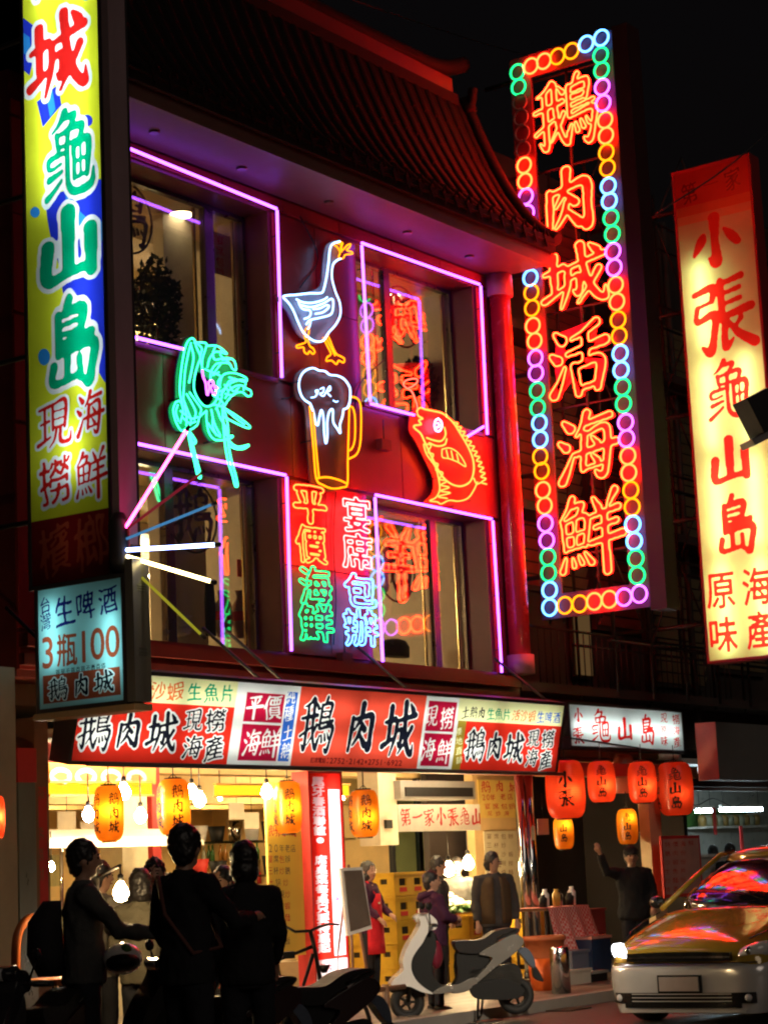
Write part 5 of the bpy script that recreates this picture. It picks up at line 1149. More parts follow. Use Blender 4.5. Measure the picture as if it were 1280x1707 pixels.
for i, (x, c) in enumerate(((13.35, 2), (13.65, 1), (13.95, 0), (14.3, 2))):
    o = MB().lathe([(.06, 1.0), (.11, 1.08), (.12, 1.1)], (x, 14.55, 0), 12).ball((x, 14.55, 1.12), .09, 6, (1, 1, .5)).build('food_tray', mat(['cooked_goose', 'pale_tofu', 'red_sausage'][c], [(.35, .15, .05), (.6, .5, .3), (.4, .05, .03)][c], .4))
    tag(o, ['bowl of browned goose meat on the steel counter', 'bowl of pale tofu, second on the steel counter', 'bowl of sausages on the steel counter, third one', 'last bowl on the right end of the steel counter'][i], 'bowl')

def bulb(px, Y, label, r=.042, cool=False, cord=.25, arm=None):
    p = front(Y).hit(*px); t = thing('hanging_bulb', (p.x, Y, p.z+r), label, 'light bulb')
    MB().lathe([(.001, p.z-r), (r*.6, p.z-r*.8), (r, p.z), (r*.9, p.z+r*.5), (r*.5, p.z+r*1.2), (r*.32, p.z+r*1.5)], (p.x, Y, 0), 12).build('glass_bulb', L_COOL if cool else L_BULB, t)
    MB().lathe([(r*.36, p.z+r*1.5), (r*.4, p.z+r*2.3), (r*.2, p.z+r*2.5)], (p.x, Y, 0), 10).build('socket', m_black, t)
    MB().tube([(p.x, Y, p.z+r*2.4), (p.x, Y, p.z+r*2.4+cord)], .006, 5).build('cord', M['wire'], t)
    if arm: MB().tube([(p.x, Y, p.z+r*2.4+cord), arm], .012, 6).build('arm', M['steel_dark'], t)
bulb((207, 1322), 13.0, 'bare bulb touching the right side of the leftmost yellow lantern', .062)
bulb((148, 1360), 13.2, 'bluish white bulb left of the leftmost yellow lantern', .055, True)
bulb((235, 1362), 13.4, 'bare bulb between the two left yellow lanterns', .058)
bulb((320, 1322), 12.9, 'upper bulb of the pair right of the second yellow lantern', .055)
bulb((333, 1335), 13.1, 'lower bulb of the pair right of the second yellow lantern', .06)
bulb((445, 1322), 12.9, 'bare bulb left of the third yellow lantern', .058)
bulb((202, 1490), 9.85, 'large glowing bulb hanging low between the man with the backpack and the tall man', .055, cord=.06, arm=tuple(EYE+ray(163, 1462)*14.4))
q = EYE+ray(163, 1462)*14.4; o = thing('lamp_stand', (q.x, q.y, 0), 'thin dark lamp stand behind the man with the backpack, carrying the low bulb', 'lamp stand'); MB().tube([(q.x, q.y, 0), tuple(q)], .014, 6).build('pole', M['steel_dark'], o); MB().lathe([(.14, .0), (.14, .02), (.02, .04)], (q.x, q.y, 0.001), 14).build('foot', M['steel_dark'], o)
bulb((86, 1446), 13.9, 'small bulb low by the brown pillar at left', .035)
bulb((748, 1451), 14.0, 'left bulb of the pair over the food display', .07, cord=.5)
bulb((780, 1441), 14.0, 'right bulb of the pair over the food display', .07, cord=.6)
bulb((893, 1455), 13.4, 'tall thin lamp glow beside the steel post', .022, cord=.5)
bulb((367, 1331), 14.5, 'small spot bulb under the menu boxes', .022)
bulb((571, 1331), 13.9, 'tiny bulb left of the fourth lantern', .022)

# lanterns
def RL(z, R, H, ns=24):
    q = max(0, 1-abs(2*z/H)**3.2)**.42
    return R*(.50+.50*q)*(1+.012*math.cos(z/H*ns*2*math.pi))
def wrap_text(pairs, c, R, H, az, m, parent, name='lettering'):
    """characters painted round the lantern; pairs (char, s, z, w, h) s along the surface from azimuth az"""
    mb = MB()
    for ch, s, z, w, h in pairs:
        loops = [l*np.array([w, h])+np.array([s, z]) for l in glyph(ch, bold=.03, brush=.9, N=64)]
        if not loops: continue
        vs = []; es = []
        for l in loops:
            b = len(vs); n = len(l); vs += [Vector((float(a), float(q))) for a, q in l]; es += [(b+i, b+(i+1) % n) for i in range(n)]
        st_ = min(w, h)/6
        for x in np.arange(s-w/2, s+w/2, st_):
            for y in np.arange(z-h/2, z+h/2, st_): vs.append(Vector((float(x), float(y))))
        r = G.delaunay_2d_cdt(vs, es, [], 0, 1e-6); V = np.array([tuple(q) for q in r[0]]); F = [tuple(f) for f in r[2]]
        cen = np.array([V[list(f)].mean(0) for f in F]); k = _inside(loops, cen)
        out = []
        for a, q in V:
            rad = RL(q, R, H)+.005; th = az+a/R; out.append((c[0]+rad*math.cos(th), c[1]+rad*math.sin(th), c[2]+q))
        mb.add(out, [f for f, kk in zip(F, k) if kk])
    if mb.v: mb.build(name, m, parent)
S['lred'] = sheet('lantern_red_paper', (.95, .085, .03), .25); S['lor'] = sheet('lantern_orange_paper', (1.0, .36, .02), .2)
S['lpink'] = sheet('lantern_pink_paper', (.9, .3, .2), .3)
lk = mat('lantern_black_paint', (.01, .005, .003), .7, bump=0); lr = mat('lantern_red_paint', (.35, .02, .01), .7, bump=0)
def lantern(px, Y, w, h, label, paper, text, s=90, kind='lantern', group=None, bz=0.0, tcol=None, light=(1, .62, .25), ca=0.0, two=False):
    p = front(Y).hit(*px); sc = F_PX/proj(p)[2]; R = w/2/sc; H = h/sc
    t = thing('paper_lantern', (p.x, Y, p.z-H/2), label, 'lantern', group); n = 30
    prof = [(RL(-H/2+H*i/72, R, H), p.z-H/2+H*i/72) for i in range(73)]
    MB().lathe(prof, (p.x, Y, 0), n, caps=False).build('paper_shade', paper, t)
    for z in (-H/2, H/2): MB().lathe([(R*.52, p.z+z-.012), (R*.52, p.z+z+.012), (R*.44, p.z+z+.012), (R*.44, p.z+z-.012), (R*.52, p.z+z-.012)], (p.x, Y, 0), n, caps=False).build('rim_ring', m_black, t)
    MB().ball((p.x-.38*R, Y-.46*R, p.z+bz*H), .028, 6).build('inner_bulb', glow('lamp_lantern_%d' % s, light, s), t)
    MB().tube([(p.x, Y, p.z+H/2), (p.x, Y, p.z+H/2+.22)], .006, 5).build('cord', M['wire'], t)
    MB().tube([(p.x-R*.5, Y, p.z+H/2), (p.x, Y, p.z+H/2+.05), (p.x+R*.5, Y, p.z+H/2)], .005, 5).build('hanger', M['wire'], t)
    az = math.atan2(-Y, -p.x)+ca; k = len(text); cw = R*.72; chh = min(H*.78/k, cw*1.25)
    pr = [(c, 0, (k-1)/2*chh*1.02-i*chh*1.02, cw, chh*.92) for i, c in enumerate(text)]
    wrap_text(pr, (p.x, Y, p.z), R, H, az, tcol or lk, t)
    if two: wrap_text(pr, (p.x, Y, p.z), R, H, az-1.35, tcol or lk, t)
    return t
lg = 'lanterns hanging under the shop sign'
lantern((182, 1356), 12.75, 50, 92, 'leftmost yellow paper lantern, next to bare bulbs', S['lor'], '鵝肉城', 90, ca=.35, two=True, bz=.05)
lantern((290, 1345), 12.75, 56, 92, 'second yellow paper lantern from the left, above the tall dark man', S['lor'], '鵝肉城', 90, ca=.25, two=True)
lantern((480, 1346), 12.75, 46, 86, 'third yellow paper lantern, in front of the yellow banner', S['lor'], '鵝肉城', 90, ca=.15, two=True)
lantern((607, 1356), 12.75, 50, 78, 'orange paper lantern right of the bright vertical price sign', S['lor'], '鵝肉城', 60, ca=.15, two=True, bz=-.08)
lantern((942, 1316), 12.5, 66, 96, 'largest red lantern at the left end of its row, two characters', S['lred'], '小張', 85, bz=-.05)
lantern((1002, 1303), 12.5, 47, 68, 'second red lantern from the left under the white sign', S['lred'], '龜山島', 55, bz=-.1)
lantern((1070, 1304), 12.5, 48, 68, 'third red lantern from the left under the white sign', S['lred'], '龜山島', 55, bz=-.1)
lantern((1125, 1315), 12.5, 60, 88, 'large red lantern at the right end of its row', S['lred'], '龜山島', 34, bz=-.1, two=True)
lantern((939, 1389), 12.9, 34, 52, 'small orange lantern hanging below the largest red one', S['lor'], '山島', 32, bz=.25)
lantern((1045, 1378), 12.9, 35, 58, 'small orange lantern hanging alone above the waving man', S['lor'], '龜山島', 34, bz=.25)
lantern((1034, 1292), 13.3, 46, 70, 'plain pink lantern behind the second and third red lanterns', S['lpink'], '', 30) if False else None
t = thing('pink_lantern', front(13.2).hit(1034, 1325), 'plain pink lantern behind the second and third red lanterns', 'lantern')
p = front(13.2).hit(1034, 1290); H = .5; R = .19
MB().lathe([(RL(-H/2+H*i/40, R, H), p.z-H/2+H*i/40) for i in range(41)], (p.x, 13.2, 0), 24, caps=False).build('paper_shade', S['lpink'], t); MB().ball((p.x, 13.2, p.z), .03, 6).build('inner_bulb', glow('lamp_pink', (1, .6, .4), 60), t)
lantern((-6, 1362), 12.3, 30, 70, 'red lantern cut off by the left edge of the picture', S['lred'], '鵝', 100)

# ---------------------------------------------------------------- pillars and posts at the left
pw = thing('street_pillar', (12.7, 12.9, .06), 'brown stone pillar with a faint vertical couplet left of the shop', 'pillar')
MB().bb(12.70, 12.86, 12.82, 13.1, .06, 2.9).build('shaft', m_wood, pw)
face('couplet', front(12.815), [(12.73, 1.0), (12.83, 1.0), (12.83, 2.3), (12.73, 2.3)], m_redbeam, [(T(front(12.815), [(c, 69, 1322+i*34, 11, 22) for i, c in enumerate('福祿壽喜財')], N=48), m_wood)], pw)
pw = thing('street_pillar', (12.5, 12.8, .06), 'grey green metal clad pillar at the left edge with a red cap', 'pillar')
MB().bb(12.40, 12.60, 12.72, 13.0, .06, 2.33).build('shaft', mat('dull_metal_cladding', (.3, .3, .24), .3, .6, stretch=(1, 1, .3)), pw); MB().bb(12.39, 12.61, 12.71, 13.01, 2.33, 2.62).build('cap', m_redbeam, pw)
pw = thing('street_pillar', (12.1, 12.7, .06), 'wide dark brown pillar at the far left edge', 'pillar'); MB().bb(11.9, 12.36, 12.7, 13.0, .06, 3.3).build('shaft', m_stone, pw)
MB().tube([(12.9, 12.4, 2.47), (21.2, 12.4, 2.47)], .02, 6).build('awning_rail', M['steel_dark'], shop)

# ---------------------------------------------------------------- banners and price sign
pl = front(13.0)
L_ = [pl.loc(443, 1305), pl.loc(500, 1592)]
yb = thing('yellow_banner', (pl.loc(470, 1590)[0], 13.0, L_[1][1]), 'tall yellow banner with red and brown characters left of the bright price sign', 'banner')
it1 = [('鵝', 455, 1385, 15, 20), ('肉', 470, 1386, 15, 19), ('城', 486, 1386, 15, 20)]
it2 = [(c, 451+i*9.4, 1414, 8.5, 13) for i, c in enumerate('20年老店')]
rowsr = ['宴席包辦', '三杯炒鵝', '什錦炒', '海鮮現炒', '活魚沙蝦', '冷飯燒麵', '鵝肉湯', '火鍋客飯']
itr = [(c, 451+i*(38/len(r_)), 1432+k*19.5, 8.5, 13) for k, r_ in enumerate(rowsr) for i, c in enumerate(r_)]
ina = [l for l in [(L_[0][0], L_[1][1]), (L_[0][0]+.56, L_[1][1]), (L_[0][0]+.56, L_[0][1]), (L_[0][0], L_[0][1])]]
mb = MB(); box_loc(mb, pl, ina[0][0], ina[1][0], ina[0][1], ina[2][1], -.03, -.004); mb.build('board', m_ochrep, yb)
face('print', pl, ina, sheet('banner_yellow', (.95, .68, .12), .6), [(T(pl, it1, N=56), m_redink), (T(pl, it2, brush=0, bold=.02, N=48), m_greyink), (T(pl, itr[0::2], brush=0, N=44, bold=.02), m_redink), (T(pl, itr[1::2], brush=0, N=44, bold=.02), m_greyink)], yb)
MB().bb(L_[0][0]+.57, L_[0][0]+.70, 12.98, 13.08, .07, 2.5).build('side_post', mat('cream_post', (.6, .5, .32), .5), yb)
# bright vertical light box
pl = front(12.9); a0 = pl.loc(514, 1300)[0]; a1 = pl.loc(567, 1300)[0]; b1 = pl.loc(540, 1289)[1]; b0 = pl.loc(545, 1652)[1]
vb = thing('price_lightbox', ((a0+a1)/2, 12.9, b0), 'bright red and white vertical light box with a column of white characters', 'sign')
bx = lambda x0, x1, z0, z1: [np.array([(x0, z0), (x1, z0), (x1, z1), (x0, z1)])]
xm = a0+(a1-a0)*.60; zb_ = pl.loc(540, 1600)[1]; zt_ = pl.loc(556, 1316)[1]
txt = '尾牙春酒聯誼•會席桌菜每桌只要特惠起元'
LL = [(bx(xm, a1-.02, zb_+.03, zt_), S['white']), (bx(a0, a1, b0, zb_), S['white'])]
its = [(c, 530+(i*.62), 1303+i*16.3, 19.5, 15) for i, c in enumerate(txt[:18])]
LL.append((T(pl, its, brush=0, bold=.055, N=64), S['white']))
LL.append((T(pl, [(c, 556+i*.7, 1360+i*17, 7, 9) for i, c in enumerate('好吃新鮮本日招牌各式')], brush=0, N=40, bold=.01), S['brightblue']))
LL.append((T(pl, [('特', 561, 1488, 10, 12), ('惠', 562, 1500, 9, 10), ('鵝', 538, 1612, 10, 12), ('肉', 549, 1612, 10, 12)], N=48), S['crimson']))
face('sign_face', pl, [(a0, b0), (a1, b0), (a1, b1), (a0, b1)], S['scarlet'], LL, vb)
housing(pl, a0, a1, b0, b1, .2, m_redbeam, vb, rim=.02)
tubes(pl, [(a0+.13, b0+.08, a0+.13, b1-.5), (a1-.13, b0+.08, a1-.13, b1-.08)], .016, TUBE('price', (.9, .97, 1.0), 34), vb, -.1)
MB().bb(a0+.05, a1-.05, 12.95, 13.1, .07, b0-.02).build('foot', m_black, vb)

# banner and menus in the right half
pl = front(13.9)
q = [(663, 1341), (799, 1341), (797, 1384), (664, 1384)]
wallpaper('cloth_banner', pl, q, mat('white_banner_cloth', (.72, .66, .52), .7, bump=.05), [(c, 676+i*19.6, 1362-(i % 2), 17, 30) for i, c in enumerate('第一家小張龜山')], 'white cloth banner with seven red characters across the right shop', 'banner', m_redink)
wallpaper('menu_poster', front(14.5), [(796, 1300), (869, 1300), (869, 1363), (796, 1363)], m_ochrep, [('鵝', 809, 1312, 16, 20), ('肉', 832, 1311, 14, 19), ('城', 856, 1313, 16, 20), ('2', 806, 1329, 7, 10), ('0', 813, 1329, 7, 10), ('年', 821, 1329, 9, 11), ('老', 838, 1328, 9, 11), ('店', 850, 1328, 9, 11), ('宴', 812, 1344, 10, 10), ('席', 826, 1344, 10, 10), ('包', 840, 1344, 10, 10), ('辦', 853, 1344, 10, 10), ('現', 816, 1356, 8, 8), ('炒', 830, 1356, 8, 8), ('海', 844, 1356, 8, 8)], 'yellow poster with red characters above the man in the vest', 'poster', m_redink)
wallpaper('menu_poster', front(14.5), [(806, 1386), (864, 1386), (869, 1560), (811, 1560)], mat('pale_menu_paper', (.62, .55, .34), .5, bump=0), [(c, 815+i*12, 1394+k*15, 8, 9) for k, r_ in enumerate(['宴席包辦', '三杯炒', '活魚沙蝦', '海鮮現撈', '冷飯燒麵', '鵝肉湯', '火鍋客飯', '什錦麵', '生啤酒']) for i, c in enumerate(r_)], 'tall pale menu poster behind the man in the vest', 'poster', m_greyink, brush=0)
u0, u1 = front(14.53).loc(793, 1430)[0], front(14.53).loc(876, 1430)[0]
MB().bb(u0, u1, 14.53, 14.65, .07, 2.75).build('menu_wall', m_warmwall, shop)
for px0, px1, m, lb in ((871, 880, m_chrome, 'bright steel post between the menus and the lantern stall'), (881, 893, m_chrome, 'second steel post beside the first, darker')):
    a = front(13.1).loc(px0, 1450)[0]; b = front(13.1).loc(px1, 1450)[0]; t = thing('steel_post', ((a+b)/2, 13.1, .07), lb, 'post'); MB().lathe([((b-a)/2, .07), ((b-a)/2, 2.5)], ((a+b)/2, 13.12, 0), 16).build('shaft', m, t); MB().lathe([((b-a)/2+.01, .07), ((b-a)/2+.01, .2)], ((a+b)/2, 13.12, 0), 16).build('collar', m_black, t)
# kitchen behind the banner: bluish glass screens, pale wall and boxes
kt = thing('kitchen_screen', (21, 15.2, .07), 'glass kitchen screen with dark posts behind the banner', 'screen')
pl = front(15.2); 
for a, b in ((700, 706), (655, 660), (790, 794)): x0 = pl.loc(a, 1430)[0]; x1 = pl.loc(b, 1430)[0]; MB().bb(x0, x1, 15.2, 15.26, .07, 2.9).build('post', m_black, kt)
x0 = pl.loc(660, 1430)[0]; x1 = pl.loc(840, 1430)[0]
MB().bb(x0, x1, 15.22, 15.24, 1.0, 2.5).build('pane', glassy('kitchen_glass', (.55, .72, .72), .06), kt); MB().bb(x0, x1, 15.15, 15.3, .07, 1.0).build('lower_panel', m_chrome, kt)
pl = front(14.3); x0 = pl.loc(632, 1350)[0]; x1 = pl.loc(662, 1350)[0]; t = thing('wall_cabinet', (x0, 14.3, 2.0), 'beige service duct with a small dark box right of the orange lantern', 'cabinet')
MB().bb(x0, x1, 14.3, 14.6, 1.75, 3.0).build('duct', m_plaster, t); c = pl.loc(645, 1374); MB().bb(c[0]-.06, c[0]+.06, 14.26, 14.299, c[1]-.05, c[1]+.05).build('switch_box', m_black, t)
ac = thing('range_hood', (21.3, 14.2, 2.4), 'long dark air conditioner above the cloth banner', 'air conditioner'); p = front(14.2); xa = p.loc(668, 1320)[0]; xb = p.loc(792, 1320)[0]; za = p.loc(730, 1332)[1]
MB().bb(xa, xb, 14.2, 14.6, za, za+.22).build('body', m_grey, ac); MB().bb(xa+.08, xb-.08, 14.18, 14.199, za+.03, za+.14).build('grille', m_black, ac)
for k, (x, y) in enumerate(((21.8, 16.5), (22.6, 17.2), (20.9, 16.8))):  # ceiling lamps added out of view to light the kitchen
    t = thing('ceiling_tube_lamp', (x, y, 2.9), ['near ceiling lamp over the kitchen', 'far ceiling lamp over the kitchen', 'left ceiling lamp over the kitchen'][k], 'lamp'); MB().bb(x-.3, x+.3, y-.05, y+.05, 2.86, 2.9).build('diffuser', glow('lamp_kitchen', (1, .88, .65), 110), t)
t = thing('kitchen_shelf', (21.5, 17.6, 1.0), 'cluttered kitchen shelf with pots behind the glass', 'shelf')
for k in range(3): MB().bb(20.2, 23.6, 17.5, 17.9, 1.0+k*.45, 1.03+k*.45).build('shelf_board', m_chrome, t)
rr = random.Random(11)
for k in range(3):
    for i in range(9):
        x = 20.4+i*.36; h = rr.uniform(.12, .3); MB().lathe([(.08, 1.03+k*.45), (.1+rr.random()*.03, 1.03+k*.45+h)], (x, 17.65, 0), 12).build('pot', [m_chrome, m_black, m_redink, m_white][rr.randrange(4)], t)
# goose display: tray of plucked geese and greens under two bulbs
fd = thing('food_display', (21.0, 14.0, .07), 'food display heaped with pale poultry and greens under two bulbs', 'food display')
pl = front(13.9); xa = pl.loc(728, 1500)[0]; xb = pl.loc(800, 1500)[0]; zt = pl.loc(760, 1522)[1]
MB().bb(xa, xb, 13.9, 14.6, .07, zt-.05).build('cabinet', mat('brown_cabinet', (.14, .09, .05), .5), fd); MB().bb(xa-.03, xb+.03, 13.86, 14.64, zt-.05, zt).build('counter_top', m_chrome, fd)
rr = random.Random(9); mbp = MB()
for i in range(46):
    x = rr.uniform(xa+.05, xb-.05); y = rr.uniform(13.95, 14.5); z = zt+.03+(y-13.9)*.45+rr.random()*.04; mbp.ball((x, y, z), rr.uniform(.035, .075), 5, (1.3, .9, .7))
mbp.build('poultry_heap', mat('pale_poultry', (.72, .55, .38), .35), fd)['kind'] = 'stuff'
mbg = MB()
for i in range(260):
    x = rr.uniform(xa, xb); y = rr.uniform(13.85, 14.0); z = zt+rr.random()*.09; a = Vector((rr.gauss(0, 1), rr.gauss(0, 1), rr.gauss(0, 1))).normalized()*.05; b = a.cross(Vector((0, 0, 1)))*.6; c = Vector((x, y, z)); mbg.add([c-a, c+b, c+a, c-b], [(0, 1, 2, 3)])
mbg.build('greens', m_green, fd)['kind'] = 'stuff'
# yellow beer crates
m_crate = mat('yellow_crate_plastic', (.62, .36, .03), .35, bump=.05); m_hole = mat('crate_dark_inside', (.03, .02, .01), .8)
def crate_proto():
    t = thing('beer_crate', (0, 0, 0), 'x', 'crate'); w, d, h = .34, .30, .27; mb = MB(); e = .02
    mb.bb(-w/2, w/2, -d/2, d/2, 0, e)
    for s in (-1, 1):
        y = s*(d/2-e/2); mb.bb(-w/2, w/2, y-e/2, y+e/2, e, .12); mb.bb(-w/2, -w/2+.10, y-e/2, y+e/2, .12, .20); mb.bb(w/2-.10, w/2, y-e/2, y+e/2, .12, .20); mb.bb(-w/2, w/2, y-e/2, y+e/2, .20, h)
        x = s*(w/2-e/2); mb.bb(x-e/2, x+e/2, -d/2+e, d/2-e, e, .14); mb.bb(x-e/2, x+e/2, -d/2+e, -d/2+.1, .14, .2); mb.bb(x-e/2, x+e/2, d/2-.1, d/2-e, .14, .2); mb.bb(x-e/2, x+e/2, -d/2+e, d/2-e, .2, h)
    mb.bb(-w/2-.008, w/2+.008, -d/2-.008, d/2+.008, h-.03, h-.012); mb.bb(-w/2-.006, w/2+.006, -d/2-.006, d/2+.006, .01, .025)
    mb.build('shell', m_crate, t, origin=(0, 0, 0))
    MB().bb(-w/2+.03, w/2-.03, -d/2+.03, d/2-.03, .03, .21).build('bottle_load', m_hole, t, origin=(0, 0, 0))
    MB().bb(-.07, .07, -d/2-.004, -d/2-.001, .05, .10).build('crate_label', m_redink, t, origin=(0, 0, 0))
    return t
cp = crate_proto(); used = False
px = front(14.0); X1 = px.loc(656, 1500)[0]; X2 = X1+.37
ordw = ['lowest', 'second lowest', 'middle', 'second highest', 'topmost']
spots = [(X1, 14.0, k, ordw[k]+' yellow beer crate of the front left stack') for k in range(5)]+[(X2, 14.06, k, ordw[k]+' yellow beer crate of the stack right of the front one') for k in range(5)]
spots += [(X1-.03, 14.42, k, ordw[k]+' yellow beer crate of the stack behind, showing at its left') for k in range(4)]
xe = front(13.5).loc(878, 1560)[0]; xv = front(13.6).loc(790, 1560)[0]
spots += [(xe, 13.5, 0, 'lower yellow crate beside the steel posts'), (xe, 13.5, 1, 'upper yellow crate beside the steel posts'), (xe, 13.5, 2, 'highest yellow crate beside the steel posts, with an open handle'), (xv, 13.7, 0, 'lower yellow crate left of the vest man'), (xv, 13.7, 1, 'middle yellow crate left of the vest man'), (xv, 13.7, 2, 'upper yellow crate left of the vest man')]
for x, y, k, lb in spots:
    o = cp if not used else copy_tree(cp); used = True; o.location = (x+random.uniform(-.012, .012), y, .07+k*.272); o.rotation_euler.z = random.uniform(-.05, .05); o['label'] = lb; o['group'] = 'yellow beer crates'
# easel menu board
ez = thing('easel_board', (17.2, 12.7, .07), 'menu board on a dark wooden easel right of the bright light box', 'easel'); pl = front(12.7)
q = [pl.loc(568, 1447), pl.loc(589, 1446), pl.loc(600, 1549), pl.loc(576, 1560)]
mb = MB(); mb.prism([(q[0][0], 12.7, q[0][1]), (q[1][0]+.1, 12.66, q[1][1]), (q[1][0]+.14, 12.6, q[2][1]), (q[0][0]+.02, 12.66, q[3][1])], (0, .03, 0)); mb.build('board', m_white, ez)
mb = MB(); mb.prism([(q[0][0]+.03, 12.69, q[0][1]-.03), (q[1][0]+.07, 12.65, q[1][1]-.03), (q[1][0]+.11, 12.594, q[2][1]+.04), (q[0][0]+.05, 12.65, q[3][1]+.04)], (0, -.006, 0)); mb.build('board_face', mat('grey_board_face', (.12, .09, .07), .5), ez)
for dx, dy in ((0, -.12), (.32, -.12), (.16, .3)): MB().tube([(q[0][0]+.16, 12.72, q[0][1]+.03), (q[0][0]+dx, 12.72+dy, .07)], .014, 6).build('leg', m_wood, ez)

# ---------------------------------------------------------------- stall at the right of the restaurant
stl = thing('lantern_stall', (23, 13.6, .07), 'dark stall room with wooden lintel behind the red lanterns', 'stall')
m_dstall = mat('dark_stall_wall', (.02, .014, .012), .7)
MB().bb(21.5, 25.4, 14.8, 14.89, .07, 2.75).build('back_wall', m_dstall, stl)
MB().bb(21.5, 25.4, 13.0, 13.2, 2.50, 2.66).build('lintel', mat('pale_wood', (.4, .28, .14), .6), stl)
MB().bb(25.3, 25.4, 13.21, 14.79, .07, 2.75).build('side_wall', m_dstall, stl)
u0, u1 = front(12.75).loc(1086, 1430)[0], front(12.75).loc(1105, 1430)[0]
MB().bb(u0, u1, 12.75, 12.9, .07, 2.3).build('cream_board', mat('cream_board', (.55, .42, .25), .6), stl)
MB().bb(21.5, 25.4, 13.2, 14.8, 2.7, 2.75).build('roof_panel', m_wood, stl)
pl = front(12.55); q = [pl.loc(1101, 1398), pl.loc(1165, 1392), pl.loc(1172, 1446), pl.loc(1108, 1497)]
x0, x1, z1, z0 = q[0][0], q[1][0], q[1][1], q[3][1]
pb = thing('price_board', ((x0+x1)/2, 12.55, z0), 'pink price board with a red border hanging right of the waving man', 'price board')
mb = MB(); box_loc(mb, pl, x0, x1, z0, z1, -.03, -.003); mb.build('board', m_redpaper, pb)
face('print', pl, [(x0, z0), (x1, z0), (x1, z1), (x0, z1)], m_redpaper, [(bx(x0+.04, x1-.04, z0+.04, z1-.04), mat('pink_paper', (.6, .3, .25), .7, bump=0)), (T(pl, [(c, 1112+i*13, 1408+k*15+i*-.8, 9, 9) for k, r_ in enumerate(['特價海鮮', '鵝肉份', '沙蝦份', '生魚片', '炒麵份', '燒酒份']) for i, c in enumerate(r_)], brush=0, N=44, bold=.02), m_redink)], pb)
for k, (px, w, h, m, lb) in enumerate((((905, 1378), 20, 26, m_white, 'small white paper tag left of the small orange lantern'), ((1086, 1345), 22, 26, m_redpaper, 'small red paper tag below the third red lantern'), ((1085, 1394), 20, 22, m_white, 'small white tag hanging right of the small orange lantern'))):
    p = front(12.95); a = p.loc(px[0]-w/2, px[1]-h/2); b = p.loc(px[0]+w/2, px[1]+h/2); t = thing('paper_tag', p.hit(*px), lb, 'tag'); mb = MB(); box_loc(mb, p, a[0], b[0], b[1], a[1], -.01, 0); mb.build('sheet', m, t); MB().tube([p.w((a[0]+b[0])/2, a[1]), p.w((a[0]+b[0])/2, a[1]+.3)], .004, 4).build('string', M['wire'], t)
# checkered cloth table
tb_ = thing('stall_table', (20.9, 12.5, .06), 'low stall table loaded with jars beside the steel posts', 'table')
tx0 = front(12.5).loc(912, 1520)[0]; tx1 = front(12.5).loc(975, 1520)[0]; tz = front(12.5).loc(940, 1512)[1]
MB().bb(tx0, tx1, 12.5, 13.0, tz-.03, tz).build('tabletop', m_wood, tb_)
for x in (tx0+.04, tx1-.04):
    for y in (12.55, 12.95): MB().tube([(x, y, .07), (x, y, tz-.03)], .02, 6).build('leg', M['steel_dark'], tb_)
m_chk = mat('red_checked_cloth', (.6, .06, .06), .7, bump=.05); nt = m_chk.node_tree; ck = _n(nt, 'ShaderNodeTexChecker'); ck.inputs['Scale'].default_value = 34; ck.inputs[1].default_value = (.62, .06, .05, 1); ck.inputs[2].default_value = (.72, .42, .38, 1)
tc = _n(nt, 'ShaderNodeTexCoord'); nt.links.new(tc.outputs['Object'], ck.inputs[0]); nt.links.new(ck.outputs[0], nt.nodes['Principled BSDF'].inputs['Base Color'])
mb = MB(); vs = []; nx, nz = 26, 6
for j in range(nz+1):
    for i in range(nx+1):
        u = i/nx; v = j/nz; vs.append((tx0-.03+(tx1-tx0+.06)*u+v*.12*u, 12.47-.045*math.sin(u*22)*v-.10*v, tz+.006-v*.5))
mb.add(vs, [(j*(nx+1)+i, j*(nx+1)+i+1, (j+1)*(nx+1)+i+1, (j+1)*(nx+1)+i) for j in range(nz) for i in range(nx)], True)
mb.add([(tx0-.03, 12.47, tz+.006), (tx1+.03, 12.47, tz+.006), (tx1+.03, 13.0, tz+.006), (tx0-.03, 13.0, tz+.006)], [(0, 1, 2, 3)])
tag(mb.build('checked_tablecloth', m_chk), 'red and white checked cloth hanging off the stall table', 'tablecloth')
rr = random.Random(21)
for i in range(6):
    x = tx0+.08+i*(tx1-tx0-.1)/5; h = .12+.12*rr.random(); t = tag(MB().lathe([(.045, tz+.012), (.05, tz+.012+h*.7), (.025, tz+.012+h*.85), (.028, tz+.012+h)], (x, 12.6+.06*(i % 2), 0), 12).build('jar', [m_black, m_white, mat('ochre_tin', (.5, .3, .05), .3), m_chrome][i % 4]),
        ['black jar at the left end of the checked cloth', 'white jar second from the left on the checked cloth', 'ochre tin in the middle of the checked cloth', 'steel jar right of the ochre tin on the checked cloth', 'second black jar on the checked cloth', 'white jar at the right end of the checked cloth'][i], 'jar')
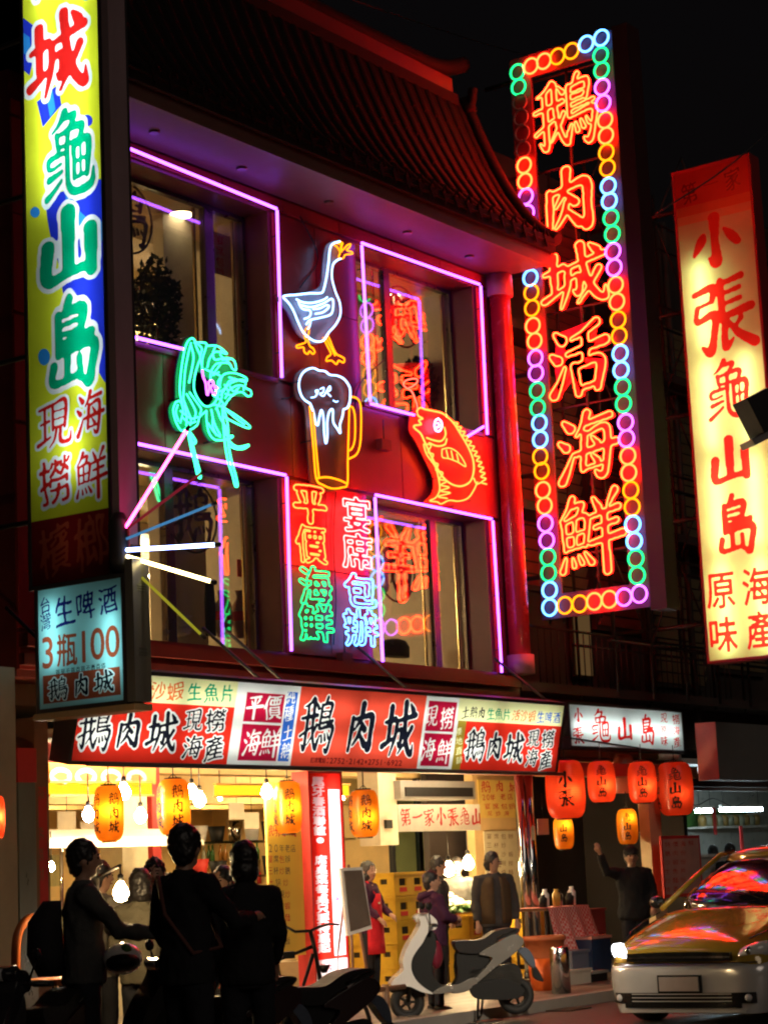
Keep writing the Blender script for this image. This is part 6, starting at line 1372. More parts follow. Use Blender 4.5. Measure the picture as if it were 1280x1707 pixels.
# orange bin, steel bollard, boxes, tray
bp = on_floor(905, 1652, .06); cz = bp.z
def at(px, t_): return EYE+ray(*px)*t_
p = on_floor(909, 1652, .06); p = Vector((19.35, 11.95, .06))
def pos_at(px, Y): q = front(Y).hit(*px); return q
q0 = pos_at((906, 1560), 12.0)
ob = thing('orange_bin', (q0.x, 12.0, .06), 'round orange plastic bin with a brown upper half beside the steel bollard', 'bin')
zt = q0.z; R0 = 35/ (F_PX/proj(q0)[2])
MB().lathe([(R0*.70, .06), (R0*.86, .06+(zt-.06)*.62)], (q0.x, 12.0, 0), 24).build('tub', mat('orange_plastic', (.75, .13, .02), .35), ob)
MB().lathe([(R0*.88, .06+(zt-.06)*.62), (R0*.95, zt-.05), (R0*1.03, zt-.05), (R0*1.03, zt), (R0*.9, zt), (R0*.85, zt-.2)], (q0.x, 12.0, 0), 24, caps=False).build('rim_band', mat('rust_plastic', (.45, .12, .04), .4), ob)
q1 = pos_at((931, 1578), 11.5); r1 = 16/(F_PX/proj(q1)[2])
bo = thing('steel_bollard', (q1.x, 11.5, .06), 'stainless steel bollard standing on the pavement edge', 'bollard'); MB().lathe([(r1, .06), (r1, q1.z-.02), (r1*.9, q1.z)], (q1.x, 11.5, 0), 24).build('post', m_chrome, bo); MB().lathe([(r1*1.15, .06), (r1*1.15, .085)], (q1.x, 11.5, 0), 24).build('base_ring', M['steel_dark'], bo)
def box_at(px0, px1, Y, d, m, label, name, cat, lid=None):
    a = front(Y).loc(*px0); b = front(Y).loc(*px1); t = thing(name, ((a[0]+b[0])/2, Y, b[1]), label, cat); z0 = max(.062, b[1]); z1 = a[1]
    mb = MB(); e = .018; x0, x1 = a[0], b[0]
    mb.bb(x0, x1, Y, Y+e, z0, z1); mb.bb(x0, x1, Y+d-e, Y+d, z0, z1); mb.bb(x0, x0+e, Y+e, Y+d-e, z0, z1); mb.bb(x1-e, x1, Y+e, Y+d-e, z0, z1); mb.bb(x0+e, x1-e, Y+e, Y+d-e, z0, z0+e)
    mb.build('box', m, t); MB().bb(x0-.015, x1+.015, Y-.015, Y+d+.015, z1, z1+.03).build('lid', lid or m, t); return t
box_at((948, 1622), (986, 1654), 12.1, .35, mat('foam_white', (.5, .45, .38), .7), 'white foam box on the ground right of the bollard', 'foam_box', 'box')
box_at((985, 1566), (1020, 1620), 12.2, .45, mat('navy_plastic', (.02, .04, .1), .4), 'dark blue tub stacked with a pale pink lid near the taxi', 'plastic_tub', 'tub', mat('pink_lid', (.6, .28, .24), .4))
box_at((986, 1624), (1014, 1660), 12.1, .4, m_black, 'black box on the ground below the dark blue tub', 'plastic_box', 'box', m_grey)
box_at((952, 1590), (982, 1618), 12.15, .35, mat('blue_grey_plastic', (.12, .14, .2), .4), 'grey blue box between the orange bin and the tub', 'plastic_box', 'box')
box_at((975, 1520), (1010, 1556), 12.9, .4, mat('dull_red_crate', (.3, .03, .03), .5), 'dull red crate behind the blue tub', 'plastic_crate', 'crate')

# ---------------------------------------------------------------- brightly lit white shop at the far right
rs = thing('white_tiled_shop', (30, 15, .07), 'white tiled shop room with fluorescent light at the far right', 'shop room')
MB().bb(25.5, 38, 17.0, 17.1, .07, 3.0).build('back_wall', m_tilew, rs); MB().bb(25.5, 38, 13.6, 17.0, 2.75, 2.83).build('ceiling', m_white, rs); MB().bb(25.45, 25.54, 13.3, 17, .07, 3.0).build('side_wall', m_tilew, rs); MB().bb(38, 38.1, 13.3, 17, .07, 3).build('side_wall', m_tilew, rs)
MB().bb(25.55, 37, 13.4, 13.55, 2.42, 2.6).build('lintel', m_conc, rs); MB().bb(25.55, 37, 13.35, 13.45, 2.36, 2.41).build('rail', m_grey, rs)
for (a, b, z, lb) in ((1160, 1188, 1352, 'left short fluorescent tube in the white shop'), (1200, 1268, 1350, 'long fluorescent tube in the white shop')):
    p = front(15.0); A = p.hit(a, z); B = p.hit(b, z-1); t = thing('fluorescent_lamp', A, lb, 'lamp'); MB().tube([A, B], .03, 8).build('tube', glow('lamp_fluor', (.72, .93, 1.0), 95), t); MB().bb(A.x, B.x, 14.97, 15.03, A.z+.035, A.z+.08).build('fitting', m_white, t); 
    for xx in (A.x+.1, B.x-.1): MB().tube([(xx, 15, A.z+.08), (xx, 15, 2.75)], .006, 4).build('cord', M['wire'], t)
p = front(16.6); A = p.hit(1168, 1378); B = p.hit(1270, 1376); t = thing('goods_shelf', A, 'shelf of small brown jars under the fluorescent tubes', 'shelf'); MB().bb(A.x, B.x, 16.5, 16.9, A.z-.03, A.z).build('shelf_board', m_white, t); MB().bb(A.x, B.x, 16.9, 16.99, A.z, A.z+.3).build('back_board', m_green, t)
for i in range(11): MB().lathe([(.07, A.z), (.08, A.z+.14), (.05, A.z+.2)], (A.x+.15+i*(B.x-A.x-.3)/10, 16.65, 0), 10).build('jar', [mat('jar_brown', (.35, .22, .06), .3), mat('jar_grey', (.3, .3, .2), .3)][i % 2], t)
p = front(14.2); A = p.hit(1158, 1425); B = p.hit(1275, 1428); t = thing('white_counter', A, 'white tiled counter in the fluorescent lit shop', 'counter'); MB().bb(A.x, B.x, 14.2, 14.8, .07, A.z-.04).build('front_panel', m_tilew, t); MB().bb(A.x-.03, B.x+.03, 14.16, 14.84, A.z-.04, A.z).build('top', m_white, t)
MB().tube(cr([(27.0, 14.2, 2.36), (27.6, 14.2, 2.2), (28.2, 14.2, 2.3), (28.9, 14.2, 2.18), (29.6, 14.2, 2.36)], 5), .008, 5).build('cable', M['wire'], rs)
for px in ((1191, 1370), (1236, 1400)): 
    q = front(14.6).hit(*px); t = thing('hanging_tag', q, 'red hanging strip in the white shop, %s' % ('under the gap between the tubes' if px[0] < 1200 else 'lower one at right'), 'tag'); MB().bb(q.x-.05, q.x+.05, 14.6, 14.61, q.z-.2, q.z+.22).build('strip', m_redpaper, t)
# dark unlit box sign over that shop
pl = front(12.3); A = pl.loc(1192, 1203); B = pl.loc(1290, 1301); t = thing('unlit_box_sign', pl.hit(1240, 1300), 'unlit grey box sign over the white shop, red on its side', 'sign')
mb = MB(); box_loc(mb, pl, A[0], B[0], B[1], A[1], -.29, 0); mb.build('case', mat('grey_sign_face', (.16, .16, .15), .5), t); MB().bb(A[0]-.012, A[0]-.002, 12.3, 12.6, B[1], A[1]).build('side_panel', mat('dull_red_panel', (.4, .1, .08), .5), t)  # red layer on the case side paints in the red light falling there
# lamp housing hanging at the right edge
p = EYE+ray(1274, 688)*13.0; t = thing('flood_lamp', p, 'black flood lamp housing cut by the right edge, seen from behind', 'flood lamp')
lamp_t = t; mb = MB(); mb.box((p.x, p.y, p.z), (.26, .18, .27), rz=-.6, ry=-.45); mb.build('housing', m_black, t); MB().tube([p+Vector((.05, -.05, .05)), p+Vector((.4, -.6, .5)), p+Vector((.6, -1.2, .6))], .03, 6).build('arm', m_black, t); MB().box((p.x-.05, p.y+.02, p.z-.17), (.22, .16, .04), rz=-.6, ry=-.45).build('hood', M['case_grey'], t)
_fl = bpy.data.lights.new('flood_lamp_light', 'SPOT'); _fo = bpy.data.objects.new('flood_lamp_light', _fl); C.objects.link(_fo); _fo.parent = lamp_t  # beam added to light the scooter front, not a source seen burning
_fl.energy = 1500; _fl.spot_size = math.radians(34); _fl.spot_blend = 1.0; _fl.color = (1, .84, .62); _fl.shadow_soft_size = .12
_fd = Vector((17.3, 11.3, .6))-p; _fo.location = _fd.normalized()*.34; _fo.rotation_euler = _fd.to_track_quat('-Z', 'Y').to_euler()
# overhead wires
for i, (a, b, Ya, Yb, lb) in enumerate((((1128, 330), (1215, 262), 10.6, 10.2, 'thin black wire crossing the dark top of the yellow sign'), ((860, 1212), (1280, 1265), 12.9, 12.9, 'dark cable strung along the lintel at right'), ((600, 0), (800, 60), 14, 15, 'thin dark wire above the roof'))):
    A = front(Ya).hit(*a); B = front(Yb).hit(*b); d = (B-A); A = A-d*.4; B = B+d*1.5; m_ = (A+B)/2; m_.z -= .1
    tag(MB().tube(cr([A, m_, B], 8), .01, 5).build('overhead_wire', M['wire']), lb, 'wire')
# ================================================================ people
def ellrings(mb, rings, n=16, capz=True):
    """rings: (cx, cy, z, rx, ry)"""
    vs = [(cx+rx*math.cos(2*math.pi*k/n), cy+ry*math.sin(2*math.pi*k/n), z) for cx, cy, z, rx, ry in rings for k in range(n)]
    fs = [(i*n+k, i*n+(k+1) % n, (i+1)*n+(k+1) % n, (i+1)*n+k) for i in range(len(rings)-1) for k in range(n)]
    m = len(rings)-1
    fs += [tuple(range(n))[::-1], tuple(m*n+k for k in range(n))]
    mb.add(vs, fs, True)
def remesh(o, v, sm=4):
    r = o.modifiers.new('fuse', 'REMESH'); r.mode = 'VOXEL'; r.voxel_size = v; r.use_smooth_shade = True
    s_ = o.modifiers.new('relax', 'SMOOTH'); s_.factor = .5; s_.iterations = sm
m_skin = mat('skin', (.42, .23, .15), .5, var=.12, bump=.03); m_hair = mat('black_hair', (.012, .010, .010), .45, var=.4, scale=30, stretch=(1, 1, .2)); m_eye = mat('eye_dark', (.01, .008, .008), .2, bump=0); m_lip = mat('lip', (.25, .07, .06), .5, bump=0)
def person(loc, H, deg, label, top, trousers, arms=None, lean=0.0, hair='short', shoes=None, legs=None, coat=1.0, headturn=0.0, female=False, cap=None, face=True, extra=None):
    k = H/1.7; t = thing('person', (0, 0, 0), label, 'person')
    sh = .165 if female else .185
    A = arms or {}
    L = legs or {}
    base = {}
    for s, nm in ((-1, 'l'), (1, 'r')):
        a = A.get(nm, ((s*(sh+.06), .0, 1.12), (s*(sh+.05), .12, .90)))
        base[nm] = (Vector((s*sh, 0, 1.375)), Vector(a[0]), Vector(a[1]))
    def LN(v, z=None): v = Vector(v); return Vector((v.x, v.y+lean*max(0, v.z-.95), v.z))*k
    mb = MB(); hz = 1.575; hy = .015+lean*(hz-.95)
    hc = Vector((0, hy, hz))*k
    mb.ball(hc+Vector((0, 0, .012))*k, .106*k, 8, (.74, .93, 1.06))
    mb.ball(hc+Vector((0, .035, -.075))*k, .05*k, 6, (.95, .9, .75))
    ct, stn = math.cos(headturn), math.sin(headturn)
    def HT(x, y, z): return hc+Vector((x*ct+y*stn, -x*stn+y*ct, z))*k
    mb.tube([HT(0, .088, .02), HT(0, .112, -.022), HT(0, .095, -.032)], [.009*k, .014*k, .012*k], 6)
    for s in (-1, 1): mb.ball(HT(s*.079, -.005, -.01), .026*k, 5, (.4, .8, 1.2))
    mb.tube([LN((0, -.01, 1.40)), LN((0, 0, 1.45)), hc-Vector((0, 0, .06))*k], [.065*k, .052*k, .052*k], 10)
    ellrings(mb, [tuple(LN((0, 0, z)))+(rx*k, ry*k) for z, rx, ry in ((.84, .15, .10), (.95, .155, .105), (1.1, .125, .09), (1.28, .16, .11), (1.40, .13, .08), (1.44, .06, .05))])
    for nm in 'lr':
        S0, E, W = base[nm]; S0, E, W = LN(S0), LN(E), LN(W)
        mb.tube([S0, S0.lerp(E, .5), E, E.lerp(W, .35), W], [.050*k, .046*k, .038*k, .036*k, .026*k], 8)
        d = (W-E).normalized(); side_ = d.cross(Vector((0, 1, .2))).normalized() if abs(d.y) < .9 else Vector((1, 0, 0)); nrm = d.cross(side_).normalized()
        palm = W+d*.045*k; mb.tube([W, palm, W+d*.085*k], [.026*k, .034*k, .03*k], 8)
        for q, (o_, ln) in enumerate(((-.030, .055), (-.011, .068), (.009, .064), (.027, .050))):
            b0 = W+d*.08*k+side_*o_*k; b1 = b0+d*ln*.5*k+nrm*.008*k; b2 = b0+d*ln*.85*k+nrm*.03*k; mb.tube([b0, b1, b2], [.0105*k, .0095*k, .008*k], 6)
        b0 = W+d*.03*k-side_*.03*k; mb.tube([b0, b0+d*.03*k-side_*.02*k, b0+d*.062*k-side_*.02*k+nrm*.012*k], [.012*k, .011*k, .009*k], 6)
    lg = {}
    for s, nm in ((-1, 'l'), (1, 'r')):
        kn, an = L.get(nm, ((s*.10, .02, .50), (s*.11, -.01, .09))); lg[nm] = (Vector((s*.085, 0, .90))*k, Vector(kn)*k, Vector(an)*k)
        a, b, c = lg[nm]; mb.tube([a, a.lerp(b, .5), b, b.lerp(c, .35), c], [.080*k, .070*k, .052*k, .05*k, .036*k], 10)
    body = mb.build('body', m_skin, t, origin=(0, 0, 0)); remesh(body, .011)
    # clothes: one shell for the top with its sleeves, one for the trousers
    mb = MB(); c_ = coat
    ellrings(mb, [tuple(LN((0, 0, z)))+(rx*k*c_, ry*k*c_) for z, rx, ry in ((.80, .185, .14), (.92, .185, .14), (1.1, .165, .125), (1.28, .19, .135), (1.375, .17, .11), (1.42, .10, .075), (1.455, .065, .06))])
    for nm in 'lr':
        S0, E, W = [LN(q) for q in base[nm]]; W2 = E.lerp(W, .93)
        mb.tube([S0.lerp(LN((0, 0, 1.36)), .3), S0, S0.lerp(E, .5), E, E.lerp(W2, .5), W2], [.07*k*c_, .072*k*c_, .064*k*c_, .055*k*c_, .052*k*c_, .043*k*c_], 10)
    o = mb.build('jacket' if coat > 1.05 else 'shirt', top, t, origin=(0, 0, 0)); remesh(o, .015, 3)
    dp = o.modifiers.new('folds', 'DISPLACE'); tx = bpy.data.textures.get('folds') or bpy.data.textures.new('folds', 'CLOUDS'); tx.noise_scale = .09; tx.noise_depth = 3; dp.texture = tx; dp.strength = .034; dp.mid_level = .5
    mb = MB(); ellrings(mb, [(0, 0, z*k, rx*k, ry*k) for z, rx, ry in ((.78, .15, .12), (.86, .165, .13), (1.0, .155, .12))])
    for nm in 'lr': a, b, c = lg[nm]; mb.tube([a, a.lerp(b, .5), b, b.lerp(c, .5), c], [.098*k, .088*k, .072*k, .066*k, .062*k], 10)
    o = mb.build('trousers', trousers, t, origin=(0, 0, 0)); remesh(o, .016, 3); dp = o.modifiers.new('folds', 'DISPLACE'); dp.texture = tx; dp.strength = .02; dp.mid_level = .5
    for nm in 'lr':
        c = lg[nm][2]; m2 = MB(); m2.tube([(c.x, c.y-.06*k, c.z-.035*k), (c.x, c.y+.03*k, c.z-.035*k), (c.x, c.y+.12*k, c.z-.052*k), (c.x, c.y+.17*k, c.z-.062*k)], [.040*k, .048*k, .042*k, .026*k], 8); m2.build('shoe', shoes or m_black, t, origin=(0, 0, 0))
    mb = MB(); mb.ball(HT(0, -.018, .035), .113*k, 9, (.80, .92, .98))
    if hair == 'short': mb.ball(HT(0, -.045, -.02), .085*k, 7, (.92, .75, 1.0))
    if hair in ('bob', 'long'): mb.ball(HT(0, -.03, -.04), .10*k, 8, (.95, .85, 1.05))
    if hair == 'long': mb.tube([HT(0, -.08, .0), HT(0, -.11, -.1), HT(0, -.10, -.22)], [.055*k, .05*k, .02*k], 8)
    if hair == 'spiky':
        rr_ = random.Random(4)
        for i in range(40):
            v = Vector((rr_.gauss(0, 1), rr_.gauss(-.3, 1), abs(rr_.gauss(0, 1)))).normalized(); b = HT(0, -.018, .035); mb.tube([b+Vector((v.x*.075, v.y*.09, v.z*.095))*k, b+Vector((v.x*.10, v.y*.115, v.z*.128))*k], [.016*k, .003*k], 4)
    h_ = mb.build('hair', m_hair, t, origin=(0, 0, 0)); remesh(h_, .009, 1)
    tx2 = bpy.data.textures.get('locks') or bpy.data.textures.new('locks', 'CLOUDS'); tx2.noise_scale = .028; tx2.noise_depth = 3
    d2 = h_.modifiers.new('locks', 'DISPLACE'); d2.texture = tx2; d2.strength = .026*k; d2.mid_level = .45; d2.texture_coords = 'GLOBAL'
    if cap: mb = MB(); mb.ball(HT(0, -.01, .06), .118*k, 8, (.82, .96, .72)); mb.tube([HT(-.05, .08, .05), HT(0, .15, .045), HT(.05, .08, .05)], .012*k, 6); mb.build('cap', cap, t, origin=(0, 0, 0))
    if face:
        for s in (-1, 1): MB().ball(HT(s*.03, .088, .012), .010*k, 5, (1.3, .6, .7)).build('eye', m_eye, t, origin=(0, 0, 0))
        for s in (-1, 1): MB().tube([HT(s*.015, .097, .034), HT(s*.032, .096, .038), HT(s*.048, .086, .033)], .004*k, 5).build('eyebrow', m_hair, t, origin=(0, 0, 0))
        MB().tube([HT(-.022, .090, -.052), HT(0, .097, -.053), HT(.022, .090, -.052)], .006*k, 5).build('mouth', m_lip, t, origin=(0, 0, 0))
    if extra: extra(t, k, LN, HT)
    t.location = loc; t.rotation_euler.z = math.radians(deg-90)
    return t
def cl(n, c, **k): return mat(n, c, .85, var=.3, scale=14, bump=.4, spec=.15, **k)
c_black = cl('black_jacket_cloth', (.018, .018, .02)); c_dark = cl('dark_trouser_cloth', (.02, .02, .025)); c_grey = cl('pale_grey_shirt', (.075, .075, .072)); c_khaki = cl('khaki_jacket', (.09, .08, .055)); c_purple = cl('dark_purple_cloth', (.05, .015, .04)); c_apron = cl('red_apron_cloth', (.55, .02, .03)); c_olive = cl('olive_vest_cloth', (.07, .045, .025)); c_char = cl('charcoal_cloth', (.05, .045, .045)); c_navy = cl('dark_navy_coat', (.015, .018, .03)); c_brown = cl('brown_knit', (.12, .05, .04))
def top_at(px, t_, floor=0.0): q = EYE+ray(*px)*t_; return (q.x, q.y, floor), q.z-floor
RIGHTWARD = -54.6
# A: man at left in a pale shirt with dark backpack, turned right
def bagA(t, k, LN, HT):
    mb = MB(); ellrings(mb, [(0, -.22, .86*k, .14, .08), (0, -.25, 1.0*k, .17, .12), (0, -.25, 1.2*k, .16, .11), (0, -.2, 1.33*k, .1, .06)]); mb.build('backpack', c_black, t, origin=(0, 0, 0))
    mb = MB(); ellrings(mb, [tuple(LN((0, -.02, z)))+(rx*k, ry*k) for z, rx, ry in ((.95, .19, .12), (1.2, .185, .125), (1.36, .16, .1))]); 
loc, H = top_at((137, 1402), 13.5); person(loc, H, RIGHTWARD+12, 'man in a grey shirt turned to the right, dark backpack, at the left', c_grey, c_dark, arms=dict(r=((.22, .22, 1.12), (.14, .46, 1.10)), l=((-.22, .2, 1.13), (-.10, .44, 1.08))), hair='short', extra=bagA, headturn=.1)
def strapB(t, k, LN, HT): MB().tube([LN((-.12, .10, 1.42)), LN((0, .155, 1.25)), LN((.15, .14, 1.0)), LN((.16, -.08, .98)), LN((0, -.15, 1.2)), LN((-.12, -.10, 1.42))], .014*k, 5).build('bag_strap', c_brown, t, origin=(0, 0, 0))
loc, H = top_at((305, 1378), 12.5); person(loc, H, RIGHTWARD+45, 'tall man in black seen from behind with a strap across his back', c_black, c_dark, arms=dict(r=((.25, .16, 1.14), (.16, .38, 1.16)), l=((-.26, .0, 1.12), (-.22, .14, .9))), hair='short', coat=1.0, extra=strapB, headturn=-.5)
loc, H = top_at((406, 1405), 13.0); person(loc, H, 45, 'woman in black with bushy short hair seen from behind', c_black, c_dark, arms=dict(r=((.22, .06, 1.12), (.2, .2, .92)), l=((-.24, .0, 1.1), (-.23, .1, .86))), hair='bob', coat=.98, female=True)
loc, H = top_at((234, 1450), 15.0); person(loc, H, 30, 'person in a khaki jacket with a short bob, seen from behind', c_khaki, c_dark, hair='bob', coat=1.02, female=True, arms=dict(r=((.24, .1, 1.1), (.15, .3, 1.05)), l=((-.24, .05, 1.1), (-.18, .25, 1.0))))
loc, H = top_at((251, 1434), 16.4); person(loc, H, 240, 'man with spiky black hair facing the street, looking down', c_char, c_dark, hair='spiky', lean=.15, headturn=.4)
loc, H = top_at((372, 1446), 16.5); person(loc, H, 190, 'person in brown behind the tall dark man, only head and shoulder showing', c_brown, c_dark, hair='bob', female=True)
loc, H = top_at((165, 1436), 15.6); person(loc, H, -20, 'person in a light shirt behind the man with the backpack', cl('light_knit', (.20, .18, .15)), c_dark, hair='short', arms=dict(r=((.26, .12, 1.15), (.2, .36, 1.1)), l=((-.22, .1, 1.1), (-.16, .3, 1.0))))
loc, H = top_at((345, 1462), 19.0, .07); person(loc, H, 200, 'diner in grey deep in the left shop, right of the tall dark man', cl('mid_grey_cloth', (.2, .18, .16)), c_dark, hair='short')
loc, H = top_at((278, 1458), 20.0, .07); person(loc, H, 120, 'diner in dull red deep in the left shop, left of the tall dark man', cl('dull_red_cloth', (.3, .05, .04)), c_dark, hair='bob', female=True)
# shop staff and customers at right
def apron(t, k, LN, HT):
    mb = MB(); w = MB()
    rows = [(z, .165*a, .145*b) for z, a, b in ((1.30, .55, 1.02), (1.18, .85, 1.02), (1.02, 1.1, 1.05), (.86, 1.22, 1.12), (.68, 1.25, 1.15), (.55, 1.28, 1.18))]; n = 10; vs = []
    for z, rx, ry in rows:
        for i in range(n+1): a = math.pi*(.06+.88*i/n); vs.append(LN((rx*math.cos(a)*1.02, ry*math.sin(a)+.012, z)) if z > .95 else Vector((rx*math.cos(a)*1.02, ry*math.sin(a)+.012, z))*k)
    w.add(vs, [(j*(n+1)+i, j*(n+1)+i+1, (j+1)*(n+1)+i+1, (j+1)*(n+1)+i) for j in range(len(rows)-1) for i in range(n)], True)
    o = w.build('apron', c_apron, t, origin=(0, 0, 0)); sd = o.modifiers.new('cloth_thickness', 'SOLIDIFY'); sd.thickness = .012
    mb.tube([LN((-.09, .12, 1.30)), LN((-.075, .02, 1.45)), LN((0, -.06, 1.47)), LN((.075, .02, 1.45)), LN((.09, .12, 1.30))], .010*k, 5); mb.tube([LN((-.17, .03, 1.0)), LN((-.1, -.15, 1.0)), LN((.1, -.15, 1.0)), LN((.17, .03, 1.0))], .012*k, 5); mb.build('apron_string', c_apron, t, origin=(0, 0, 0))
    MB().box((.05*k, .158*k, 1.18*k), (.05*k, .006, .02*k)).build('apron_print', m_paper, t, origin=(0, 0, 0))
loc, H = top_at((612, 1437), 23.0, .07); person(loc, H, -75, 'woman in a red apron over a purple shirt beside the beer crates', c_purple, c_dark, hair='bob', female=True, extra=apron, arms=dict(r=((.20, .06, 1.12), (.16, .2, .98)), l=((-.20, .10, 1.12), (-.10, .26, 1.02))), headturn=.4)
loc, H = top_at((717, 1453), 20.3, .06); person(loc, H, -35, 'boy in a dark purple hooded top standing behind the white scooter', c_purple, c_dark, hair='short', coat=1.15, headturn=.3, arms=dict(r=((.21, .1, 1.14), (.1, .27, 1.12)), l=((-.21, .1, 1.12), (-.08, .28, 1.08))),
    extra=lambda t, k, LN, HT: MB().tube([LN((-.11, -.02, 1.44)), LN((-.08, -.12, 1.42)), LN((0, -.16, 1.38)), LN((.08, -.12, 1.42)), LN((.11, -.02, 1.44)), LN((.05, .09, 1.40)), LN((0, .11, 1.36))], .034*k, 7).build('hood', c_purple, t, origin=(0, 0, 0)))
loc, H = top_at((728, 1428), 23.6, .07); person(loc, H, -60, 'customer in a dark jacket at the food display, behind the boy', c_char, c_dark, hair='short')
loc, H = top_at((760, 1430), 25.2, .07); person(loc, H, 215, 'cook in pale clothes behind the bulbs of the food display', c_grey, c_dark, hair='short')
def vest(t, k, LN, HT):
    for s in (-1, 1):
        mb = MB(); n = 6; vs = []; zs = (1.40, 1.3, 1.15, 1.0, .84)
        for z in zs:
            for i in range(n+1):
                a = math.pi/2-s*(.22+1.25*i/n)*1.0; rx, ry = (.20, .155) if z < 1.38 else (.16, .12); vs.append(LN((rx*1.04*math.cos(a), ry*1.04*math.sin(a), z)))
        mb.add(vs, [(j*(n+1)+i, j*(n+1)+i+1, (j+1)*(n+1)+i+1, (j+1)*(n+1)+i) for j in range(len(zs)-1) for i in range(n)], True); o = mb.build('vest_front', c_olive, t, origin=(0, 0, 0)); o.modifiers.new('cloth_thickness', 'SOLIDIFY').thickness = .012
loc, H = top_at((820, 1421), 23.0, .06); person(loc, H, 228, 'man in a dark jacket with an open olive vest, looking right', c_char, c_dark, hair='short', coat=1.08, extra=vest, headturn=-.9, arms=dict(l=((-.25, .0, 1.12), (-.25, .05, .86)), r=((.25, .0, 1.12), (.25, .06, .86))))
loc, H = top_at((1050, 1412), 23.5, .06); person(loc, H, 222, 'man in a black coat and cap raising one arm under the small lantern', c_black, c_dark, hair='short', coat=1.15, cap=c_black, arms=dict(l=((-.25, .03, 1.12), (-.2, .18, .95)), r=((.36, .14, 1.40), (.44, .20, 1.64))))
for px, t_, lb in (((1187, 1410), 31.0, 'dark haired head of a customer in the white shop, left one'), ((1215, 1407), 30.5, 'dark haired customer in the white shop, right one')):
    loc, H = top_at(px, t_, .07); person(loc, H, 40, lb, c_dark, c_dark, hair='short')

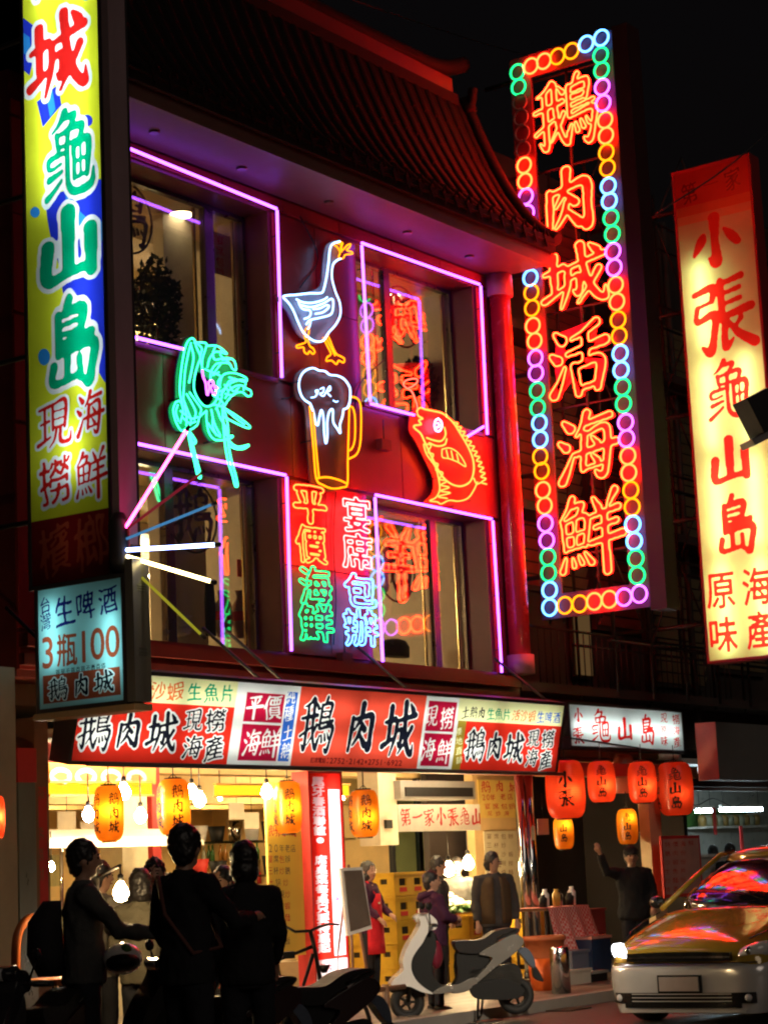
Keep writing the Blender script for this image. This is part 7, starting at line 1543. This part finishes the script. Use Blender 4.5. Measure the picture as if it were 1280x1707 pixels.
# ================================================================ vehicles
m_tyre = mat('tyre_rubber', (.015, .015, .015), .7); m_paintw = mat('white_scooter_paint', (.82, .80, .76), .18, coat=.8, bump=.02, var=.08); m_paints = mat('silver_scooter_paint', (.32, .30, .27), .25, .5, coat=.5, bump=.02, var=.1)
m_seat = mat('black_seat_vinyl', (.012, .01, .01), .6, spec=.3); m_eng = mat('engine_metal', (.03, .028, .025), .4, .7); m_lens = mat('amber_reflector', (.55, .12, .05), .12, coat=1, bump=0); m_clear = mat('clear_lens', (.6, .62, .62), .08, coat=1, bump=0)
def Z8(x, y): return (620+x/4.267, 1480+y/4.267)
gA = on_floor(679, 1700, .06); gB = on_floor(862, 1690, .06)
exs = (gB-gA); exs.z = 0; exs.normalize(); SP = Plane(gA, exs, (0, 0, 1))
def scooter(label, paint, paint2, fresh=True):
    t = thing('scooter', gA, label, 'scooter')
    def pl_(pts): return [SP.loc(*Z8(*p)) for p in pts]
    def slab(name, pts, w, m, off=0, bev=.02, parent=t):
        L = [tuple(v) for v in cr(pl_(pts), 4, True)]; mb = MB(); p = [Vector((a, b, 0)) for a, b in L]; tr = G.tessellate_polygon([p]); n = len(p)
        mb.add([SP.w(a, b, off+w/2) for a, b in L]+[SP.w(a, b, off-w/2) for a, b in L], [tuple(q) for q in tr]+[tuple(i+n for i in q)[::-1] for q in tr]+[(i, (i+1) % n, (i+1) % n+n, i+n) for i in range(n)])
        o = mb.build(name, m, parent)
        if bev: md = o.modifiers.new('round', 'BEVEL'); md.width = bev; md.segments = 3; md.limit_method = 'ANGLE'; md.angle_limit = math.radians(50)
        return o
    def wheel(c, r):
        q = SP.loc(*Z8(*c)); R = r/4.267/(F_PX/proj(SP.w(*q))[2]); zc = R+.0
        cen = SP.w(q[0], zc-SP.o.z+.06)
        ring = [cen+SP.ex*math.cos(a*math.pi/14)*(R-.035)+SP.ey*math.sin(a*math.pi/14)*(R-.035) for a in range(28)]
        w = MB().tube(ring, .040, 8, closed=True).build('wheel', m_tyre, t)
        rim = MB().tube([cen+SP.ex*math.cos(a*math.pi/14)*(R-.075)+SP.ey*math.sin(a*math.pi/14)*(R-.075) for a in range(28)], .018, 6, closed=True)
        for a in range(5): rim.tube([cen, cen+SP.ex*math.cos(a*1.2566)*(R-.07)+SP.ey*math.sin(a*1.2566)*(R-.07)], .014, 6)
        rim.tube([cen-SP.n*.05, cen+SP.n*.05], .035, 10); rim.build('rim', m_eng, w); return cen
    wc = wheel((250, 800), 122); wr = wheel((1020, 752), 128)
    slab('engine', [(690, 590), (860, 560), (1010, 540), (1060, 650), (980, 740), (760, 760), (690, 700)], .18, m_eng)
    slab('swing_cover', [(700, 690), (900, 640), (1050, 700), (1040, 770), (900, 790), (720, 780)], .06, m_black, .11, .012)
    slab('front_shield', [(322, 205), (400, 200), (446, 240), (440, 290), (390, 310), (345, 390), (300, 450), (270, 510), (268, 580), (300, 650), (350, 700), (420, 748), (340, 735), (262, 700), (200, 695), (128, 692), (140, 650), (190, 605), (212, 575), (205, 520), (225, 450), (262, 375), (310, 300), (330, 250)], .30, paint, 0, .045)
    slab('inner_panel', [(385, 305), (432, 320), (445, 420), (415, 560), (440, 650), (500, 705), (430, 740), (340, 690), (285, 600), (275, 520), (300, 450), (350, 390)], .24, m_black, 0, .02)
    slab('headlight_cover', [(298, 205), (330, 182), (390, 180), (450, 232), (448, 280), (400, 300), (340, 250), (310, 240)], .20, paint, 0, .04); slab('headlight_lens', [(292, 208), (318, 188), (330, 215), (318, 245), (302, 235)], .13, m_clear, 0, .015)
    slab('floorboard', [(420, 745), (520, 742), (640, 712), (720, 640), (680, 640), (600, 680), (480, 700)], .28, paint2, 0, .02)
    slab('side_fairing', [(750, 462), (900, 372), (1000, 328), (1062, 375), (1010, 450), (870, 555), (770, 640), (670, 722), (610, 742), (560, 742), (650, 690), (740, 620), (838, 505), (800, 480)], .27, paint2, 0, .03)
    slab('seat', [(578, 385), (640, 372), (760, 368), (860, 308), (960, 284), (1030, 290), (1010, 325), (900, 362), (800, 420), (740, 462), (650, 462), (596, 445)], .25, m_seat, 0, .04)
    slab('under_seat_box', [(600, 455), (745, 462), (830, 500), (740, 610), (640, 690), (590, 700), (600, 600)], .18, m_black, 0, .015)
    slab('tail_lamp', [(885, 372), (925, 305), (990, 285), (1040, 300), (1010, 340), (950, 380)], .20, m_lens, 0, .03)
    slab('rear_fender', [(1020, 430), (1090, 425), (1140, 490), (1152, 570), (1110, 545), (1060, 480)], .12, mat('blue_grey_fender', (.08, .10, .14), .4), 0, .015); slab('mud_flap', [(1140, 560), (1165, 570), (1212, 662), (1150, 640)], .12, m_black, 0, .01)
    slab('front_fender', [(130, 700), (180, 690), (300, 700), (370, 745), (360, 775), (300, 735), (180, 728), (135, 745)], .11, m_black, 0, .015)
    P = lambda x, y, d=0: SP.w(*SP.loc(*Z8(x, y)), d)
    MB().tube([P(410, 262, -.30), P(396, 258, -.12), P(390, 262, 0), P(396, 258, .12), P(410, 262, .30)], .012, 8).build('handlebar', m_eng, t)
    for s in (-1, 1):
        MB().tube([P(412, 262, s*.20), P(420, 262, s*.33)], .018, 8).build('grip', m_black, t)
        mr = MB().tube([P(398, 255, s*.17), P(385, 190, s*.22), P(380, 150, s*.24)], .007, 6).build('mirror', m_black, t); MB().ball(P(378, 128, s*.25), .055, 6, (.9, .5, .7)).build('mirror_glass', m_black, mr)
    MB().tube([P(330, 420, 0), wc+SP.n*.06], .018, 6).tube([P(330, 500, 0), wc-SP.n*.06], .018, 6).build('fork', m_eng, t)
    MB().tube([P(745, 770, .08), P(738, 925, .10)], .012, 6).tube([P(800, 770, -.08), P(785, 905, -.10)], .012, 6).tube([P(738, 925, .10), P(785, 915, -.10)], .010, 6).build('centre_stand', m_eng, t)
    MB().tube([P(800, 720, -.16), P(950, 700, -.17), P(1090, 660, -.17)], .035, 10).build('exhaust', m_eng, t)
    MB().tube([P(600, 470, 0), P(592, 560, 0), P(600, 640, 0), P(570, 700, 0)], .020, 7).build('shock_absorber', m_eng, t)
    MB().tube([P(870, 360, .13), P(930, 322, .14), P(1010, 300, .12), P(1010, 300, -.12), P(930, 322, -.14), P(870, 360, -.13)], .010, 6).build('grab_rail', m_eng, t)
    return t
sc1 = scooter('white scooter with silver tail parked sideways behind the low rail', m_paintw, m_paints)
p = SP.w(*SP.loc(*Z8(470, 480)), -.16); t = thing('hanging_bag', p, 'maroon bag hanging in front of the seat of the white scooter', 'bag'); MB().ball(p, .10, 8, (.8, .6, 1.35)).build('bag_body', mat('maroon_nylon', (.2, .02, .04), .3), t); MB().tube([p+Vector((-.04, 0, .11)), p+Vector((0, 0, .2)), p+Vector((.04, 0, .11))], .006, 5).build('handle', m_black, t)
sc2 = scooter('x', mat('black_scooter_paint', (.015, .015, .018), .2, coat=.8, bump=.02), mat('dark_red_paint', (.03, .012, .012), .2, coat=.8, bump=.02))
def put(o, px, t_, rz): q = EYE+ray(*px)*t_; o.location = (q.x, q.y, 0.0); o.rotation_euler.z = math.radians(rz)
base_rot = 0
put(sc2, (225, 1600), 13.0, 25); sc2['label'] = 'black scooter standing across between the two men at left'
for px, t_, rz, lb in (((-30, 1600), 12.4, 60, 'black scooter at the far left edge, only mirror and bar showing'), ((365, 1660), 13.6, 20, 'black scooter right of the tall man, seat catching light')):
    put(copy_tree(sc2, label=lb), px, t_, rz)
for o in bpy.data.objects:
    if o.name.startswith('scooter') and o is not sc1: o['group'] = 'dark scooters parked at left'
# bicycle with raised handlebar in front of the bright price sign
BP = Plane(on_floor(500, 1700, 0)+Vector((0, 0, 0)), (0.62, -.78, 0), (0, 0, 1))
q = EYE+ray(500, 1600)*15.5; BP = Plane((q.x, q.y, 0), (0.7, -.7, 0), (0, 0, 1))
bk = thing('bicycle', BP.o, 'black bicycle with a wide handlebar before the bright vertical sign', 'bicycle')
def B2(x, y, d=0): a, b = BP.loc(x, y); return BP.w(a, b, d)
m_bike = mat('bicycle_black', (.02, .02, .02), .35, .4)
for cx in (548, 425):
    a, b = BP.loc(cx, 1690); R = .31; cen = BP.w(a, R)
    w = MB().tube([cen+BP.ex*math.cos(i*math.pi/16)*R+BP.ey*math.sin(i*math.pi/16)*R for i in range(32)], .018, 6, closed=True).build('wheel', m_tyre, bk)
    mb = MB()
    for i in range(14): mb.tube([cen, cen+BP.ex*math.cos(i*2*math.pi/14)*R+BP.ey*math.sin(i*2*math.pi/14)*R], .0025, 3, caps=False)
    mb.tube([cen-BP.n*.04, cen+BP.n*.04], .018, 8); mb.build('spokes', m_eng, w)
hs = B2(517, 1552); wh1 = BP.w(BP.loc(548, 1690)[0], .31); wh2 = BP.w(BP.loc(425, 1690)[0], .31); bb = BP.w(BP.loc(482, 1700)[0], .3); st_ = BP.w(BP.loc(462, 1600)[0], .82)
MB().tube([hs, B2(524, 1580), wh1], .016, 6).tube([B2(522, 1590), bb, st_, B2(520, 1578)], .016, 6).tube([bb, wh2, st_], .012, 6).build('frame', m_bike, bk)
MB().tube([B2(456, 1548, -.1), B2(478, 1545, -.04), B2(492, 1553), hs, B2(532, 1545), B2(548, 1540, .05), B2(562, 1541, .1)], .012, 6).build('handlebar', m_bike, bk)
MB().tube([B2(456, 1548, -.1), B2(472, 1545, -.05)], .018, 6).build('grip', m_black, bk); MB().box(st_+Vector((0, 0, .04)), (.12, .26, .05), rz=.8).build('saddle', m_black, bk); MB().lathe([(.02, 0), (.05, .06)], tuple(B2(541, 1622)), 12).build('lamp', m_eng, bk)
# orange chair, pale helmet and bag among the scooters
q = EYE+ray(58, 1560)*13.9; t = thing('plastic_chair', (q.x, q.y, 0), 'orange plastic chair back behind the man with the backpack', 'chair'); m_or = mat('orange_chair_plastic', (.55, .14, .03), .35)
z = q.z; MB().tube(cr([(q.x-.18, q.y, z-.25), (q.x-.16, q.y, z), (q.x-.06, q.y, z+.11), (q.x+.08, q.y, z+.11), (q.x+.17, q.y, z), (q.x+.19, q.y, z-.25)], 5), .032, 8).build('backrest', m_or, t); MB().bb(q.x-.2, q.x+.2, q.y-.4, q.y, z-.32, z-.28).build('seat', m_or, t)
for dx in (-.18, .18):
    for dy in (-.38, -.02): MB().tube([(q.x+dx, q.y+dy, z-.3), (q.x+dx*1.15, q.y+dy, .01)], .016, 6).build('leg', m_or, t)
for px, r, m, lb, td in (((205, 1598), .13, m_paintw, 'white helmet with a green mark resting between the two men', 13.3), ((448, 1588), .11, m_paints, 'silver helmet resting on the scooter by the yellow banner', 14.6)):
    q = EYE+ray(*px)*td; t = thing('helmet', q, lb, 'helmet'); MB().ball(q, r, 8, (1, 1, .8)).build('shell', m, t); MB().ball(q+Vector((-.05, -.05, -.02)), r*.86, 8, (1, 1, .55)).build('visor', m_black, t); MB().ball(q+Vector((-.04, -.07, .06)), r*.3, 5).build('mark', m_green, t)
q = front(11.9).hit(714, 1520); t = thing('helmet', q, 'pink and white helmet held against the boy beside the scooter', 'helmet'); MB().ball(q, .11, 8, (1, 1, .8)).build('shell', m_paintw, t); MB().ball(q+Vector((0, -.03, -.03)), .1, 8, (1, 1, .5)).build('visor', m_black, t)
# low pipe rail
pa = front(11.3).hit(556, 1651); pb_ = front(11.3).hit(700, 1649); rl = thing('pipe_rail', (pa.x, 11.3, .06), 'low brown pipe rail between posts before the scooter', 'rail')
pz = (pa.z+pb_.z)/2; MB().tube([(pa.x-.8, 11.3, pz), (pb_.x-.25, 11.3, pz)], .024, 8).build('bar', m_wood, rl)
for x in (pa.x-.75, pb_.x-.55): MB().tube([(x, 11.3, .06), (x, 11.3, pz+.04)], .035, 8).build('post', m_wood, rl)

# ---------------------------------------------------------------- taxi coming along the street
m_yel = mat('taxi_yellow_paint', (.38, .25, .03), .14, .1, coat=1.0, bump=.0, var=.06); m_bump = mat('taxi_silver_bumper', (.62, .62, .62), .22, .3, coat=.7, bump=0, var=.06); m_cglass = mat('dark_car_glass', (.01, .01, .012), .04, coat=1.0, bump=0, spec=.8); m_trimb = mat('glossy_black_trim', (.01, .01, .01), .15, coat=.5, bump=0)
TX, TY = 16.25, 8.60
tx_ = thing('taxi', (TX, TY, 0), 'yellow taxi with one headlight lit, neon reflected in bonnet and windscreen', 'taxi')
def loft(st, name, m, parent=tx_, cap=True, sub=1):
    mb = MB(); n = len(st[0][1]); vs = []
    for x, pr in st:
        full = [(-y, z) for y, z in pr]+[(y, z) for y, z in pr[::-1][(1 if pr[-1][0] == 0 else 0):]]
        vs += [(TX+x, TY+y, z) for y, z in full]
    m_ = len(vs)//len(st)
    fs = [(i*m_+k, i*m_+k+1, (i+1)*m_+k+1, (i+1)*m_+k) for i in range(len(st)-1) for k in range(m_-1)]
    if cap: fs += [tuple(range(m_)), tuple((len(st)-1)*m_+k for k in range(m_))[::-1]]
    mb.add(vs, fs, True); o = mb.build(name, m, parent, smooth=True)
    if sub: sd = o.modifiers.new('soft', 'SUBSURF'); sd.levels = sub; sd.render_levels = 2
    return o
body = [(-.02, [(.50, .20), (.56, .34), (.57, .46), (.52, .58), (.40, .64), (.2, .655), (0, .66)]), (.03, [(.64, .17), (.70, .32), (.71, .46), (.68, .60), (.55, .68), (.3, .70), (0, .71)]),
    (.14, [(.72, .16), (.77, .30), (.78, .46), (.76, .62), (.64, .73), (.36, .765), (0, .775)]), (.40, [(.77, .18), (.82, .30), (.83, .48), (.81, .66), (.71, .80), (.40, .845), (0, .86)]),
    (.75, [(.79, .2), (.84, .32), (.85, .50), (.83, .72), (.75, .88), (.44, .93), (0, .95)]), (1.08, [(.79, .2), (.84, .32), (.855, .52), (.84, .77), (.78, .94), (.46, 1.0), (0, 1.02)]),
    (1.3, [(.79, .2), (.84, .32), (.86, .52), (.85, .79), (.79, .96), (.46, 1.0), (0, 1.0)]), (4.0, [(.79, .2), (.84, .32), (.86, .52), (.85, .80), (.79, .97), (.46, 1.0), (0, 1.0)]), (4.35, [(.70, .3), (.75, .4), (.77, .55), (.76, .75), (.70, .9), (.4, .95), (0, .95)])]
loft(body, 'body', m_yel)
loft([(1.12, [(.73, .95), (.70, 1.0), (.4, 1.04), (0, 1.055)]), (1.60, [(.68, .95), (.63, 1.24), (.36, 1.29), (0, 1.305)]), (2.05, [(.66, .95), (.56, 1.44), (.32, 1.49), (0, 1.50)]), (3.5, [(.66, .95), (.56, 1.45), (.32, 1.5), (0, 1.51)]), (4.15, [(.66, .95), (.58, 1.0), (.35, 1.04), (0, 1.05)])], 'windscreen', m_cglass)
loft([(1.98, [(.585, 1.40), (.56, 1.465), (.32, 1.51), (0, 1.525)]), (2.3, [(.60, 1.40), (.57, 1.48), (.33, 1.535), (0, 1.555)]), (3.4, [(.60, 1.40), (.57, 1.48), (.33, 1.53), (0, 1.545)]), (3.62, [(.58, 1.36), (.55, 1.44), (.3, 1.485), (0, 1.5)])], 'roof', m_yel)
for s in (-1, 1):
    MB().tube([(TX+1.10, TY+s*.745, .985), (TX+1.6, TY+s*.665, 1.24), (TX+2.05, TY+s*.585, 1.455), (TX+2.4, TY+s*.60, 1.47)], .026, 6).build('door_pillar', m_yel, tx_)
    for x in (.80, 3.45):
        w = MB().lathe([(.30, -.10), (.31, -.08), (.31, .08), (.30, .10)], (TX+x, TY+s*.76, .31), 24, axis='Y').build('wheel', m_tyre, tx_); MB().lathe([(.19, -.112), (.19, .112)], (TX+x, TY+s*.76, .31), 20, axis='Y').build('rim', m_bump, w)
    mr = MB().ball((TX+1.35, TY+s*.93, 1.04), .10, 7, (.5, .8, .6)).build('wing_mirror', m_trimb, tx_)
# bumper: silver lower front, proud of the body
loft([(-.055, [(.48, .13), (.53, .30), (.54, .44), (.50, .525), (.28, .535), (0, .54)]), (.0, [(.63, .12), (.69, .30), (.70, .45), (.66, .545), (.34, .555), (0, .56)]), (.12, [(.72, .12), (.785, .30), (.795, .47), (.775, .60), (.40, .60), (0, .60)]), (.42, [(.78, .14), (.845, .30), (.85, .48), (.83, .64), (.5, .62), (0, .62)])], 'bumper', m_bump)
def fpt(y, z, out=0.0): # front surface of the taxi at lateral y
    a = abs(y); x = -.055+.0*z+(.055*(a/.66)**4 if a < .66 else .055+.30*((a-.66)/.14)**1.4); return Vector((TX+x-out, TY+y, z))
def strip(name, y0, y1, z0, z1, m, out=.012, n=16, parent=tx_, th=.02, arch=0.0):
    mb = MB(); vs = []
    for i in range(n+1):
        y = y0+(y1-y0)*i/n; c_ = arch*(1-((2*i/n)-1)**2)
        for z, o_ in ((z0, out), (z1+c_, out), (z1+c_, out-th), (z0, out-th)): vs.append(fpt(y, z, o_))
    mb.add(vs, [(i*4+k, i*4+(k+1) % 4, i*4+4+(k+1) % 4, i*4+4+k) for i in range(n) for k in range(4)]+[(0, 1, 2, 3), (n*4+3, n*4+2, n*4+1, n*4)]); return mb.build(name, m, parent)
strip('grille', -.50, .50, .565, .635, m_trimb, .035, th=.05, arch=.012)
strip('chrome_bar', -.50, .50, .592, .604, m_chrome, .042, arch=.006); strip('lower_intake', -.56, .56, .17, .30, m_trimb, .010, th=.03)
for k in range(3): strip('intake_slat', -.48, .48, .225+k*.03, .233+k*.03, m_bump, .014)
strip('lip', -.60, .60, .135, .155, m_bump, .02)
pp = strip('number_plate', -.19, .19, .315, .435, mat('plate_white', (.35, .30, .28), .4, bump=0), .030, n=2)
strip('plate_recess', -.21, .21, .30, .45, m_trimb, .016, n=2)
for s in (-1, 1):
    mb = MB(); n = 8; vs = []
    outer = [(.50, .575), (.60, .56), (.70, .575), (.765, .62), (.785, .68), (.74, .715), (.66, .705), (.56, .66)]
    c_ = (.66, .64)
    import_ = []
    L = [tuple(v) for v in cr(outer, 3, True)]
    front_ = [Vector((TX+.02+max(0, (a-.5))*.62-.02, TY+s*a, z)) for a, z in L]; cen = Vector((TX+.05, TY+s*.65, .64)); m_ = len(front_)
    mb.add([cen+Vector((-.03, 0, 0))]+front_+[v+Vector((.10, 0, 0)) for v in front_], [(0, 1+i, 1+(i+1) % m_) for i in range(m_)]+[(1+i, 1+m_+i, 1+m_+(i+1) % m_, 1+(i+1) % m_) for i in range(m_)], True)
    hl = mb.build('headlight', m_clear if s < 0 else glow('lamp_headlight', (.93, .95, 1.0), 9), tx_)
    MB().ball((TX+.045, TY+s*.62, .64), .035, 6).build('reflector', m_chrome if s < 0 else glow('lamp_headlight_core', (1, 1, 1), 40), hl)
    strip('fog_recess', min(s*.56, s*.68), max(s*.56, s*.68), .21, .30, m_trimb, .012, n=4); MB().ball(fpt(s*.62, .255, .0), .035, 6).build('fog_lamp', m_clear, tx_)
MB().tube([(TX+1.10, TY-.3, 1.045), (TX+1.22, TY-.02, 1.12), (TX+1.3, TY+.3, 1.10)], .008, 5).build('wiper', m_trimb, tx_)
MB().tube([(TX+1.10, TY+.35, 1.04), (TX+1.25, TY+.6, 1.07)], .008, 5).build('wiper', m_trimb, tx_)
sg = MB(); sg.box((TX+2.6, TY, 1.60), (.14, .42, .10), taper=.8); sg.build('roof_light', m_white, tx_)

for s in (-1, 1): MB().tube([(TX+.12, TY+s*.60, .738), (TX+.4, TY+s*.70, .812), (TX+.75, TY+s*.745, .890), (TX+1.08, TY+s*.76, .955)], .005, 4).build('bonnet_gap', m_trimb, tx_)
MB().tube([fpt(y/10, .548, .004) for y in range(-7, 8)], .005, 4).build('bumper_gap', m_trimb, tx_)
